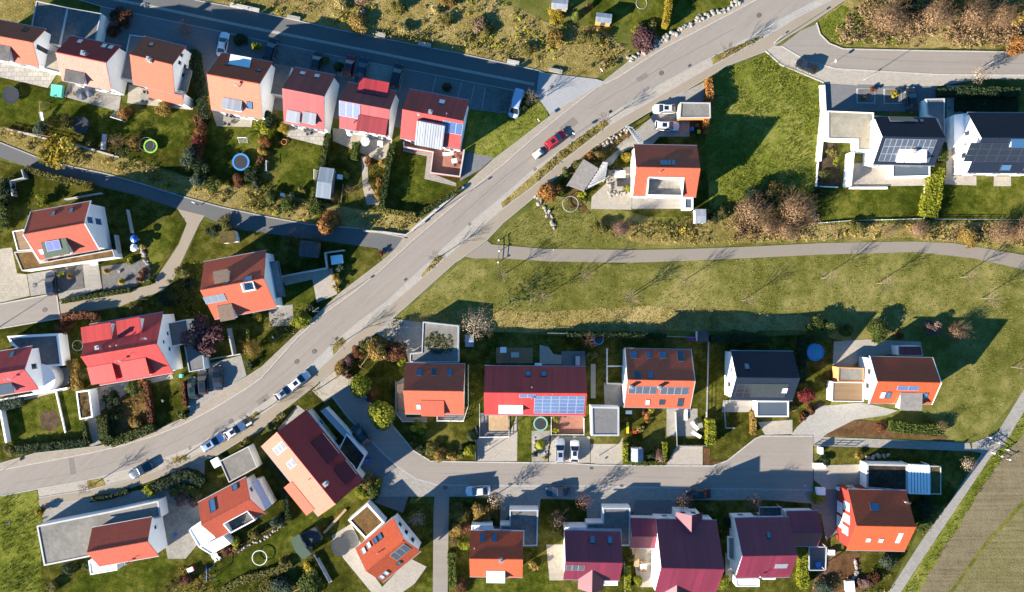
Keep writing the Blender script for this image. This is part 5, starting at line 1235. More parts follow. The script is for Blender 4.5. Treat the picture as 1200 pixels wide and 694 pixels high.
HS[6] = gable('white house with crimson roof, large red dormers front and back and a violet solar array', B(928, 476, 1215, 530, 1165, 795, 882, 744), 5.2, 38, 'roof_rose', feats=[
    ('dormer', B(1095, 490)[0], 5.0, 1.7, 4, 'roof_crimson', 'roof_rose', True), ('dormer', G(1075, 132)[0], 5.0, 1.8, 4, 'roof_rose', 'roof_rose', True), ('solar', B(940, 638)[0], 3, 1, 1.25, 2.9, 'solar_violet'), ('vent', G(965, 70)[0])])
HS[7] = gable('big bright red roofed house with silver corrugated awning and three blue solar panels', C(198, 515, 540, 584, 492, 868, 142, 804), 5.0, 34, 'roof_red', feats=[
    ('skyw', C(387, 592)[0], 1.0, 1.0), ('chimw', C(322, 656)[0], .6), ('aerial', HH(255, 28)[0]), ('awning', HH(320, 132)[0], 5.0, 4.6, .9, 'roof_tin'), ('solar', HH(447, 98)[0], 3, 1, 1.2, 2.2, 'solar_blue'), ('vent', HH(415, 20)[0])])
# --- western cluster
HS[8] = gable('white house with white verges, orange roof and a green dormer carrying two solar panels', F8(270, 512, 795, 415, 860, 840, 345, 930), 5.4, 38, 'roof_terracotta', gw=[('E', 0.9, 3.4, 1.3, 2.2, 'glass_blue'), ('E', 0.9, 6.3, 1.3, 2.0, 'glass_blue')], trim='white', feats=[
    ('sky', F8(463, 525)[0], .9, 1.0), ('sky', F8(620, 497)[0], .9, 1.0), ('skyw', K8(365, 185)[0], .9, 1.1), ('dormer', K8(545, 215)[0], 4.2, 1.5, 10, 'canvas_green', 'white', True), ('dsolar', -.2, 2, 2.6, 1.3, 1.7)])
HS[9] = gable('white house with terracotta roof and blue glazed balcony facing the main road', L(96, 232, 462, 166, 508, 500, 155, 568), 5.2, 39, 'roof_orange', pit=(L(355, 376)[0], 2.2, 1.4, 'glass_blue'), feats=[
    ('dormer', L(208, 292)[0], 2.4, 1.3, 8, 'terrace_brown', 'white', False), ('sky', L(225, 345)[0], .8, 1.1), ('sky', L(350, 332)[0], 1.6, 1.2), ('solar', L(158, 447)[0], 3, 1, 1.25, 1.6, 'solar_grey'),
    ('dormer', L(252, 562)[0], 2.4, 1.7, 8, 'terrace_brown', 'white', True), ('balcony', 'E', -3.4, 3.2, 2.8, 1.5, 'glass_blue')])
HS[10] = gable('large white house with crimson roof and four red shed dormers', N(520, -46, 948, -122, 1004, 235, 580, 304), 5.2, 40, 'roof_red', gw=[('E', 1.6, 4.2, 0.8, 0.8), ('E', -1.2, 4.6, 0.8, 0.8), ('E', 0.2, 6.4, 0.7, 0.7)], feats=[
    ('dormer', K(590, 606)[0], 5.0, 1.9, 6, 'roof_red', 'white', True), ('dormer', K(775, 572)[0], 4.0, 1.9, 6, 'roof_red', 'white', True), ('chimw', N(585, 84)[0], .6), ('vent', N(650, 78)[0]), ('vent', N(686, 72)[0]), ('aerial', N(860, 30)[0]),
    ('dormer', N(635, 275)[0], 4.2, 1.9, 10, 'roof_red', 'roof_red', False), ('sky', N(622, 220)[0], 2.0, 1.9), ('dormer', N(825, 248)[0], 4.4, 2.0, 10, 'roof_red', 'roof_red', True), ('aerial', N(712, 160)[0])])
flat('', N(935, -50, 1085, -78, 1105, 60, 965, 88), 3.2, 'paving_dark', 'white', parent=HS[10])
HS[11] = gable('white house with rounded bay and pink red roof beside the gravel garage at the frame', N(-120, 124, 188, 82, 224, 326, -90, 384), 5.2, 40, 'roof_crimson', gw=[('E', 0.3, 5.2, 1.1, 1.6)], feats=[
    ('sky', N(70, 125)[0], .9, 1.1), ('aerial', N(75, 265)[0]), ('dormer', N(45, 345)[0], 3.4, 1.1, 8, 'glass_clear', 'white', False)])
mb = MB(); mb.lathe((0, 0, 0), [(2.6, 0), (2.6, 3.0), (2.75, 3.0), (2.75, 3.15)], 26); _o = mb.build('bay', 'white', HS[11].root); _x, _y = to_local(HS[11], N(235, 268)[0], 3); _o.location = (_x, _y, 0)
HS[12] = gable('white house with orange tiled roof over a long flat gravel roofed wing by the field', SS(432, 392, 708, 344, 742, 524, 462, 576), 4.7, 40, 'roof_terracotta', gw=[('E', 1.4, 3.6, 0.8, 0.9)], feats=[('aerial', SS(600, 552)[0])])
flat('', SS(170, 384, 512, 316, 740, 266, 752, 345, 440, 398, 452, 522, 205, 572), 3.4, 'gravel_roof', 'coping', parent=HS[12], rimw=.28)
flat('', SS(412, 548, 545, 560, 548, 592, 422, 614), 2.9, 'white', 'white', parent=HS[12])
HS[13] = gable('house with orange red roof and white cube annexes between two gardens', T(110, 336, 302, 234, 372, 380, 184, 481), 4.8, 39, 'roof_brick', gw=[('E', 1.2, 4.6, 0.9, 1.2)], pit=(T(276, 412)[0], 5.0, 2.0, 'gravel_dark'), feats=[
    ('sky', T(167, 348)[0], 1.2, 2.6), ('sky', T(256, 276)[0], 1.1, 1.2)])
flat('', T(70, 445, 118, 412, 178, 478, 112, 516), 3.0, 'white', 'white', parent=HS[13]); flat('', T(112, 516, 208, 470, 240, 500, 160, 545), 2.6, 'white', 'white', parent=HS[13])
flat('', T(296, 262, 350, 246, 404, 345, 372, 372), 3.2, 'white_cool', 'white', parent=HS[13])
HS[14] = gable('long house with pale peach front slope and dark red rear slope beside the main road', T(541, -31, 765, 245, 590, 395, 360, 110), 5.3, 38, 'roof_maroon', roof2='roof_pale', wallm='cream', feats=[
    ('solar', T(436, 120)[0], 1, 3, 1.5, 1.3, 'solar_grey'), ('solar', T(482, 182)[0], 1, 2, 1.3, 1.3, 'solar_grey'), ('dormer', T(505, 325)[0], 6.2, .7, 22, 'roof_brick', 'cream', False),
    ('chimw', T(622, 258)[0], .7), ('dormer', T(640, 100)[0], 4.6, 1.3, 10, 'roof_maroon', 'cream', False), ('dormer', T(720, 195)[0], 3.2, 1.3, 10, 'roof_maroon', 'cream', False), ('vent', T(550, 245)[0])])
flat('', T(665, 135, 700, 62, 775, 150, 740, 215), 3.1, 'sedum_dark', 'white_cool', parent=HS[14])
HS[15] = gable('orange roofed house set diagonally with white gable wall and a brown planted garage', V(-20, 415, 202, 236, 366, 430, 145, 612), 5.0, 38, 'roof_bright', gw=[('E', 2.0, 3.4, 0.9, 2.0), ('E', 0.2, 3.4, 0.9, 2.2), ('E', -1.6, 3.4, 0.9, 2.4)], feats=[
    ('skyw', V(32, 428)[0], .8, 1.2), ('skyw', V(62, 396)[0], .8, 1.2), ('sky', V(100, 368)[0], .8, 1.2), ('sky', V(127, 346)[0], .8, 1.2), ('solar', V(246, 435)[0], 3, 1, 1.1, 2.2, 'solar_dark'), ('sky', V(236, 500)[0], .8, .9), ('skyw', V(136, 580)[0], .8, 1.1), ('skyw', V(162, 558)[0], .8, 1.1), ('vent', V(115, 438)[0])])
# --- southern row along the lower street
HS[16] = gable('house with bright orange front slope and white dormer beside a blue grey flat annex', V(660, 310, 965, 314, 960, 584, 650, 580), 4.8, 34, 'roof_bright', feats=[
    ('sky', V(728, 352)[0], .9, 1.5), ('sky', V(797, 352)[0], .9, 1.5), ('vent', V(680, 408)[0]), ('chimw', V(836, 478)[0], .6), ('dormer', V(805, 592)[0], 3.0, 1.2, 2, 'white', 'white', True)])
flat('', V(662, 278, 785, 280, 785, 330, 662, 330), 3.4, 'white_cool', 'white', parent=HS[16])
HS[17] = gable('house with pinkish red roof, small front gable and dark solar panels', WW(108, 310, 436, 314, 430, 604, 100, 594), 4.9, 40, 'roof_wine', feats=[
    ('sky', WW(272, 362)[0], .9, 1.4), ('sky', WW(374, 364)[0], .9, 1.4), ('solar', WW(170, 526)[0], 3, 1, 1.1, 1.6, 'solar_dark'), ('cross', WW(268, 560)[0], 4.6, 1.6, 5.0, 42, 'roof_wine', 'white')])
flat('', WW(108, 290, 236, 290, 236, 325, 108, 325), 3.4, 'white_cool', 'white', parent=HS[17]); flat('', WW(330, 590, 420, 590, 420, 632, 330, 632), 2.8, 'white', 'white', parent=HS[17])
HS[18] = gable('largest wine red roofed house with matching gables on both slopes', WW(645, 240, 988, 252, 1000, 690, 632, 686), 5.2, 41, 'roof_wine', feats=[
    ('cross', WW(850, 330)[0], 4.8, 1.3, 5.0, 42, 'roof_wine', 'white'), ('cross', WW(775, 600)[0], 5.0, 1.4, 5.2, 42, 'roof_wine', 'white')])
HS[19] = gable('long wine red roofed wing with tiled porch set against the largest red roof', WW(498, 236, 650, 240, 648, 412, 490, 412), 3.6, 34, 'roof_wine', win=None)
HS[20] = gable('white house with plum red roof and a lower red roofed wing', X(8, 304, 240, 308, 216, 548, 4, 560), 4.9, 40, 'roof_wine', feats=[
    ('sky', X(144, 378)[0], .7, 1.2), ('solar', X(196, 505)[0], 1, 1, 2.2, 1.4, 'solar_grey'), ('aerial', X(104, 542)[0]), ('balcony', 'W', -2.5, 1.5, 2.6, 1.1, 'frame_white')])
flat('', X(120, 546, 172, 546, 172, 562, 120, 562), 2.9, 'white', 'white', parent=HS[20]); flat('', X(10, 560, 106, 562, 106, 592, 10, 592), 2.7, 'white', 'white', parent=HS[20])
HS[21] = gable('low red roofed wing joining the plum red roof beside a clipped yellow hedge', X(204, 280, 345, 278, 350, 424, 232, 426), 3.6, 36, 'roof_wine', win=None)
HS[22] = gable('timber red walled house with white window panels and orange roof near the field path', X(470, 190, 712, 194, 706, 446, 468, 440), 5.2, 35, 'roof_bright', gw=[('W', 2.2, 4.4, 1.5, 2.2, 'glass_blind'), ('W', 0, 4.4, 1.5, 2.6, 'glass_blind'), ('W', -2.2, 4.0, 1.5, 2.2, 'glass_blind'), ('W', 1.2, 1.5, 2.0, 2.0, 'glass_blind'), ('W', -1.4, 1.5, 2.0, 2.0, 'glass_blind')], wallm='wall_red', feats=[
    ('sky', X(582, 262)[0], 1.6, 1.4), ('skyw', X(556, 398)[0], .8, 1.1), ('skyw', X(608, 400)[0], .8, 1.1), ('slab', X(684, 390)[0], .7, 2.6, .07, 'frame_white'), ('aerial', X(700, 235)[0])])
# --- middle row above the lower street
HS[23] = gable('house with orange front slope, wide orange dormer and three blue roof windows', P(178, 325, 522, 330, 514, 626, 172, 620), 4.9, 35, 'roof_orange', feats=[
    ('sky', P(256, 378)[0], .9, 1.5), ('skyd', P(340, 378)[0], .9, 1.5), ('sky', P(430, 380)[0], .9, 1.5), ('skyw', P(250, 578)[0], .8, 1.2), ('dormer', P(336, 622)[0], 3.8, .8, 22, 'roof_terracotta', 'roof_orange', True)])
HS[24] = gable('long red roofed house whose front slope is half covered in blue solar panels', P(634, 340, 1222, 346, 1216, 630, 634, 626), 5.0, 39, 'roof_red', feats=[
    ('sky', P8(440, 432)[0], 1.0, 1.1), ('sky', P8(578, 434)[0], 1.0, 1.1), ('vent', P8(470, 548)[0]), ('vent', P8(650, 606)[0]), ('dormer', P(786, 606)[0], 4.0, 1.0, 2, 'white', 'white', True),
    ('solar', P(1068, 566)[0], 6, 5, 1.49, .9, 'solar_blue'), ('solar', P(884, 515)[0], 2, 1, 1.49, .85, 'solar_blue'), ('vent', P(908, 530)[0])])
HS[25] = gable('white walled house with orange roof and two rows of dark solar panels', Q(362, 192, 744, 196, 734, 540, 356, 530), 5.2, 34, 'roof_orange', trim='metal_galv', feats=[
    ('sky', Q(408, 228)[0], 1.2, 1.5), ('sky', Q(496, 228)[0], .8, 1.5), ('sky', Q(580, 230)[0], 1.2, 1.4), ('skyd', Q(682, 235)[0], 1.2, 2.2), ('skyd', Q(432, 344)[0], 1.3, 1.5), ('sky', Q(508, 344)[0], .9, 1.5),
    ('chimw', Q(392, 412)[0], .5), ('chimw', Q(556, 414)[0], .5), ('solar', Q(462, 432)[0], 4, 1, 1.25, 1.7, 'solar_dark'), ('solar', Q(646, 436)[0], 4, 1, 1.25, 1.7, 'solar_dark'), ('skyw', Q(490, 502)[0], .8, 1.2), ('skyd', Q(573, 502)[0], 1.0, 1.1), ('skyd', Q(680, 503)[0], 1.0, 1.8)])
HS[26] = gable('white house with dark slate roof and black solar field over its front slope', Q(962, 204, 1338, 208, 1328, 494, 984, 490), 5.0, 40, 'roof_slate', gw=[('W', 1.0, 4.6, 1.0, 1.2), ('W', -1.8, 3.2, 1.0, 2.0)], feats=[
    ('sky', Q(1068, 296)[0], .8, 1.2), ('solar', RR(45, 362)[0], 6, 3, 1.5, 1.15, 'solar_black'), ('skyw', RR(146, 362)[0], 1.0, 1.3)])
HS[27] = gable('white house with deep red back slope, orange front slope and a brown box bay', RR(517, 216, 792, 220, 786, 424, 518, 416), 5.4, 35, 'roof_bright', gw=[('W', 1.4, 4.6, 1.1, 1.5), ('W', -1.2, 4.0, 1.1, 1.5)], trim='white', feats=[
    ('solar', RR(683, 352)[0], 2, 1, 1.9, 1.0, 'solar_blue'), ('skyw', RR(573, 382)[0], .8, 1.5), ('sky', RR(598, 382)[0], .8, 1.5), ('skyw', RR(733, 386)[0], .8, 1.5), ('sky', RR(758, 386)[0], .8, 1.5), ('dormer', RR(672, 436)[0], 3.6, 1.9, 2, 'wood_grey', 'white', True)])
HS[28] = gable('terracotta roofed house with white rimmed roof terrace above the meadow', I(410, 196, 776, 202, 772, 500, 406, 492), 5.2, 34, 'roof_orange', pit=(I(592, 442)[0], 6.4, 2.9, 'gravel'), feats=[
    ('sky', I(574, 300)[0], .7, 1.2), ('sky', I(594, 300)[0], .7, 1.2), ('sky', I(616, 300)[0], .7, 1.2), ('sky', I(640, 300)[0], .7, 1.2), ('vent', I(558, 358)[0])])
# --- right-hand modern houses
HS[29] = gable('white house with anthracite roof, grey front solar slope and flat gravel wings', E(535, 508, 812, 512, 790, 722, 534, 714), 5.0, 39, 'roof_slate', feats=[
    ('slab', E(654, 522)[0], 4.4, 1.3, .25, 'glass_clear'), ('sky', E(718, 526)[0], .7, .9), ('sky', E(742, 526)[0], .7, .9), ('solar', J(680, 172)[0], 9, 3, 1.0, 1.5, 'solar_dark'), ('chim', J(700, 180)[0], .6), ('dormer', J(684, 222)[0], 4.6, 1.5, 2, 'white', 'white', True)])
flat('', E(336, 482, 535, 490, 532, 655, 466, 654, 466, 608, 336, 604), 3.1, 'gravel_beige', 'white', parent=HS[29]); flat('', E(762, 430, 844, 428, 842, 602, 812, 520, 770, 500), 3.0, 'paving_dark', 'coping_blue', parent=HS[29])
flat('', J(616, 228, 780, 232, 780, 284, 616, 288), 2.7, 'glass_clear', 'white', parent=HS[29])
HS[30] = gable('white house with dark blue slate roof and glass roof windows at the right edge', E(940, 490, 1300, 492, 1300, 754, 946, 752), 5.2, 39, 'roof_slate', gw=[('W', 1.8, 4.6, 1.0, 1.8), ('W', 0, 4.0, 0.8, 0.9), ('W', -2.0, 3.6, 1.1, 1.6)], feats=[
    ('solar', J(1080, 180)[0], 6, 3, 1.9, 1.25, 'solar_black'), ('dormer', J(1168, 158)[0], 3.8, .9, 4, 'glass_blue', 'white', False), ('sky', J(1108, 246)[0], 1.8, 1.2), ('sky', J(1210, 246)[0], 1.8, 1.2)])
flat('', E(884, 500, 942, 492, 942, 622, 884, 640), 4.0, 'white_cool', 'white', parent=HS[30])
# sedum band and lower wing round the green dormer house
flat('', K8(105, 8, 205, -8, 285, 175, 150, 182), 3.0, 'deck_brown', 'white', parent=HS[8]); flat('', K8(120, 190, 285, 178, 350, 284, 985, 168, 1005, 235, 190, 356), 3.1, 'sedum_brown', 'coping', parent=HS[8])

# ================================================================ garages, carports and sheds
flat('western half of the double flat garage with pale rim', A(210, 4, 392, 44, 345, 265, 166, 228), 3.0, 'gravel_dark', 'coping', door=0)
flat('eastern half of the double flat garage with pale rim', A(392, 44, 588, 78, 540, 300, 345, 265), 3.0, 'gravel_dark', 'coping', door=0)
flat('dark gravel flat garage between the salmon roof and the rose roof', B(500, 372, 604, 388, 548, 555, 468, 540), 2.7, 'gravel_dark', 'coping_dark', door=0)
flat('narrow flat garage between the pink roof and the orange roof', A(752, 200, 838, 212, 775, 470, 700, 455), 2.6, 'paving_dark', 'coping_blue')
flat('large gravel topped double garage at the left edge', N(40, 20, 338, 5, 362, 192, 215, 205, 60, 60), 3.0, 'gravel_dark', 'white', rimw=.4)
flat('small white garage with planted roof beside the lawn', N(440, 342, 520, 332, 540, 492, 462, 506), 2.8, 'sedum', 'white', rimw=.25, door=2)
flat('open carport frame with white rim beside the large crimson roof', N(1068, 70, 1172, 58, 1190, 212, 1098, 230), 2.7, 'paving_dark', 'coping_blue', open_=False)
flat('gravel roofed garage beside the orange red house and the long peach house', T(194, 172, 310, 112, 346, 196, 232, 258), 3.0, 'gravel_roof', 'coping', door=3)
flat('brown planted garage roof with white rim beside the diagonal orange house', T7(452, 132, 605, 0, 740, 150, 590, 282), 3.0, 'sedum_brown', 'white', rimw=.35)
flat('blue grey flat garage with pale rim east of the bright orange house', V(885, 188, 1054, 188, 1050, 400, 965, 402, 965, 315, 830, 308, 830, 278, 885, 276), 3.2, 'gravel_dark', 'coping_blue', rimw=.25)
flat('square flat garage with pale rim next to the pinkish red house', WW(332, 176, 494, 176, 492, 400, 434, 400, 434, 308, 236, 302, 236, 266, 332, 264), 3.1, 'gravel_dark', 'coping_blue', rimw=.25)
flat('grey gravel garage roof with a mossy planted island', P(275, 85, 484, 108, 482, 322, 200, 320, 200, 270, 268, 262), 3.1, 'gravel_roof', 'coping', rimw=.18)
flat('flat grey tiled carport beside the solar covered roof', Q(162, 528, 326, 532, 326, 700, 166, 700), 3.0, 'paving_dark', 'coping_blue', rimw=.3, name='carport', cat='carport')  # darker paving stands in for the shade lying on this roof
flat('gravel topped garage with orange end wall and two cars before it', D(682, 594, 856, 596, 858, 684, 676, 686), 3.0, 'gravel_roof', 'coping', wallm='wall_orange', rimw=.2, door=3)
flat('long carport with dark planted roof and white slatted end', R10(160, 235, 632, 245, 632, 560, 155, 520), 3.0, 'sedum_dark', 'coping', rimw=.3, name='carport', cat='carport')
pergola('white pergola of wide slats joined to the planted carport', R10(636, 240, 885, 250, 890, 588, 640, 580), 3.0, 7, slat=.42)
flat('small brown planted roof at the end of the slatted pergola', R10(890, 258, 1022, 262, 1022, 592, 892, 590), 3.0, 'sedum', 'coping', rimw=.15, name='bike_shelter', cat='shelter', open_=True)
flat('brown decked flat annex beside the red and orange box bay house', RR(356, 326, 490, 328, 490, 412, 354, 410), 2.8, 'deck_brown', 'white', name='annex', cat='annex', rimw=.1); flat('low grey roofed link beside the brown deck annex', RR(382, 262, 492, 266, 490, 324, 380, 324), 3.0, 'gravel_roof', 'wall_orange', wallm='wall_orange', name='annex', cat='annex', rimw=.12)
flat('red roofed rear porch behind the box bay house', RR(642, 170, 742, 170, 748, 212, 644, 210), 2.9, 'roof_rose', 'coping', name='porch', cat='porch', rimw=.1)
flat('small black carport by the plum red house', X(105, 262, 198, 262, 198, 302, 105, 302), 2.6, 'felt', 'coping_blue', rimw=.12, name='carport', cat='carport', open_=True)
shed('white roofed garden shed at the corner of the terracotta house lawn', I(798, 612)[0], 2.0, 2.6, 0, 2.2, 'roof_tin', 'white', 6)
shed('grey blue metal roofed long garden shed beside a clipped hedge', G6(125, 505)[0], 2.7, 5.6, -.14, 2.3, 'roof_bluegrey', 'wood_grey', 10)
shed('dark felt roofed garden shed in the shaded garden', L(705, 158)[0], 3.4, 3.0, -.1, 2.3, 'felt', 'wood_dark', 20)
shed('small shed with brown planted roof behind the terracotta roofed house', L(232, 88)[0], 2.9, 2.1, .12, 2.4, 'sedum', 'white', 3, mono=True)
shed('blue roofed garden hut with orange boarded wall on the rough slope', D(236, 104)[0], 2.9, 1.7, -.12, 2.2, 'roof_bluegrey', 'wall_orange', 14)
shed('white gabled garden hut at the lower street corner', Q8(350, 398)[0], 2.4, 2.2, PI / 2, 2.2, 'roof_bluegrey', 'white', 28)
shed('small grey hut at the top of the garden by the slope', D6(95, 28)[0], 3.0, 1.8, -.1, 2.3, 'roof_tin', 'wood_light', 15)
shed('little white hut behind the gravel garage', P(546, 196)[0], 1.6, 2.2, 0, 2.0, 'roof_tin', 'white', 12)
shed('dark shed by the wire fence above the orange solar house', Q(812, 122)[0], 2.0, 2.0, 0, 2.1, 'felt', 'white', 8)
shed('mint roofed greenhouse in the southern garden', T7(85, 340)[0], 1.9, 4.4, .55, 2.0, 'canvas_green', 'glass_clear', 24, 'greenhouse')

flat('white framed glazed porch at the end of the terracotta house deck', I(702, 502, 756, 502, 756, 572, 702, 572), 2.6, 'glass_clear', 'white', name='porch', cat='porch', rimw=.3)
flat('white framed glass veranda of the slate roofed house', RR(25, 408, 165, 408, 165, 478, 25, 478), 2.7, 'glass_clear', 'frame_white', name='veranda', cat='veranda', rimw=.22)
flat('narrow pale blue carport roof behind the long peach house', O(770, 455, 800, 438, 945, 595, 915, 615), 2.7, 'coping_blue', 'coping', name='carport', cat='carport', rimw=.12)
# ================================================================ vehicles
def carT(label, c, to, paint, kind='hatch', **k): return car(label, c[0], to[0], paint, kind, **k)
carT('white saloon in the shade north of the salmon roofed house', B(203, 255), B(215, 190), 'paint_white', 'saloon')
carT('black estate parked beside the round shrub near the salmon roof', B6(222, 345), B6(240, 290), 'paint_black', 'estate')
carT('black hatchback parked directly behind the rose roofed house', B6(542, 432), B6(552, 385), 'paint_black', 'hatch')
carT('red car parked in the shade below the upper street', B6(772, 460), B6(785, 400), 'paint_wine', 'hatch')
carT('dark saloon parked next to the red car in the shade', B6(863, 482), B6(875, 430), 'paint_navy', 'saloon')
carT('black estate parked alone on the pale forecourt behind the crimson dormer house', B6(1105, 525), B6(1125, 450), 'paint_black', 'estate')
carT('white van with blue shaded roof on the forecourt by the cobbled apron', C(818, 602), C(803, 660), 'paint_sky', 'van', cat='van', name='parked_van')
carT('red car driving up the main road towing a trailer', Z2(802, 175), Z2(850, 138), 'paint_red', 'estate', z=.05, name='moving_car')
carT('white car parked before the garage with the orange end wall', Z1(712, 508), Z1(660, 508), 'paint_white', 'hatch')
carT('white estate parked nearest the terracotta roofed house', Z1(726, 588), Z1(775, 590), 'paint_white', 'estate')
carT('black car leaving the right hand street by the curved kerb', E(243, 287), E(205, 270), 'paint_black', 'hatch', z=.13, name='moving_car')
carT('dark saloon parked in the shade behind the anthracite roof', E(700, 432), E(698, 390), 'paint_black', 'saloon')
carT('dark suv parked under the brown planted roof edge', K(297, 360), K(290, 310), 'paint_navy', 'suv')
carT('dark green hatchback, first in the row of three by the brown hedge', O(27, 322), O(20, 270), 'paint_green', 'hatch')
carT('black estate in the middle of the row of three', O(86, 288), O(82, 240), 'paint_black', 'estate')
carT('black saloon at the street end of the row of three', O(172, 262), O(168, 210), 'paint_black', 'saloon')
carT('silver car parked behind another at the roadside below the cobbles', O(562, 345), O(610, 310), 'paint_silver', 'hatch', z=.06)
carT('white car parked with its nose to the cobbled strip', O(645, 280), O(700, 235), 'paint_white', 'estate', z=.06)
carT('white hatchback parked on the strip by a planted island', O(272, 570), O(320, 538), 'paint_white', 'hatch', z=.06)
carT('silver blue estate parked behind the white hatchback', O(145, 640), O(200, 606), 'paint_sky', 'estate', z=.06)
carT('black saloon parked at the curve of the main road near the field', SS(655, 126), SS(605, 152), 'paint_navy', 'saloon', z=.06)
carT('dark car in the deep shade behind the long peach house', O(1005, 592), O(970, 550), 'paint_black', 'hatch')
carT('white saloon parked in the shade on the lower street margin', U(695, 473), U(640, 476), 'paint_white', 'saloon', z=.1)
carT('dark blue saloon parked in shade north of the pinkish red house', U(1160, 478), U(1110, 478), 'paint_navy', 'saloon', z=.1)
carT('blue grey estate on the drive before the solar covered roof', U8(720, 290), U8(720, 240), 'paint_silver', 'estate', z=.07)
carT('white hatchback on the drive next to the blue grey estate', U8(846, 292), U8(848, 235), 'paint_white', 'hatch', z=.07)
carT('black car parked in shade behind the largest wine red house', WW(893, 96), WW(840, 98), 'paint_black', 'saloon', z=.1)
# trailer behind the red car
p = W(Z2(720, 241)[0], .7); q = W(Z2(802, 175)[0], .7); d = q - p; p.z = .05
t = thing('car_trailer', 'small trailer with pale load on the main road behind the red car', 'trailer', p, math.atan2(d.y, d.x))
m = MB(); m.box((0, 0, .6), (2.0, 1.25, .36)); m.build('body', 'metal_grey', t)
m = MB(); m.prism([(-.95, -.55), (.7, -.5), (.8, .5), (-.9, .58)], .8, 1.25); m.prism([(-.6, -.4), (.4, -.45), (.3, .3), (-.7, .35)], 1.25, 1.5); m.build('cover', 'cream', t)
m = MB(); m.tube((1.0, 0, .5), (2.6, 0, .5), .05, None, 6); m.build('drawbar', 'metal_dark', t)
for s in (-1, 1): m = MB(); m.tube((-.1, s * .6, .33), (-.1, s * .78, .33), .32, None, 14); m.build('wheel', 'rubber', t)
# ================================================================ hedges
hedge('dark clipped hedge between the lawn with two benches and the long shed garden', G(815, 130, 770, 370, 735, 530), 1.0, 2.0, 'leaf_hedge')
hedge('tall clipped hedge between the autumn garden and the red terrace lawn', G6(600, 230, 560, 420, 520, 680), 1.1, 2.2, 'leaf_hedge')
hedge('narrow hedge along the white wall below the red terrace', HH(495, 455, 400, 515, 300, 570, 245, 610), .8, 1.0, 'leaf_hedge')
hedge('yellowish hedge at the bottom of the red terrace lawn', HH(10, 570, 110, 590, 235, 605), .9, 1.4, 'leaf_olive')
hedge('short conifer hedge in the middle of the autumn garden', G6(340, 220, 325, 340), 1.1, 2.0, 'leaf_green')
hedge('pale variegated hedge on the low wall by the shaded street', F8(215, 125, 420, 195, 600, 235, 800, 280), 1.1, 1.2, 'leaf_olive')
hedge('thin strip of green shrubs along the lane below the gravel yard', K(355, 462, 560, 428, 760, 395), .8, .9, 'leaf_hedge')
hedge('brown beech hedge beside the dark carport by the left street', K(350, 555, 480, 540, 560, 552), 1.3, 1.8, 'leaf_rust')
hedge('golden brown hedge along the garden wall of the crimson house', N(400, 160, 430, 250, 440, 335), 1.3, 2.0, 'leaf_gold')
hedge('rust coloured hedge left of the black car row', N(1060, 285, 1075, 430), .6, 1.4, 'leaf_rust')
hedge('brown dry hedge between two front gardens of the crimson house', N(840, 280, 860, 400, 875, 520), .9, 1.6, 'leaf_rust')
hedge('thick dark hedge at the road corner of the orange shrub garden', N(590, 480, 600, 600, 640, 640), 1.9, 1.9, 'leaf_hedge')
hedge('green hedge along the pavement west of the dry hedge', N(640, 640, 760, 600, 890, 550), 1.7, 1.5, 'leaf_hedge')
hedge('low dark hedge along the pavement in front of the round soil bed', N(90, 680, 300, 660, 500, 640), 1.5, 1.4, 'leaf_dark')
hedge('shaded green hedge on the edge of the small garage path', N(480, 520, 510, 650), .7, 1.2, 'leaf_hedge')
hedge('hedge clump below the white retaining wall of the bay house', N(-20, 430, 60, 415, 120, 405), 1.6, 1.4, 'leaf_bluegreen')
hedge('curved clipped hedge round the gravel court of the orange red house', SS(715, 210, 790, 175, 850, 145, 890, 150, 950, 185), 1.7, 2.0, 'leaf_dark')
hedge('sunny yellow green end of the curved clipped hedge', SS(682, 235, 700, 215), 2.0, 2.2, 'leaf_lime')
hedge('low inner hedge ring by the pink shrubs', SS(790, 235, 850, 205, 910, 225, 935, 255), 1.4, 1.2, 'leaf_olive')
hedge('dark hedge along the upper pavement of the long flat wing', SS(420, 262, 520, 248, 600, 220), .9, 1.0, 'leaf_dark')
hedge('tall yellow conifer hedge across the top garden', D(622, -40, 615, 40, 595, 150), 1.0, 2.6, 'leaf_yellow')
hedge('orange beech hedge behind the gravel topped garage', D(850, 455, 856, 600), 1.1, 2.2, 'leaf_orange'); hedge('orange hedge beside the bins below the gravel topped garage', I(832, 45, 835, 130), .9, 2.0, 'leaf_orange')
hedge('bright round hedge between the two slate roofed houses', J(815, 245, 800, 340, 775, 460), 2.8, 1.7, 'leaf_lime'); hedge('dark upper stretch of the hedge between the slate roofed houses', E(840, 620, 835, 700), 1.8, 1.8, 'leaf_hedge')
hedge('clipped hedge along the lawn of the box bay house', RR(605, 515, 700, 530, 840, 535), 2.0, 1.5, 'leaf_green')
hedge('small hedge wall on the left of the white hut', Q8(245, 290, 248, 470), .8, 1.5, 'leaf_lime'); hedge('small hedge wall on the right of the white hut', Q8(592, 290, 592, 440), .8, 1.5, 'leaf_lime')
hedge('low hedge along the street in front of the white hut', Q8(260, 465, 420, 472, 590, 468), .7, .9, 'leaf_green')
hedge('bright yellow green conifer hedge beside the slate house drive', Q8(990, 90, 1000, 200, 995, 310), 1.5, 2.4, 'leaf_lime')
hedge('brown hedge screening the slate house terrace', Q(1108, 560, 1108, 694), .8, 1.8, 'leaf_gold')
hedge('yellow green clipped hedge by the plum red house', X(290, 445, 290, 600), 1.6, 2.2, 'leaf_lime')
hedge('leafy hedge along the footpath by the bright orange house', V(548, 440, 545, 520, 555, 640), 1.4, 1.9, 'leaf_green')
hedge('hedge row beside the pinkish red house drive', WW(480, 520, 478, 660), 1.0, 1.5, 'leaf_lime')
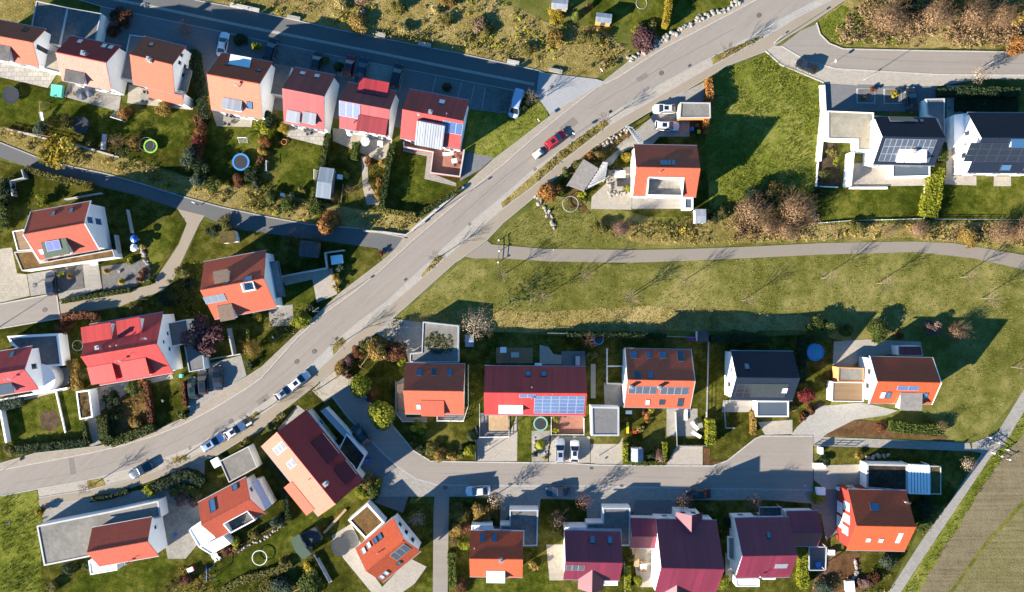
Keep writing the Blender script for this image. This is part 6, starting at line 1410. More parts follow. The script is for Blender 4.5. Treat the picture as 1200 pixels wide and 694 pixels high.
hedge('dark hedge at the garden edge east of the slate house', RR(228, 130, 225, 330), 1.2, 2.0, 'leaf_dark')
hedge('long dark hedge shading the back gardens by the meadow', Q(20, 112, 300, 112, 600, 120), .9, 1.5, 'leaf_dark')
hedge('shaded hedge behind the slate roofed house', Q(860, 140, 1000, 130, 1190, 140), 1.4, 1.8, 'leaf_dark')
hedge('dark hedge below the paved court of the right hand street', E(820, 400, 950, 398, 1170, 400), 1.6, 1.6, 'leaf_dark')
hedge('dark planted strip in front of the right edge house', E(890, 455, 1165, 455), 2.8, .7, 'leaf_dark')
hedge('low field edge hedge below the sunlit wing', SS(225, 650, 250, 694), 1.4, 1.2, 'leaf_olive')
hedge('green verge shrubs along the long peach house', O(490, 555, 520, 505, 560, 470), 1.0, 1.0, 'leaf_olive')
hedge('clipped green hedge by the grass strip near the brown twig tree', L(350, 600, 350, 694), .5, 1.2, 'leaf_green')
# ================================================================ named trees and large shrubs
tree('round clipped yellow green tree at the lower street junction', O(1128, 472), 2.85, 4.6, 'leaf_lime', 'ball', trunk_h=1.6)
tree('round clipped green tree beside the swing lawn', O(1000, 300), 2.5, 4.4, 'leaf_lime', 'ball', trunk_h=1.6)
tree('big yellow autumn tree on the slope above the shaded street', FF(340, 240), 3.2, 5.5, 'leaf_yellow')
tree('golden brown autumn tree by the swing', O10(610, 120), 2.6, 5.0, 'leaf_gold'); tree('rusty leaved tree next to the grey drive', O10(820, 110), 2.0, 4.4, 'leaf_rust')
tree('purple leaved tree beside the terracotta house carport', Z4(355, 50), 3.6, 5.5, 'leaf_wine')
tree('orange autumn tree above the side street', L(800, 15), 2.3, 4.6, 'leaf_orange')
tree('dark red bush tree by the slate roofed house drive', RR(243, 382), 1.7, 3.4, 'leaf_red')
tree('bushy green tree at the meadow edge above the round pool', RR(300, 100), 2.6, 2.8, 'leaf_green'); tree('second bushy green tree at the meadow edge, nearer the box bay house', RR(560, 97), 2.5, 2.8, 'leaf_green')
shrub('small green bush between the two meadow edge trees', RR(415, 100), 1.3, 'leaf_green')
bare_tree('leafless pale tree behind the grey gravel garage', M(480, 470), 7.0, 3.3, 'twig_pale', 3, base=False, leaves=700)
for i, (lb, px) in enumerate((('bare young tree in the island by the black saloon', Z5(445, 466)), ('bare young tree in the island behind the silver blue estate', Z5(840, 352)), ('bare young tree in the island ahead of the white hatchback', Z4(590, 432)), ('bare young tree in the dark island by the cobbled strip', Z4(1000, 88)),
    ('bare young tree in the island opposite the meadow path', Z3(846, 172)), ('bare young tree in the island near the red car', Z2(1020, 98)), ('bare young tree in the island by the drive with two white cars', Z1(990, 265)), ('bare young tree in the brown square bed at the apron', Z4(895, 300)))):
    bare_tree(lb, px[0], 5.2, 1.5, 'twig_brown', i + 11)
for i, (lb, px, h) in enumerate((('bare meadow tree nearest the path barrier', M(590, 250), 5), ('bare meadow tree below the path in line with the red terrace house', M(965, 258), 5), ('bare meadow tree beside the large crown shadow', M(775, 355), 5.5), ('bare meadow tree right of the crown shadow', M(1175, 360), 5), ('bare meadow tree in the middle of the long meadow', PX(735, 348), 5), ('bare meadow tree above the solar covered roof', PX(800, 330), 4.5),
    ('bare meadow tree under the slate roof row', PX(870, 352), 5), ('bare meadow tree below the anthracite house', PX(962, 326), 5.5), ('bare meadow tree near the meadow edge bushes', PX(1028, 332), 5), ('bare meadow tree at the far end of the long meadow', PX(1125, 325), 5.5), ('bare meadow tree by the field path bend', PX(1185, 430), 5.5), ('bare meadow tree beside the pale tall grass', PX(1150, 350), 5))):
    bare_tree(lb, px[0], h, 1.8, 'twig_pale', i + 31, group=None)
for i, (lb, px, r) in enumerate((('pale twiggy tree beside the white saloon on the lower street', V(805, 100), 1.6), ('pale twiggy street tree north of the pinkish red house', WW(215, 110), 1.6), ('pale twiggy street tree north of the largest wine red roof', WW(790, 118), 1.7), ('pale twiggy street tree north of the plum red house', X(65, 225), 1.5), ('pale twiggy tree in the front bed of the right edge house', E(955, 345), 1.6), ('pinkish leafless tree in the shaded lawn by the pinkish red house', WW(75, 220), 1.8), ('pale twiggy tree on the shaded lawn by the diagonal house', V(355, 215), 1.6), ('reddish twiggy tree by the turning path', Z6(895, 318), 1.3))):
    bare_tree(lb, px[0], 4.2, r * 1.15, 'twig_pale' if 'pink' not in lb and 'red ' not in lb else 'twig_wine', i + 61, base=False, leaves=220)
bare_tree('thin bare tree by the apron of the upper street', C(905, 590), 3.6, 1.6, 'twig_pale', 90, base=False)
bare_tree('brown leafless tree beside the dark felt shed', L(640, 90), 3.8, 1.6, 'twig_wine', 91, base=False)
bare_tree('brown leafless tree right of the dark felt shed', L(775, 105), 3.4, 1.2, 'twig_brown', 92, base=False)
bare_tree('rosy leafless tree beside the blue trampoline', Q(140, 145), 3.6, 1.5, 'twig_wine', 93, base=False)
# ---- shrubs: (label, position, radius, colour[, height, shape])
for a in (
    ('round green bush tree in the shaded terrace garden', F8(375, 410), 1.3, 'leaf_lime', 2.2), ('golden shrub at the foot of the orange roofed house', A(955, 630), 1.7, 'leaf_gold', 2.6), ('orange shrub beside the garden steps of the pink roof', A(725, 660), 1.3, 'leaf_orange', 2.0),
    ('pale yellow shrub on the slope behind the blue trampoline', FF(330, 80), 1.9, 'leaf_olive', 3.0, 'twig'), ('tall olive shrub right of the blue trampoline', FF(395, 60), 1.6, 'leaf_olive', 2.6), ('grey green shrub on the garden edge by the slope', FF(240, 100), 1.5, 'leaf_bluegreen'),
    ('small golden shrub by the garden bench wall', FF(515, 195), .8, 'leaf_gold'), ('greyish twiggy bush beside the pink bench', FF(685, 175), 1.7, 'twig_brown', 2.6, 'twig'), ('golden shrub right of the twiggy bush', FF(775, 185), 1.5, 'leaf_gold'), ('dark low shrub left of the lime trampoline', FF(720, 235), 1.4, 'leaf_hedge'),
    ('pale blue green tree in the hedge row by the lime trampoline', FF(1110, 270), 2.0, 'leaf_bluegreen', 3.6), ('wine red bush in the hedge row', FF(1150, 175), 1.4, 'leaf_red', 2.4), ('dark evergreen bush in the hedge row', FF(1165, 330), 1.8, 'leaf_dark', 3.4), ('orange bush at the top of the hedge row', FF(1165, 120), 1.3, 'leaf_orange', 2.2), ('dark leafy bush below the red one', FF(1155, 400), 1.6, 'leaf_bluegreen', 2.8),
    ('yellow green bush between the salmon and rose houses', G(445, 80), 1.9, 'leaf_lime', 3.0), ('dark tree between the salmon and rose houses', G(480, 45), 1.7, 'leaf_dark', 4.0), ('yellow bush at the flagstone terrace', G(555, 100), 1.2, 'leaf_yellow'), ('orange bush below the yellow green one', G(450, 185), 1.2, 'leaf_orange', 1.8), ('ochre bush in the border by the blue ring trampoline', G(430, 235), 1.1, 'leaf_gold'),
    ('reddish bush in the border by the blue ring trampoline', G(425, 285), 1.0, 'leaf_rust'), ('dark round bush at the end of the border', G(370, 370), 1.4, 'leaf_dark', 2.2), ('rusty spreading bush under the blue ring trampoline', G(300, 400), 1.6, 'leaf_rust', 1.8), ('pale green bush at the lawn corner', G(395, 425), 1.1, 'leaf_bluegreen'), ('bushy green shrub on the slope left of the gravel gap', G(150, 430), 1.7, 'leaf_green'),
    ('green shrub left of the two garden benches', G(480, 505), 1.5, 'leaf_green', 2.0), ('green shrub behind the two garden benches', G(580, 540), 1.7, 'leaf_green', 2.2), ('green shrub at the foot of the long shed hedge', G(745, 560), 1.6, 'leaf_green', 2.4), ('pale flowering shrub by the second bench', G(660, 460), .9, 'leaf_olive'), ('golden bush on the slope below the long shed', G(830, 630), 1.9, 'leaf_orange', 2.4),
    ('yellow shrub beside the white garden box', G6(275, 450), .8, 'leaf_yellow'), ('orange bush in the autumn garden by the terrace', G6(530, 375), 1.1, 'leaf_gold'), ('orange bush in the autumn garden by the bend', G6(505, 500), 1.0, 'leaf_orange'), ('brown bush in the autumn garden top', G6(430, 350), 1.0, 'leaf_rust'), ('golden bush at the bottom of the autumn garden', G6(490, 590), 1.1, 'leaf_gold'), ('twiggy vegetable bush beside the long shed', G6(190, 610), 1.1, 'twig_brown', 1.4, 'twig'), ('brown twiggy tree in the plot frame', G6(305, 560), 1.2, 'twig_brown', 1.8, 'twig'),
    ('round green shrub in the gravel yard beside the dark suv', K8(545, 378), .75, 'leaf_lime'), ('straw coloured shrub beside the round green one', K8(612, 400), .8, 'leaf_gold', 1.0, 'tuft'), ('straw tuft in the middle of the gravel yard', K8(938, 355), .9, 'leaf_gold', 1.3, 'tuft'), ('yellow tuft at the lower end of the gravel yard', K8(1065, 448), .9, 'leaf_yellow', 1.2, 'tuft'), ('yellow green shrub by the boulders of the gravel yard', K8(1132, 272), .8, 'leaf_lime'), ('rust shrub on the boulder line', K(835, 290), 1.0, 'leaf_rust'), ('rust shrub lower on the boulder line', K(820, 330), 1.0, 'leaf_rust'), ('green shrub at the end of the boulder line', K(875, 345), .9, 'leaf_green'), ('beige shrub at the top of the boulder line', K(825, 140), .7, 'leaf_gold'),
    ('yellow bush below the terracotta house front', L(400, 545), 1.1, 'leaf_yellow'), ('round green bush near the pavement opposite the lamp', L(655, 570), 1.7, 'leaf_lime', 2.4), ('dark bush behind the round green one', L(715, 500), 1.1, 'leaf_dark'), ('yellow bush on the bank by the white garden seat', L(860, 330), 1.1, 'leaf_gold'), ('grey green bush on the bank by the white garden seat', L(885, 270), 1.0, 'leaf_bluegreen'), ('pale bush at the bank foot by the drive', L(865, 385), .8, 'leaf_gold'), ('orange brown bush at the street bend', L(1120, 180), .7, 'leaf_rust'),
    ('large twiggy brown bush at the road by the carport', Z4(590, 110), 2.0, 'leaf_gold', 2.6, 'twig'), ('dark green bush at the corner bed', Z4(570, 190), 1.0, 'leaf_dark'), ('orange shrub under the crimson house dormer', N(820, 285), 1.0, 'leaf_orange'), ('green bush beside the crimson house terrace', N(780, 330), 1.5, 'leaf_green', 2.0), ('dark bush in the shaded front garden', N(650, 390), 1.6, 'leaf_dark', 2.2), ('golden bush at the end of the dry hedge', N(790, 530), 1.5, 'leaf_gold', 1.8), ('ochre bush by the thick dark hedge', N(670, 490), 1.0, 'leaf_olive'), ('green bush by the white bollard lawn', N(1060, 475), 1.1, 'leaf_hedge'),
    ('mossy bush by the carport in the brown hedge corner', N(480, 240), 1.5, 'leaf_olive', 1.8), ('brown bush above the mossy one', K(375, 610), 1.6, 'leaf_rust', 2.2), ('yellow tree at the lane corner by the brown hedge', K(555, 565), 1.0, 'leaf_gold'), ('pale shrub at the left end of the low dark hedge', N(60, 690), 1.5, 'leaf_olive', 1.6),
    ('tall yellow grass clump at the wing corner by the field', SS(185, 320), 1.1, 'leaf_yellow', 2.0), ('rosy bush in the ring hedge', SS(848, 262), 1.4, 'twig_wine', 1.4), ('second rosy bush in the ring hedge', SS(905, 268), 1.2, 'twig_wine', 1.3), ('dark bush south of the flat wing', SS(320, 580), 1.5, 'leaf_dark', 2.2), ('small dark bush by the white annex', SS(400, 570), 1.0, 'leaf_dark'),
    ('rust bush in the cluttered border by the gravel court', SS(870, 640), 1.4, 'leaf_rust'), ('twiggy bush in the cluttered border', SS(820, 660), 1.2, 'twig_brown', 1.5, 'twig'), ('green border bush right of the white annex', T8(300, 220), 1.1, 'leaf_lime'), ('flowering border bush by the grey terrace', T8(480, 140), 1.2, 'leaf_olive'), ('brown border bush under the white annex', T8(210, 300), 1.2, 'leaf_rust', 1.2), ('brown border bush near the lawn edge', T8(290, 270), 1.0, 'leaf_rust', 1.1), ('pale green bush at the shady house corner', T(425, 410), 1.5, 'leaf_bluegreen'),
    ('small straw bush on the ring lawn', T8(750, 410), .9, 'leaf_olive'), ('yellow bush beside the mint greenhouse', T7(140, 500), 1.1, 'leaf_yellow'), ('broad pale green bush below the ring lawn', T(440, 660), 2.2, 'leaf_bluegreen', 2.0), ('broad green bush at the bottom of the ring lawn', T(550, 665), 2.4, 'leaf_green', 2.2), ('olive bush at the bottom left of the ring lawn', T(390, 680), 1.8, 'leaf_olive', 1.8), ('green bush behind the long peach house', U(90, 470), 1.8, 'leaf_green', 2.0), ('golden bush behind the long peach house', U(50, 420), 1.6, 'leaf_gold', 1.8), ('green bush under the golden one', U(110, 430), 1.1, 'leaf_lime'), ('bush at the yard corner below the golden one', U(20, 490), 1.5, 'leaf_lime', 1.8), ('small olive bush by the peach house roadside', O(530, 495), .8, 'leaf_olive'), ('dark conifer bush by the peach house roadside', O(480, 550), 1.0, 'leaf_dark', 2.0, 'cone'), ('bush at the gravel garage roadside', O(330, 640), 1.1, 'leaf_olive'),
    ('ochre bush at the swing garden corner by the road', O10(190, 310), 1.3, 'leaf_gold', 1.8), ('rust bush at the swing garden corner', O10(270, 390), 1.0, 'leaf_rust'), ('wine bush along the swing garden path', O10(290, 230), 1.3, 'leaf_wine', 1.6), ('brown bush along the swing garden path', O10(390, 130), 1.3, 'leaf_rust', 1.8), ('olive bush at the top of the swing garden', O10(490, 60), 1.4, 'leaf_olive', 2.0), ('rust bush between the two round trees', O10(550, 620), 1.4, 'leaf_rust', 1.8), ('lime bush at the grey drive corner', O10(890, 240), 1.1, 'leaf_lime'),
    ('leafy green bush under the orange dormer house', U(350, 100), 1.5, 'leaf_lime', 1.8), ('golden broom in the street corner bed', U(470, 260), 1.7, 'leaf_gold', 1.8), ('straw bush in the street corner bed', U(425, 225), 1.4, 'leaf_olive', 1.6), ('twiggy bush at the left of the corner bed', U(365, 235), 1.1, 'leaf_dark', 1.2), ('golden bush in the middle of the corner bed', U(550, 270), 1.1, 'leaf_gold'), ('yellow green bush by the pale drive', U(650, 240), 1.2, 'leaf_lime', 2.4), ('dark conifer by the pale drive', U(660, 160), 1.1, 'leaf_dark', 3.2, 'cone'), ('small dark shrub left of the conifer', U(600, 230), .9, 'leaf_dark'),
    ('round topiary cone in the pale stone ring', U8(550, 240), 1.0, 'leaf_lime', 2.0, 'cone'), ('shrub by the red tiled terrace', U8(678, 110), .8, 'leaf_lime'), ('shrub at the top of the red tiled terrace', U8(672, 10), .8, 'leaf_lime'), ('small dark shrub in the stone bed', U8(500, 320), .7, 'leaf_dark'), ('yellow pot flower in the stone bed', U8(580, 350), .5, 'leaf_yellow'),
    ('orange climbing bush at the orange house garden', Q8(440, 80), 1.0, 'leaf_orange', 1.6), ('red flowering bush at the orange house garden', Q8(420, 30), .9, 'leaf_rust'), ('yellow bush at the orange house wall', Q8(465, 5), 1.0, 'leaf_yellow'), ('brown twiggy bush in the white hut yard', Q8(545, 415), 1.4, 'twig_wine', 1.6), ('dark bush beside the white hut', Q8(470, 400), 1.0, 'leaf_dark'), ('green bush by the red toys', Q8(380, 170), .9, 'leaf_olive'), ('dark round bush on the grey carport edge', Q(160, 235), 1.1, 'leaf_olive', 1.8),
    ('rust shrub beside the dark red bush', RR(260, 450), 1.0, 'leaf_rust'), ('brown shrub in the drive bed', RR(225, 480), 1.0, 'leaf_rust'), ('reddish shrub in the mulch bed of the box bay house', RR(565, 520), 1.3, 'leaf_rust', 1.1), ('twiggy bush at the end of the clipped hedge', RR(820, 510), 1.2, 'twig_brown', 1.6, 'twig'), ('rosy bush behind the box bay house', RR(790, 95), 1.7, 'twig_wine', 2.2), ('large brown twiggy bush behind the box bay house', RR(890, 110), 2.2, 'twig_brown', 2.0, 'twig'), ('rusty bush next to the second meadow edge tree', RR(645, 125), 1.0, 'leaf_rust'), ('golden shrub on the slate house drive', RR(180, 440), .9, 'leaf_gold', 1.4),
    ('bright yellow shrub beside the terracotta house path', I(365, 270), 1.3, 'leaf_yellow', 1.8), ('green shrub at the stone beds by the pergola path', I(280, 330), .8, 'leaf_green'), ('lime shrub in the rock garden', I(370, 450), .8, 'leaf_lime'), ('golden bush left of the timber pergola', I(210, 260), 1.3, 'leaf_gold'), ('orange bush behind the pergola', I(160, 260), 1.1, 'leaf_orange'), ('olive bush at the road above the pergola', I(100, 320), 1.3, 'leaf_olive'), ('green bush by the round trellis', I(20, 360), 1.0, 'leaf_green'), ('large orange bush by the meadow boulders', Z2(775, 420), 2.1, 'leaf_orange', 2.8), ('yellow shrub near the round trellis', I(110, 490), 1.0, 'leaf_lime'), ('dark shrub under the large orange one', Z2(830, 410), 1.2, 'leaf_hedge'),
    ('pale pink bush on the lawn edge of the terracotta house', I6(520, 590), 2.0, 'twig_wine', 2.4), ('yellow dot bush by the small white shed', I6(960, 600), .8, 'leaf_yellow'), ('olive bush on the bank below the lawn', I6(380, 590), 1.6, 'leaf_olive', 2.0), ('olive bush beside the white shed', I(920, 600), 1.3, 'leaf_olive'), ('dark bush behind the white shed', I(880, 620), 1.3, 'leaf_dark'),
    ('dark thicket bush in the bright meadow corner', I(1110, 500), 2.2, 'leaf_dark', 3.2), ('bare brown thicket in the bright meadow corner', I(1090, 590), 3.4, 'twig_brown', 3.8, 'twig'), ('ochre bush above the bare thicket', J(105, 350), 2.0, 'leaf_gold', 2.6), ('large bare thicket beside the white fence corner', J(190, 430), 3.6, 'twig_brown', 4.2, 'twig'), ('dark bush left of the bare thicket', J(20, 420), 1.8, 'leaf_dark', 2.6), ('wine bush under the bare thicket', J(70, 500), 2.0, 'twig_brown', 2.4, 'twig'), ('dark yew by the white fence', J(295, 360), 1.3, 'leaf_dark', 2.8), ('brown thicket at the meadow path', J(150, 520), 2.4, 'twig_brown', 2.8, 'twig'),
    ('brown leafless thicket along the path under the right edge lawn', J(1080, 530), 2.6, 'twig_brown', 2.6), ('yellow grass thicket under the right edge lawn', J(950, 540), 2.4, 'leaf_gold', 1.8), ('brown leafless thicket at the frame edge above the path', J(1170, 520), 2.4, 'twig_brown', 2.6), ('brown thicket under the clipped lawn', J(720, 520), 2.0, 'twig_brown', 2.2, 'twig'), ('green thicket under the clipped lawn', J(460, 510), 1.7, 'leaf_olive', 1.8), ('rust thicket beside the path under the clipped lawn', J(590, 530), 1.8, 'twig_brown', 2.0, 'twig'),
    ('yellow conifer bush in the parking court', E(625, 410), .9, 'leaf_yellow', 1.6), ('rust shrub in the parking court', E(528, 390), .7, 'leaf_rust'), ('small shrub in the square kerbed bed', E(490, 428), .6, 'leaf_olive'), ('flowery bush in the white walled bed', J(350, 180), 1.1, 'leaf_olive', 1.2), ('green bush in the white walled bed', J(370, 225), .9, 'leaf_lime', 1.1), ('low olive bush in the white walled bed', J(330, 280), 1.2, 'leaf_olive', 1.1),
    ('large bare brown thicket on the top right bank', E(590, 90), 3.4, 'twig_brown', 3.6, 'twig'), ('bare thicket beside the largest one on the top right bank', E(800, 75), 3.2, 'twig_brown', 3.4, 'twig'), ('third brown thicket on the top right bank, under the green bush', E(960, 75), 3.2, 'twig_brown', 3.4, 'twig'), ('brown thicket nearest the frame corner', E(1080, 80), 2.8, 'twig_brown', 3.0, 'twig'), ('golden bush by the right street in the corner', E(1165, 200), 2.2, 'leaf_orange', 2.6), ('yellow bush at the right frame edge above the street', E(1170, 60), 2.2, 'leaf_gold', 2.6), ('green bush on the top right bank', E(690, 20), 2.4, 'leaf_dark', 2.6), ('dark green bush at the top frame edge', E(900, 15), 2.8, 'leaf_hedge', 2.6),
    ('purple red bush at the boulder verge', D6(690, 270), 2.5, 'leaf_wine', 2.2), ('yellow hedge bush by the grey hut', D6(70, 100), 1.8, 'leaf_yellow', 1.6), ('green cone by the blue hut garden', D6(215, 100), 1.0, 'leaf_green', 2.4, 'cone'), ('yellow bush at the top hut', D6(160, 30), 1.0, 'leaf_yellow', 1.6), ('green bush under the yellow conifer hedge', D6(745, 180), 1.1, 'leaf_olive', 1.2), ('green bush on the wall by the purple bush', D6(640, 205), 1.2, 'leaf_lime', 1.2), ('orange shrub at the garden box of the top lawn', D6(300, 45), .9, 'leaf_orange', 1.3),
    ('brown bush in the turning circle island', A(710, 100), 1.9, 'leaf_rust', 1.8), ('dark bush in the turning circle island', A(660, 85), 1.2, 'leaf_dark', 1.6), ('long rust bush beside the planted island', A(660, 185), 1.3, 'leaf_rust', 1.0), ('brown leafless bush in the upper forecourt', A(1080, 185), 1.7, 'twig_wine', 2.2, 'twig'), ('round yellow green bush by the black estate', B(398, 272), 1.1, 'leaf_lime', 1.4), ('dark bush left of the round one', B(305, 235), 1.4, 'leaf_dark', 1.6), ('dark yew strip beside the black hatchback', B(800, 355), .9, 'leaf_hedge', 1.4), ('dark overgrown hedge between parking bays', B(870, 385), 1.2, 'leaf_hedge', 1.8), ('dark conifer between forecourt bays', C(412, 500), .9, 'leaf_dark', 2.4, 'cone'),
    ('dark bush by the van on the verge', C(870, 600), 1.4, 'leaf_dark', 1.8), ('gold broom on the footpath bed near the white saloon', V(715, 200), 2.1, 'leaf_gold', 2.0), ('straw broom left of the gold one', V(600, 205), 1.9, 'leaf_olive', 1.9), ('gold bush at the right of the broom bed', V(775, 200), 1.5, 'leaf_gold', 1.8), ('rust bush beside the bright orange house', V(580, 310), 1.6, 'leaf_gold', 1.9), ('brown bush under the rust one', V(625, 300), 1.3, 'leaf_rust', 1.6), ('brown twiggy bush at the orange house corner', V(560, 370), 1.2, 'twig_brown', 1.6, 'twig'), ('green bush in the path side garden', V(620, 400), 1.3, 'leaf_lime'), ('brown bush at the bottom path garden', V(600, 640), 1.4, 'leaf_rust', 1.4),
    ('golden bush between orange and pinkish houses', V(1030, 520), 1.1, 'leaf_gold'), ('lime bush at the largest red house side', WW(540, 600), 1.2, 'leaf_lime', 1.6), ('green bush right of the largest red house', WW(1030, 610), 1.5, 'leaf_lime', 1.4), ('dark bush in the shade by the largest red house', WW(1060, 260), 1.2, 'leaf_dark'), ('brown bush by the wing side garden', WW(510, 470), 1.0, 'leaf_olive', 1.2), ('dark shrub in the plum house front bed', WW(855, 180), .9, 'leaf_dark'), ('second dark shrub in the plum house front bed', WW(955, 175), .9, 'leaf_olive'),
    ('green bush beside the white bins by the red walled house', X(345, 230), 1.4, 'leaf_lime', 1.6), ('pale bush at the red walled house garden', X(640, 490), 1.6, 'leaf_bluegreen', 1.8), ('rust bush in the mulch garden by the field path', X(575, 560), 1.4, 'leaf_rust', 1.2), ('brown bush in the mulch garden', X(540, 580), 1.5, 'twig_wine', 1.4), ('green bush at the plum house garden end', X(370, 590), 1.6, 'leaf_bluegreen', 1.6), ('dark bush between red walled house and field path', X(790, 260), 2.2, 'leaf_dark', 2.4), ('dark bush under the pergola end', X(790, 330), 1.8, 'leaf_hedge', 2.0), ('yellow grass clump on the strip by the turning head', X(515, 45), 1.2, 'leaf_gold', 1.2, 'tuft'), ('dark round bush on the strip by the bins', X(375, 66), 1.1, 'leaf_dark', 1.2),
    ('dark thicket in the shaded corner garden at the left edge', F8(30, 480), 2.2, 'leaf_hedge', 2.4), ('dark bush in the shaded corner garden', F8(40, 320), 2.0, 'leaf_dark', 2.6), ('hedge bush at the left frame edge', F8(20, 600), 1.6, 'leaf_green', 2.0), ('dark shrub by the small planted shed', L(150, 60), 1.5, 'leaf_dark', 1.8), ('olive shrub along the shaded street garden', L(210, 20), 1.8, 'leaf_olive', 1.4), ('dark bush by the terracotta house rear', L(30, 360), 1.2, 'leaf_dark'), ('olive bush beside the lane', K(1060, 310), 1.7, 'leaf_olive', 1.4), ('dark bush by the lane corner', K(970, 440), 1.8, 'leaf_dark', 1.8), ('dark bush under the lane', K(790, 500), 1.4, 'leaf_olive', 1.2)):
    lb, px, r, mt = a[:4]
    shrub(lb, px[0], r, mt, *(a[4:] if len(a) > 4 else ()))
# scrub of the wild slopes that nobody could count, and the tall grass
slope1 = PX(200, -20, 232, 0, 333, 19, 460, 45, 537, 60, 634, 80, 697, 91, 724, 76, 738, 62, 700, 34, 640, 30, 560, -10)
slope2 = PX(0, 150, 30, 155, 90, 170, 150, 188, 200, 204, 240, 216, 300, 224, 360, 238, 430, 250, 486, 254, 478, 274, 440, 270, 361, 260, 307, 250, 260, 240, 216, 228, 165, 211, 125, 200, 87, 192, 50, 183, 0, 163)
slope3 = PX(700, 258, 780, 262, 850, 240, 900, 238, 960, 264, 1090, 262, 1200, 260, 1200, 292, 1166, 288, 1068, 279, 961, 281, 800, 287, 740, 284)
slope4 = PX(972, 46, 1000, 10, 1040, -20, 1210, -20, 1210, 57, 1068, 54, 990, 52)
scatter('dry_grass', [slope1, slope2, slope3, slope4], 4.5, 'straw', (.1, .3), .3, 5, .6, 1, thr=-.25)
scatter('slope_scrub', [slope1], 1.5, 'leaf_olive', (.2, .8), .42, 10, 1.2, 2, leafsz=.15, thr=.22)
scatter('slope_scrub', [slope1], 1.2, 'twig_brown', (.2, .7), .42, 10, 1.0, 24, leafsz=.13, thr=.25)
scatter('slope_scrub', [slope2, slope3, slope4], 1.5, 'leaf_olive', (.2, .8), .45, 10, .9, 3, leafsz=.15, thr=.1)
scatter('slope_scrub', [slope2, slope1], .8, 'leaf_lime', (.2, .7), .45, 10, .9, 4, leafsz=.15, thr=.12)
scatter('slope_scrub', [slope2, slope3], .5, 'leaf_gold', (.3, .9), .45, 9, .9, 5, leafsz=.15, thr=.1)
meadow1 = PX(470, 370, 545, 306, 600, 305, 740, 310, 880, 304, 961, 300, 1074, 297, 1139, 304, 1200, 318, 1200, 455, 1150, 500, 1110, 480, 1110, 410, 960, 384, 480, 384)
scatter('meadow_grass', [meadow1], 3.2, 'straw_green', (.1, .3), .22, 4, .4, 6, thr=-.3)
scatter('dry_grass', [PX(480, 370, 560, 360, 640, 366, 760, 358, 880, 366, 960, 374, 960, 386, 480, 386)], 2.5, 'straw', (.2, .5), .3, 5, .5, 7, thr=-.2)
rough = [PX(823, 97, 898, 64, 960, 97, 958, 232, 900, 250, 830, 250, 826, 180), PX(0, 580, 42, 578, 45, 594, 56, 608, 44, 640, 54, 694, 0, 694)]
scatter('slope_scrub', [slope4], 2.6, 'twig_brown', (.3, 1.4), .5, 14, .9, 14, leafsz=.12, thr=-.1)
scatter('tall_grass', rough, 7, 'blade_green', (.2, .55), .28, 5, .7, 8, thr=-.4)
scatter('tall_grass', [PX(1200, 484, 1161, 538, 1126, 592, 1096, 638, 1058, 694, 1072, 694, 1106, 644, 1136, 594, 1172, 542, 1200, 500), PX(958, 28, 985, 8, 1010, 18, 1030, 42, 1066, 50, 988, 53, 972, 47)], 6, 'blade_green', (.2, .5), .25, 5, .6, 9)
scatter('meadow_grass', [PX(578, 283, 600, 264, 640, 230, 665, 214, 690, 240, 700, 258, 740, 285, 640, 289), PX(612, 114, 640, 130, 640, 138, 600, 168, 580, 184, 550, 176, 555, 134)], 4, 'straw_green', (.12, .4), .25, 5, .6, 10)
scatter('bed_litter', [U(330, 210, 690, 300, 420, 298), N(560, 330, 830, 300, 880, 520, 660, 640, 600, 500), T8(110, 330, 380, 160, 650, 20, 760, 60, 420, 250, 130, 350), I(130, 290, 260, 180, 360, 100, 390, 150, 250, 240)], 2.2, 'leaf_gold', (.1, .5), .35, 8, .6, 11, leafsz=.1)
scatter('island_plants', [Z5(410, 454, 480, 442, 493, 472, 414, 490), Z5(812, 350, 866, 332, 876, 356, 818, 376), Z4(552, 450, 600, 410, 622, 430, 580, 462), Z4(962, 110, 978, 72, 1018, 82, 985, 118), Z3(776, 248, 850, 158, 880, 172, 830, 216), Z2(555, 470, 690, 350, 800, 255, 826, 280, 690, 390), Z2(805, 240, 1030, 82, 1050, 104, 832, 272), Z1(932, 268, 1010, 236, 1172, 168, 1174, 183, 1060, 242)], 5, 'leaf_olive', (.1, .5), .25, 6, .6, 12, leafsz=.09, thr=-.2)
scatter('sedum_plants', [N(462, 356, 506, 348, 524, 482, 474, 492)], 2.5, 'leaf_rust', (.1, .25), .25, 8, .2, 13, leafsz=.1, z0=2.72)

hedge('mixed dark hedge between the orange and salmon roofed houses', B(25, 290, 50, 420, 75, 560, 95, 690), 1.7, 2.0, 'leaf_dark'); hedge('yellowing hedge corner beside the salmon roofed house', B(110, 560, 105, 690), 1.0, 1.4, 'leaf_gold')
hedge('rusty mixed hedge between two lawns below the salmon house', FF(1150, 20, 1160, 90, 1140, 200, 1130, 300), 1.5, 1.8, 'leaf_rust')
hedge('dark hedge between the peach house lawn and the gravel garage', T(385, 150, 440, 250, 470, 400), 1.0, 1.6, 'leaf_dark'); hedge('leafy border along the bottom of the ring lawn', T(200, 690, 300, 640, 420, 610, 480, 580), 1.4, .8, 'leaf_olive')
rr = random.Random(8); n_ = 0; pl_ = [(p[0], p[1]) for p in slope1]
while n_ < 16:
    q_ = (rr.uniform(300, 720), rr.uniform(-5, 85))
    if inside(q_, pl_) and inside((q_[0], q_[1] + 9), pl_):
        n_ += 1; rad_ = rr.uniform(.9, 2.0); shrub('scrub bush on the wild slope above the upper street', q_, rad_, rr.choice(['leaf_olive', 'leaf_gold', 'twig_brown', 'leaf_olive', 'straw']), rad_ * 1.1, group='scrub bushes on the wild slope')

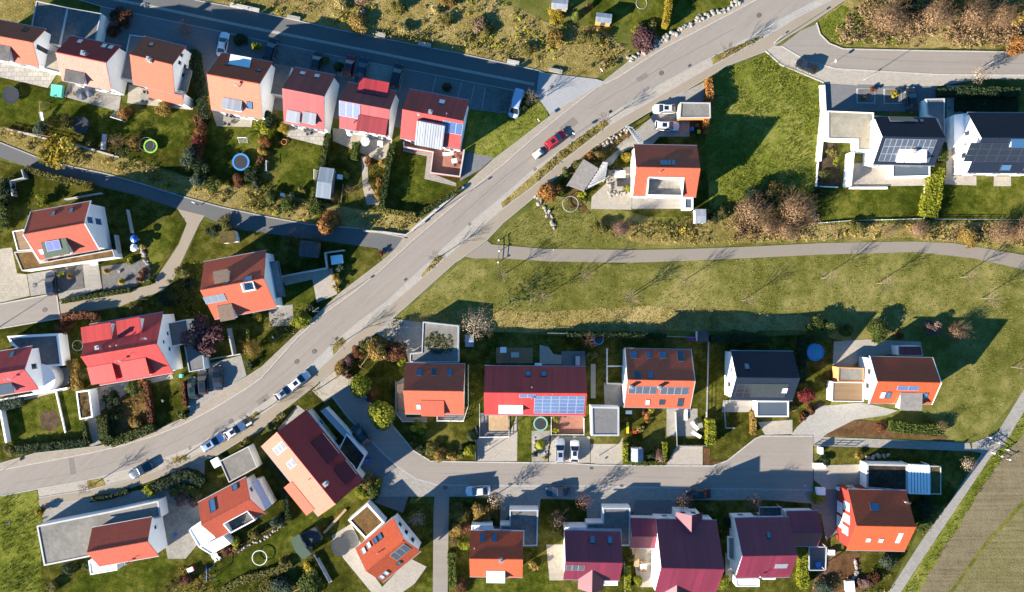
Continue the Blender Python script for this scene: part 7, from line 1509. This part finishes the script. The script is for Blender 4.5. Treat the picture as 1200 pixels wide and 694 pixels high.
scatter('thicket', [J(-30, 400, 40, 340, 120, 300, 200, 370, 280, 400, 290, 480, 240, 560, 60, 570, -60, 560), I(960, 590, 1010, 520, 1190, 560, 1190, 690, 950, 690), E(470, 60, 560, 20, 800, 30, 1000, 40, 1188, 40, 1188, 190, 1000, 180, 800, 160, 640, 150, 520, 130)], 2.6, 'twig_brown', (.5, 1.8), .55, 16, .5, 31, leafsz=.11)
scatter('thicket', [J(300, 490, 760, 485, 1188, 490, 1188, 570, 880, 560, 560, 560, 300, 550)], 1.8, 'twig_brown', (.3, 1.2), .5, 12, .6, 32, leafsz=.11, thr=-.1)
scatter('thicket', [E(560, 30, 760, 30, 780, 110, 600, 120), J(80, 420, 230, 400, 260, 470, 120, 500)], 1.0, 'twig_wine', (.8, 2.0), .55, 14, .5, 33, leafsz=.11)

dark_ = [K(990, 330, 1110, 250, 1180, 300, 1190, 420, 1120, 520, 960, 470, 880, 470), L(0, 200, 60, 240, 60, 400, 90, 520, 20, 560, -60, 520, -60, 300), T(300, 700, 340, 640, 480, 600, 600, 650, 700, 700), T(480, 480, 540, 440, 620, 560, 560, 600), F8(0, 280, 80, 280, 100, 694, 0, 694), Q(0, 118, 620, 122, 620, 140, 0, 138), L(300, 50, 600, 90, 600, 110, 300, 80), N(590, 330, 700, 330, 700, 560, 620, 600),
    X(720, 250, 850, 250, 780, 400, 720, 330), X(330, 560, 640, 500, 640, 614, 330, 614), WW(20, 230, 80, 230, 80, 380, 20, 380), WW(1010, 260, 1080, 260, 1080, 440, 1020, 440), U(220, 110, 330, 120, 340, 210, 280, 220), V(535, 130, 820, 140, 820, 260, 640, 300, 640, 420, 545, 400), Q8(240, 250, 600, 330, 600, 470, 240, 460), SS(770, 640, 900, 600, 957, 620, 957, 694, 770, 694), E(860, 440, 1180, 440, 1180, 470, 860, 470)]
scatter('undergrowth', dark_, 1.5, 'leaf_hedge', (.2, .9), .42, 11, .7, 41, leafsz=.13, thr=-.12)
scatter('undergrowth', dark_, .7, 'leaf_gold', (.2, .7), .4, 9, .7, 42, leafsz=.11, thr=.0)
scatter('undergrowth', [L(820, 150, 900, 160, 900, 380, 840, 390), L(480, 560, 720, 480, 700, 600, 560, 694, 480, 680), O(330, 100, 420, 60, 430, 190, 340, 200), A9(0, 540, 250, 560, 620, 640, 620, 694, 0, 600), G(320, 380, 420, 420, 780, 530, 800, 570, 440, 560, 320, 470), P(120, 60, 180, 130, 190, 300, 60, 310, 0, 180)], 1.3, 'leaf_olive', (.2, .8), .42, 10, .7, 43, leafsz=.12, thr=-.1)
# ================================================================ walls, fences, boulders
def one(l): return l[0]
wall('long white retaining wall topped kerb under the hedge at the red terrace corner', HH(512, 442, 420, 520, 215, 692), .8, .35, 'coping')
wall('white L shaped wall end of that lane mouth by the slope', Z3(500, 42, 600, 48, 700, 62, 790, 0), .6, .3, 'kerb')
wall('red tiled terrace parapet with pale coping', HH(165, 180, 165, 210, 335, 240, 320, 360, 490, 382, 515, 225), 1.0, .25, 'wall_red', cap='coping')
wall('white slanting retaining wall of the round soil bed lawn', N(0, 450, 35, 640), 1.4, .35, 'white')
wall('low white edging between two lawns by the round soil bed', N(322, 340, 378, 582), .5, .2, 'white')
wall('white terrace wall of the rounded bay house', N(-20, 395, 390, 322), 1.0, .3, 'white')
wall('blue white wall beside the purple leaved tree', Z4(465, 20, 490, 145), 2.0, .25, 'coping'); wall('white low wall behind the car row', Z4(375, 165, 525, 140), .8, .2, 'coping')
wall('long white garden wall from the terracotta house to the white seat', L(515, 322, 805, 268, 795, 180), 1.9, .22, 'coping'); wall('rear wall of the white seat nook', L(795, 180, 905, 165), 1.6, .2, 'coping')
wall('white wall in the shaded corner garden', F8(185, 140, 205, 210, 85, 240, 105, 370), 1.6, .2, 'coping')
wall('white edge wall of the shaded yard east of the green dormer house', K8(1000, 40, 1030, 235), 1.6, .2, 'coping'); wall('second white wall east of the green dormer house', F8(1105, 490, 1145, 694), 1.2, .14, 'coping')
wall('thin dark retaining wall north of the green dormer house', F8(560, 400, 880, 345), 1.0, .2, 'concrete')
wall('white boundary kerb wall between bright meadow and gravel wing', E(312, 370, 318, 480, 296, 700), .7, .9, 'white'); wall('white garden kerb around the planted bed', J(300, 140, 285, 328, 380, 332), .5, .2, 'white')
wall('white cube wall beside the anthracite house steps', J(443, 180, 430, 325), 2.4, .7, 'white'); wall('white terrace step wall', J(430, 335, 595, 335), .5, .4, 'white')
fence('white lawn border rail beneath the anthracite house', J(275, 440, 278, 490, 430, 478, 750, 470), .5, 'frame_white', solid=True); fence('thin white rail at the hedge end of the clipped lawn', J(752, 325, 750, 470), .5, 'frame_white', solid=True); fence('thin wire fence along the right edge lawn', J(790, 472, 1200, 474), .8, 'metal_grey')
wall('stone slope wall above the side street, western part', FF(40, 105, 280, 165, 450, 200, 690, 270), .5, .3, 'concrete')
fence('long grey wire fence between the back gardens and the meadow', Q(-90, 100, 150, 105, 480, 115, 760, 125), 1.1, 'metal_galv', 3); fence('grey fence post row between the two slate garden plots', Q(840, 150, 830, 580), 1.0, 'metal_galv', 2.5)
fence('grey fence on the left of the solar covered roof', U(683, 100, 683, 300), .9, 'metal_grey', solid=True); fence('white frame fence around the terrace under the solar roof', P(605, 640, 605, 560), 1.0, 'metal_galv')
fence('white rail around the grey terrace of the solar roof house', U(705, 20, 705, 158, 875, 156, 875, 20), .9, 'frame_white'); fence('pale fence around the red tiled terrace by two parked cars', U8(640, -10, 640, 140, 925, 142, 925, 0), .9, 'frame_white', solid=True)
fence('low wire fence around the orange dormer house', P(120, 430, 118, 610, 160, 662, 300, 664), .9, 'metal_galv'); fence('white rail round the lower terrace of the orange dormer house', P(360, 628, 360, 658, 512, 660, 540, 570, 540, 335), .9, 'frame_white')
fence('pale rail frame on the terrace north of the side garden', Q(250, 190, 250, 390, 340, 392, 340, 290, 250, 290), 2.2, 'frame_white'); fence('white balustrade beside the slate house terrace', Q(930, 500, 940, 650, 990, 650), .9, 'metal_galv')
fence('metal fence around the deck of the white hut neighbour', Q8(680, 20, 690, 310, 945, 310, 948, 20), 1.0, 'metal_galv', solid=True)
fence('steel fence along the field path corner garden', X(330, 5, 500, 10), .9, 'metal_grey'); fence('long garden fence of the lawn with two round beds', A9(60, 530, 240, 570, 480, 610, 620, 650), 1.0, 'wood_light')
fence('wooden fence of the ring lawn', T(160, 545, 290, 500, 460, 405), .6, 'wood_light', solid=True); fence('wooden fence below the grey greenhouse', T(575, 540, 635, 650), .9, 'metal_grey', solid=True)
fence('garden plot frame near the long metal shed', G6(255, 520, 240, 640), .6, 'wood_light'); fence('rusty slatted garden screen beside the toy house', T(485, 690, 600, 640), .8, 'wood_light')
fence('metal fence of the grassy strip between pinkish house and hedge', WW(455, 490, 460, 660), 1.0, 'metal_galv')
boulders('pale boulders along the verge of the top lawn', 'pale boulder in the line above the pavement of the top lawn', D(370, 345, 440, 315, 560, 240, 700, 165, 830, 95, 960, 45, 1040, 5), 66, .42, 1.0, seed=2)
boulders('pale boulders above the meadow path', 'pale boulder in the short row by the large orange bush', Z2(715, 440, 745, 480, 775, 540, 800, 590), 18, .40, 1.1, seed=3)
boulders('pale rockery stones under the road by the timber pergola', 'pale stone in the rock bed between road path and terrace', I(200, 220, 260, 180, 320, 140, 390, 105), 22, .32, 1.2, seed=4)
boulders('sandstone blocks of the terrace beds', 'beige sandstone block edging the rock garden terrace', I(262, 360, 268, 450, 262, 490, 300, 480, 390, 470), 30, .34, .7, mat='stone_pale', seed=5, z=.06)
boulders('stones edging the gravel yard', 'grey stone in the curved row of the gravel yard', K(820, 140, 835, 190, 860, 240, 865, 310, 840, 350), 22, .36, .5, seed=6)
boulders('white stones round the topiary cone', 'white stone in the ring round the topiary cone', U8(500, 170, 490, 260, 530, 300, 600, 300, 620, 230, 600, 170), 18, .24, .2, seed=7, z=.06)
boulders('grey rocks in the leafy border', 'rough rock in the border beside the ring lawn', T8(130, 370, 330, 290, 560, 180, 780, 40), 24, .3, .4, mat='stone_grey', seed=8)
boulders('pale rocks behind the planted carport', 'pale rock behind the carport with dark planted roof', R10(140, 150, 280, 150, 400, 130), 9, .45, .6, seed=9)
boulders('stone row along the cottage garden steps', 'pale stepping stone in the garden of the red walled house', X(500, 480, 510, 530, 485, 570), 12, .4, .3, seed=10)
# ================================================================ garden things
trampoline('black trampoline with grey rim near the white chimneyed left garden', one(A(62, 552)), 1.55, rim='pad_dark')
trampoline('dark blue trampoline under the olive shrubs', one(FF(468, 82)), 1.6, rim='pad_dark')
trampoline('trampoline with bright lime green rim', one(FF(874, 205)), 1.3, rim='pad_green', net=True)
trampoline('trampoline with bright blue rim on the open lawn', one(G(308, 297)), 1.6, rim='pad_blue', net=False)
trampoline('trampoline with mint rim beside the red tiled terrace', one(U8(548, 50)), 1.35, rim='pad_mint')
trampoline('blue rimmed trampoline in the shade by the meadow fence', one(P8(1055, 135)), .95, rim='pad_blue', net=False)
trampoline('dark hexagonal covered trampoline beside the diagonal orange house', one(T7(395, 335)), 1.75, rim='pad_dark')
pool('round blue pool with blue wall in the slate house garden', one(RR(281, 196)), 1.62, 1.0, 'water', 'pad_blue')
ring_thing('trampoline_ring', 'bare white trampoline ring standing on the southern lawn', 'trampoline frame', one(T8(530, 362)), 1.35, .75, 'frame_white', .07, 6)
ring_thing('trellis_ring', 'round metal trellis ring in the garden left of the stone terrace', 'trellis', one(I(42, 542)), 1.45, .9, 'metal_galv', .06, 6)
ring_thing('garden_hoop', 'pale hoop on the grass of the top garden', 'hoop', one(D6(670, 25)), 1.0, .06, 'metal_galv', .05)
ring_thing('climbing_frame', 'round wire climbing dome in the brown hedge corner', 'climbing dome', one(N(450, 75)), .95, 1.3, 'metal_galv', .05, 6)
ring_thing('fire_ring', 'rusty round fire ring on the garden lawn edge', 'fire bowl', one(G(560, 180)), .5, .35, 'wood_red', .08, 4)
goal('small football goal on the lawn with the blue ring trampoline', one(G(320, 158)), PI, 1.6, 1.1, .9); goal('small football goal beside the ochre border', one(G(462, 320)), PI / 2, 1.8, 1.2, .6); goal('football goal at the long shed hedge', one(G(738, 370)), -PI / 2, 1.8, 1.2, .5)
goal('football goal in front of the orange topped garden corner', one(FF(685, 50)), -.3, 2.2, 1.5, 1.9)
swing('wooden swing frame with blue slide in the swing garden', one(O10(480, 225)), .95, 2.8, 2.2, True, 'plastic_blue')
swing('swing frame with white slide on the left lawn', one(A9(370, 340)), -PI / 2 - .1, 1.8, 2.0, True, 'white_plastic')
swing('blue swing frame in the cluttered southern garden', one(T(150, 620)), PI / 2, 2.0, 2.1, False, fm='plastic_blue')
box_thing('sand_box', 'green ribbed garden box on the lawn below the white annex', 'box', one(A(328, 527)), (2.0, 2.1, .8), 'teal_paint', -.1)
box_thing('cold_frame', 'pinkish long garden bench board on the wall by the bushes', 'bench', one(FF(602, 180)), (.7, 2.8, .5), 'coping', -.12)
for i, (px, rz) in enumerate(((G(550, 488), -.15), (G(602, 497), -.15))): box_thing('garden_bench', ('left pale garden seat under the slope shrubs', 'right pale garden seat under the slope shrubs')[i], 'seat', one(px), (.75, .55, .45), 'white_plastic', rz)
box_thing('garden_chest', 'white garden chest beside the yellow shrub', 'chest', one(G6(228, 463)), (.95, .8, .6), 'white_plastic', -.1)
box_thing('garden_lounge', 'white cushioned lounge in the walled nook by the road bank', 'lounge', one(L(866, 220)), (2.1, 1.6, .7), 'white_plastic', .12, lid='white_plastic')
box_thing('garden_chest', 'white chest on the shaded terrace behind the red solar roof', 'chest', one(P8(222, 225)), (1.1, 1.0, .6), 'white_plastic'); box_thing('garden_chest', 'pale table chest in the middle of the shaded deck', 'chest', one(P8(325, 268)), (1.4, .9, .7), 'coping')
box_thing('garden_chest', 'long white box at the eave of the red solar roof', 'chest', one(P8(528, 356)), (1.3, .6, .8), 'white_plastic'); box_thing('garden_bench', 'blue grey bench on the bluish terrace', 'bench', one(P8(872, 320)), (.7, 1.6, .5), 'coping_blue')
box_thing('planter_box', 'yellow long toy beam on the dark lawn by the orange house', 'toy', one(Q8(265, 160)), (.4, 2.0, .3), 'plastic_yellow'); box_thing('toy_box', 'red toy box by the white fence of the hut yard', 'toy', one(Q8(330, 198)), (.6, .5, .4), 'plastic_red')
box_thing('garden_bench', 'white bench on the lawn of the orange solar house', 'bench', one(Q8(275, 25)), (1.1, .6, .45), 'white_plastic'); box_thing('planter_box', 'purple toy slide by the dark shed', 'toy', one(Q(752, 135)), (1.8, .5, .4), 'plastic_purple')
lounger('white lounger on the grey deck of the orange solar house', one(Q8(772, 50)), PI / 2); lounger('white lounger lying askew on the fenced deck', one(Q8(852, 145)), 2.3); lounger('white lounger by the deck corner', one(Q8(868, 220)), 2.6)
lounger('white lounger on the red terrace', one(HH(420, 250)), .1); table_set('red terrace', one(HH(458, 290)), .2, 1.0, .8, 'white_plastic', 2); box_thing('garden_chest', 'white box on the red terrace by the awning', 'chest', one(HH(325, 198)), (.9, .7, .6), 'white_plastic')
parasol('round white table parasol on the pale terrace by the crimson house', one(G(940, 125)), .65, 'white_plastic', 1.2); parasol('larger white parasol on the brown terrace', one(G(1028, 175)), .9, 'white_plastic', 1.9); box_thing('garden_table', 'white square table on the brown terrace', 'table', one(G(1118, 188)), (.9, .8, .72), 'white_plastic', -.1)
parasol('bright blue parasol in the shaded yard of the green dormer house', one(K8(1162, 72)), .75, 'plastic_blue', 2.2); parasol('white parasol in the shaded yard of the green dormer house', one(K8(1160, 150)), .75, 'white_plastic', 2.2)
parasol('dark blue parasol on the terrace under the pink roof', one(A9(708, 222)), 1.2, 'pad_dark', 2.3); parasol('second dark blue parasol nearer the wall', one(A9(770, 195)), 1.2, 'pad_dark', 2.3)
table_set('flagstone terrace', one(G(700, 105)), .2, 1.8, .9, 'metal_dark', 4); table_set('rock garden terrace', one(I6(518, 205)), 0, 1.9, 1.3, 'white_plastic', 4); box_thing('garden_sofa', 'dark garden sofa on the rock garden terrace', 'sofa', one(I6(545, 262)), (2.4, 1.4, .6), 'plastic_black')
table_set('white annex terrace', one(T8(95, 345)), .5, 1.2, .8, 'white_plastic', 4, 'white_plastic'); table_set('orange terrace', one(A(840, 560)), -.2, 1.6, 1.0, 'wood_grey', 4); table_set('red roofed villa terrace', one(WW(570, 520)), 0, 1.2, .9, 'white_plastic', 4, 'wood_light')
table_set('pale terrace by the salmon house', one(G(230, 50)), -.2, 1.5, .9, 'wood_grey', 4); table_set('slate house deck', one(Q8(900, 140)), .2, .9, .9, 'stone_pale', 2)
pergola('weathered grey timber pergola roof by the road path', I(120, 282, 205, 335, 120, 465, 25, 430), 2.5, 9, 'wood_grey', .34, 'pergola'); pergola('pale open pergola wing joined to the timber pergola', I(140, 450, 235, 295, 258, 302, 240, 400), 2.4, 9, 'coping', .42)
pergola('blue grey glazed pergola at the steps to the drive', I(370, 88, 440, 192, 466, 182, 400, 100), 2.4, 8, 'metal_galv', .5)
pergola('white canopy frame over the paved terrace of the plum red house', X(312, 428, 384, 428, 380, 524, 312, 524), 2.4, 0, 'coping_blue', .12)  # white frame toned blue grey, shade put into its colour
pergola('dark frame pergola on the grey terrace left of the orange dormer house', P(128, 450, 165, 440, 168, 600, 128, 600), 2.3, 6, 'wood_dark', .12)
pergola('wooden pergola over the solar roof house terrace', U(760, 25, 870, 25, 870, 120, 760, 120), 2.5, 7, 'wood_light', .5)
pergola('beige timber frame beside the largest wine red house', WW(520, 418, 545, 418, 545, 520, 520, 520), 2.2, 5, 'wood_light', .15)
for lb, px, mt, ld in (('blue paper bin beside the grey walled bin yard', I(750, 105), 'plastic_blue', None), ('black bin with lime lid in the bin yard', I(788, 122), 'plastic_black', 'pad_green'), ('black bin at the back of the bin yard', I(778, 85), 'plastic_black', None), ('white bin standing by the red walled house', X(437, 188), 'white_plastic', None), ('pale bin nearest the planted carport', X(460, 192), 'white_plastic', None), ('blue bin behind the long peach house', T(785, 170), 'plastic_blue', None), ('black bin next to the blue one behind the long peach house', T(770, 155), 'plastic_black', None), ('green bin by the crimson house carport', N(1050, 252), 'teal_paint', None)):
    rubbish_bin(lb, one(px), mt, ld)
box_thing('electric_box', 'white switch cabinet beside the fence of the turning path', 'cabinet', one(X(362, 30)), (.6, 1.2, 1.3), 'white_plastic'); box_thing('garden_chest', 'white covered pallet stack on the turning head drive', 'pallet', one(X(355, 92)), (2.2, 1.0, .5), 'white_plastic')
box_thing('garden_chest', 'large white chest at the drive of the red walled house', 'chest', one(X(360, 198)), (1.6, 1.3, .9), 'white_plastic'); box_thing('garden_chest', 'white compost chest below the paved terrace', 'chest', one(X(405, 452)), (1.1, 1.0, .7), 'white_plastic')
box_thing('trailer_box', 'white garden cart in the southern mulch garden', 'cart', one(X(482, 592)), (1.5, 2.0, 1.0), 'white_plastic', .1); box_thing('planter_box', 'blue planting tray on the paved terrace', 'tray', one(X(350, 500)), (1.0, .8, .4), 'pad_blue', .4)
box_thing('garden_lounge', 'black covered machine by the mint greenhouse', 'machine', one(T7(165, 265)), (3.0, 2.6, 1.4), 'metal_dark', .5, lid='plastic_black'); box_thing('garden_chest', 'silver sheet stack in front of the black machine', 'stack', one(T7(125, 330)), (2.6, 1.0, .5), 'metal_alu', -1.05)
box_thing('timber_stack', 'long pale plank lying across the corner yard', 'plank', one(T7(270, 520)), (.35, 5.0, .2), 'metal_galv', .5); box_thing('timber_stack', 'long brown beams leaning along the yard edge', 'beams', one(T7(350, 140)), (.4, 6.0, .3), 'wood_light', -.75)
box_thing('toy_house', 'red and white toy car in the cluttered garden', 'toy', one(T(78, 605)), (1.1, .8, .7), 'plastic_red', .4, lid='white_plastic'); box_thing('planter_box', 'small turquoise tub on the gravel court', 'tub', one(SS(820, 425)), (.6, .45, .3), 'plastic_blue')
box_thing('garden_chest', 'white bench chest on the grey path of the green dormer house', 'chest', one(K8(822, 285)), (1.2, .8, .6), 'white_plastic', .1); box_thing('planter_box', 'round grey stone seat in the gravel yard', 'seat', one(K8(1040, 362)), (.4, .4, .35), 'stone_pale')
box_thing('garden_chest', 'white crate stack by the gravel garage of the orange red house', 'crates', one(T(180, 178)), (1.4, 1.6, .8), 'white_plastic', .5); box_thing('planter_box', 'white sign board in the strip behind the white hatchback', 'board', one(T(310, 25)), (1.3, .3, .6), 'white_plastic', .6)
box_thing('planter_box', 'white trough at the verge of the upper street', 'trough', one(B(330, 42)), (5.5, .6, .5), 'concrete', -.22); box_thing('planter_box', 'pale stone bench at the lit gap of the upper street', 'bench', one(B(615, 102)), (2.4, .6, .5), 'stone_pale', -.2); box_thing('planter_box', 'pale stone bench on the upper verge near the pale shrubs', 'bench', one(B(1120, 200)), (1.8, .6, .5), 'stone_pale', -.3)
box_thing('planter_box', 'grey stone bench on the verge above the drive bays', 'bench', one(C(285, 258)), (2.4, .6, .5), 'concrete', -.2); box_thing('planter_box', 'grey stone bench at the end of the upper street', 'bench', one(C(800, 360)), (2.2, .6, .5), 'concrete', -.2); box_thing('planter_box', 'white stone bench at the edge of the cobbled apron', 'bench', one(C(1048, 410)), (2.4, .6, .5), 'stone_pale', -.2)
# ================================================================ street furniture
for lb, px, a in (('street lamp on the pavement below the red terrace corner', Z2(240, 520), .6), ('street lamp on the pavement by the pale drive', L(762, 520), .6), ('street lamp at the mouth of the right street', PX(907, 51), .6), ('street lamp in the paved front of the gravel wing', PX(1012, 94), .6), ('street lamp on the footway of the right street', PX(1147, 81), .6),
    ('street lamp on the cobbled apron corner', PX(640, 113), .6), ('street lamp beside the left street plaza', K(0, 610), .5), ('street lamp on the lower street by the pale drive', U(700, 270), .6), ('street lamp at the drive of the flat grey carport', PX(702, 534), .6), ('street lamp beside the lane bend in the shade', K(858, 450), .5), ('street lamp by the shaded side street', FF(425, 330), -.5), ('street lamp on the gravel edge of the side street', G(80, 545), -.4)):
    street_lamp(lb, one(px), 4.6, a)
for k, px in enumerate((D(570, 426), D(1137, 90), Z4(482, 455), Z4(790, 175), Z4(872, 127), Z5(40, 650), Z1(283, 638), K(262, 512))): manhole('round manhole cover in the road surface', one(px), .38, z=.05)
for px in (D(235, 485), D(735, 382), D(275, 650), Z2(705, 312), Z2(400, 570), Z3(700, 270), Z4(640, 358), Z4(290, 578), Z1(460, 522), Z3(378, 545)): drain('small dark road drain at the kerb', one(px), .7)
for px in (U(880, 432), U8(993, 437), WW(442, 46)): drain('small dark road drain at the kerb', one(px), 0, .117)
manhole('manhole cover in the shaded street margin', one(U(505, 452)), .4, z=.1); manhole('manhole cover on the concrete apron of the left street', one(K(203, 368)), .35, z=.08)
barrier('white posted cycle barrier across the meadow path', M(573, 88, 575, 138, 570, 190)); barrier('cycle barrier of white posts at the field path corner', RR(1030, 565, 1065, 588, 1105, 618)); barrier('second cycle barrier on the field side of the path', RR(1045, 632, 1078, 645, 1112, 660))
sign('round road sign on the island edge beside the red car', one(Z2(882, 158)), 2.4, 1.0); sign('rectangular sign at the verge opposite the red car', one(Z2(720, 95)), 2.2, .6, 'box'); sign('street name sign in the slope opposite the cobbled apron', one(D(215, 425)), 2.2, .6, 'box'); sign('round sign at the curved kerb by the black car', one(E(348, 280)), 2.3, 0); sign('sign at the road bend by the peach house drive', one(Z5(15, 405)), 2.2, .3, 'box')
sign('round white satellite dish post in the twig garden', one(O(505, 25)), 1.6, .4); sign('lawn lamp post on the hedge framed lawn', one(Z4(172, 355)), 1.4, .4)
for lb, px in (('white bollard at the pavement by the orange shrub garden', Z4(203, 475)), ('white bollard at the kerb by the twig garden', Z4(778, 42)), ('white bollard in the drive before the solar roof terrace', U8(97, 240)), ('bollard at the turning head corner', X(290, 172)), ('white marker post on the lane', K8(305, 478)), ('white marker post on the verge of the meadow path', M(828, 130))): bollard(lb, one(px))

for lb, px in (('low kerbed square bed with a rust shrub in the parking court', E(460, 385, 542, 385, 540, 450, 460, 450)), ('low kerbed square bed with a yellow bush in the parking court', E(578, 386, 656, 386, 655, 452, 578, 452))): planter(lb, px, 0, .16, 'kerb', 'gravel_dark')
scatter('roof_moss', [P(290, 190, 320, 155, 355, 142, 385, 160, 435, 165, 445, 200, 440, 260, 400, 272, 330, 268, 290, 235)], 12, 'leaf_olive', (.02, .16), .25, 9, .3, 21, leafsz=.1, z0=2.95)
scatter('garden_plants', [G6(400, 330, 560, 330, 560, 600, 460, 620, 430, 560, 420, 400), A9(600, 150, 660, 150, 880, 210, 880, 270, 560, 240), T(20, 600, 140, 590, 190, 680, 30, 700), FF(20, 90, 260, 150, 420, 190, 700, 260, 690, 230, 420, 150, 200, 100)], 1.3, ['leaf_gold'][0], (.2, .7), .4, 9, .8, 22, leafsz=.12)
scatter('garden_plants', [FF(1090, 100, 1190, 100, 1190, 420, 1080, 400), G(400, 60, 480, 60, 470, 440, 330, 430, 410, 260), O10(150, 280, 420, 60, 560, 10, 640, 40, 500, 110, 330, 260, 300, 400), I6(300, 560, 1000, 560, 1000, 640, 300, 640)], 1.5, 'leaf_olive', (.2, .9), .4, 9, .8, 23, leafsz=.13)
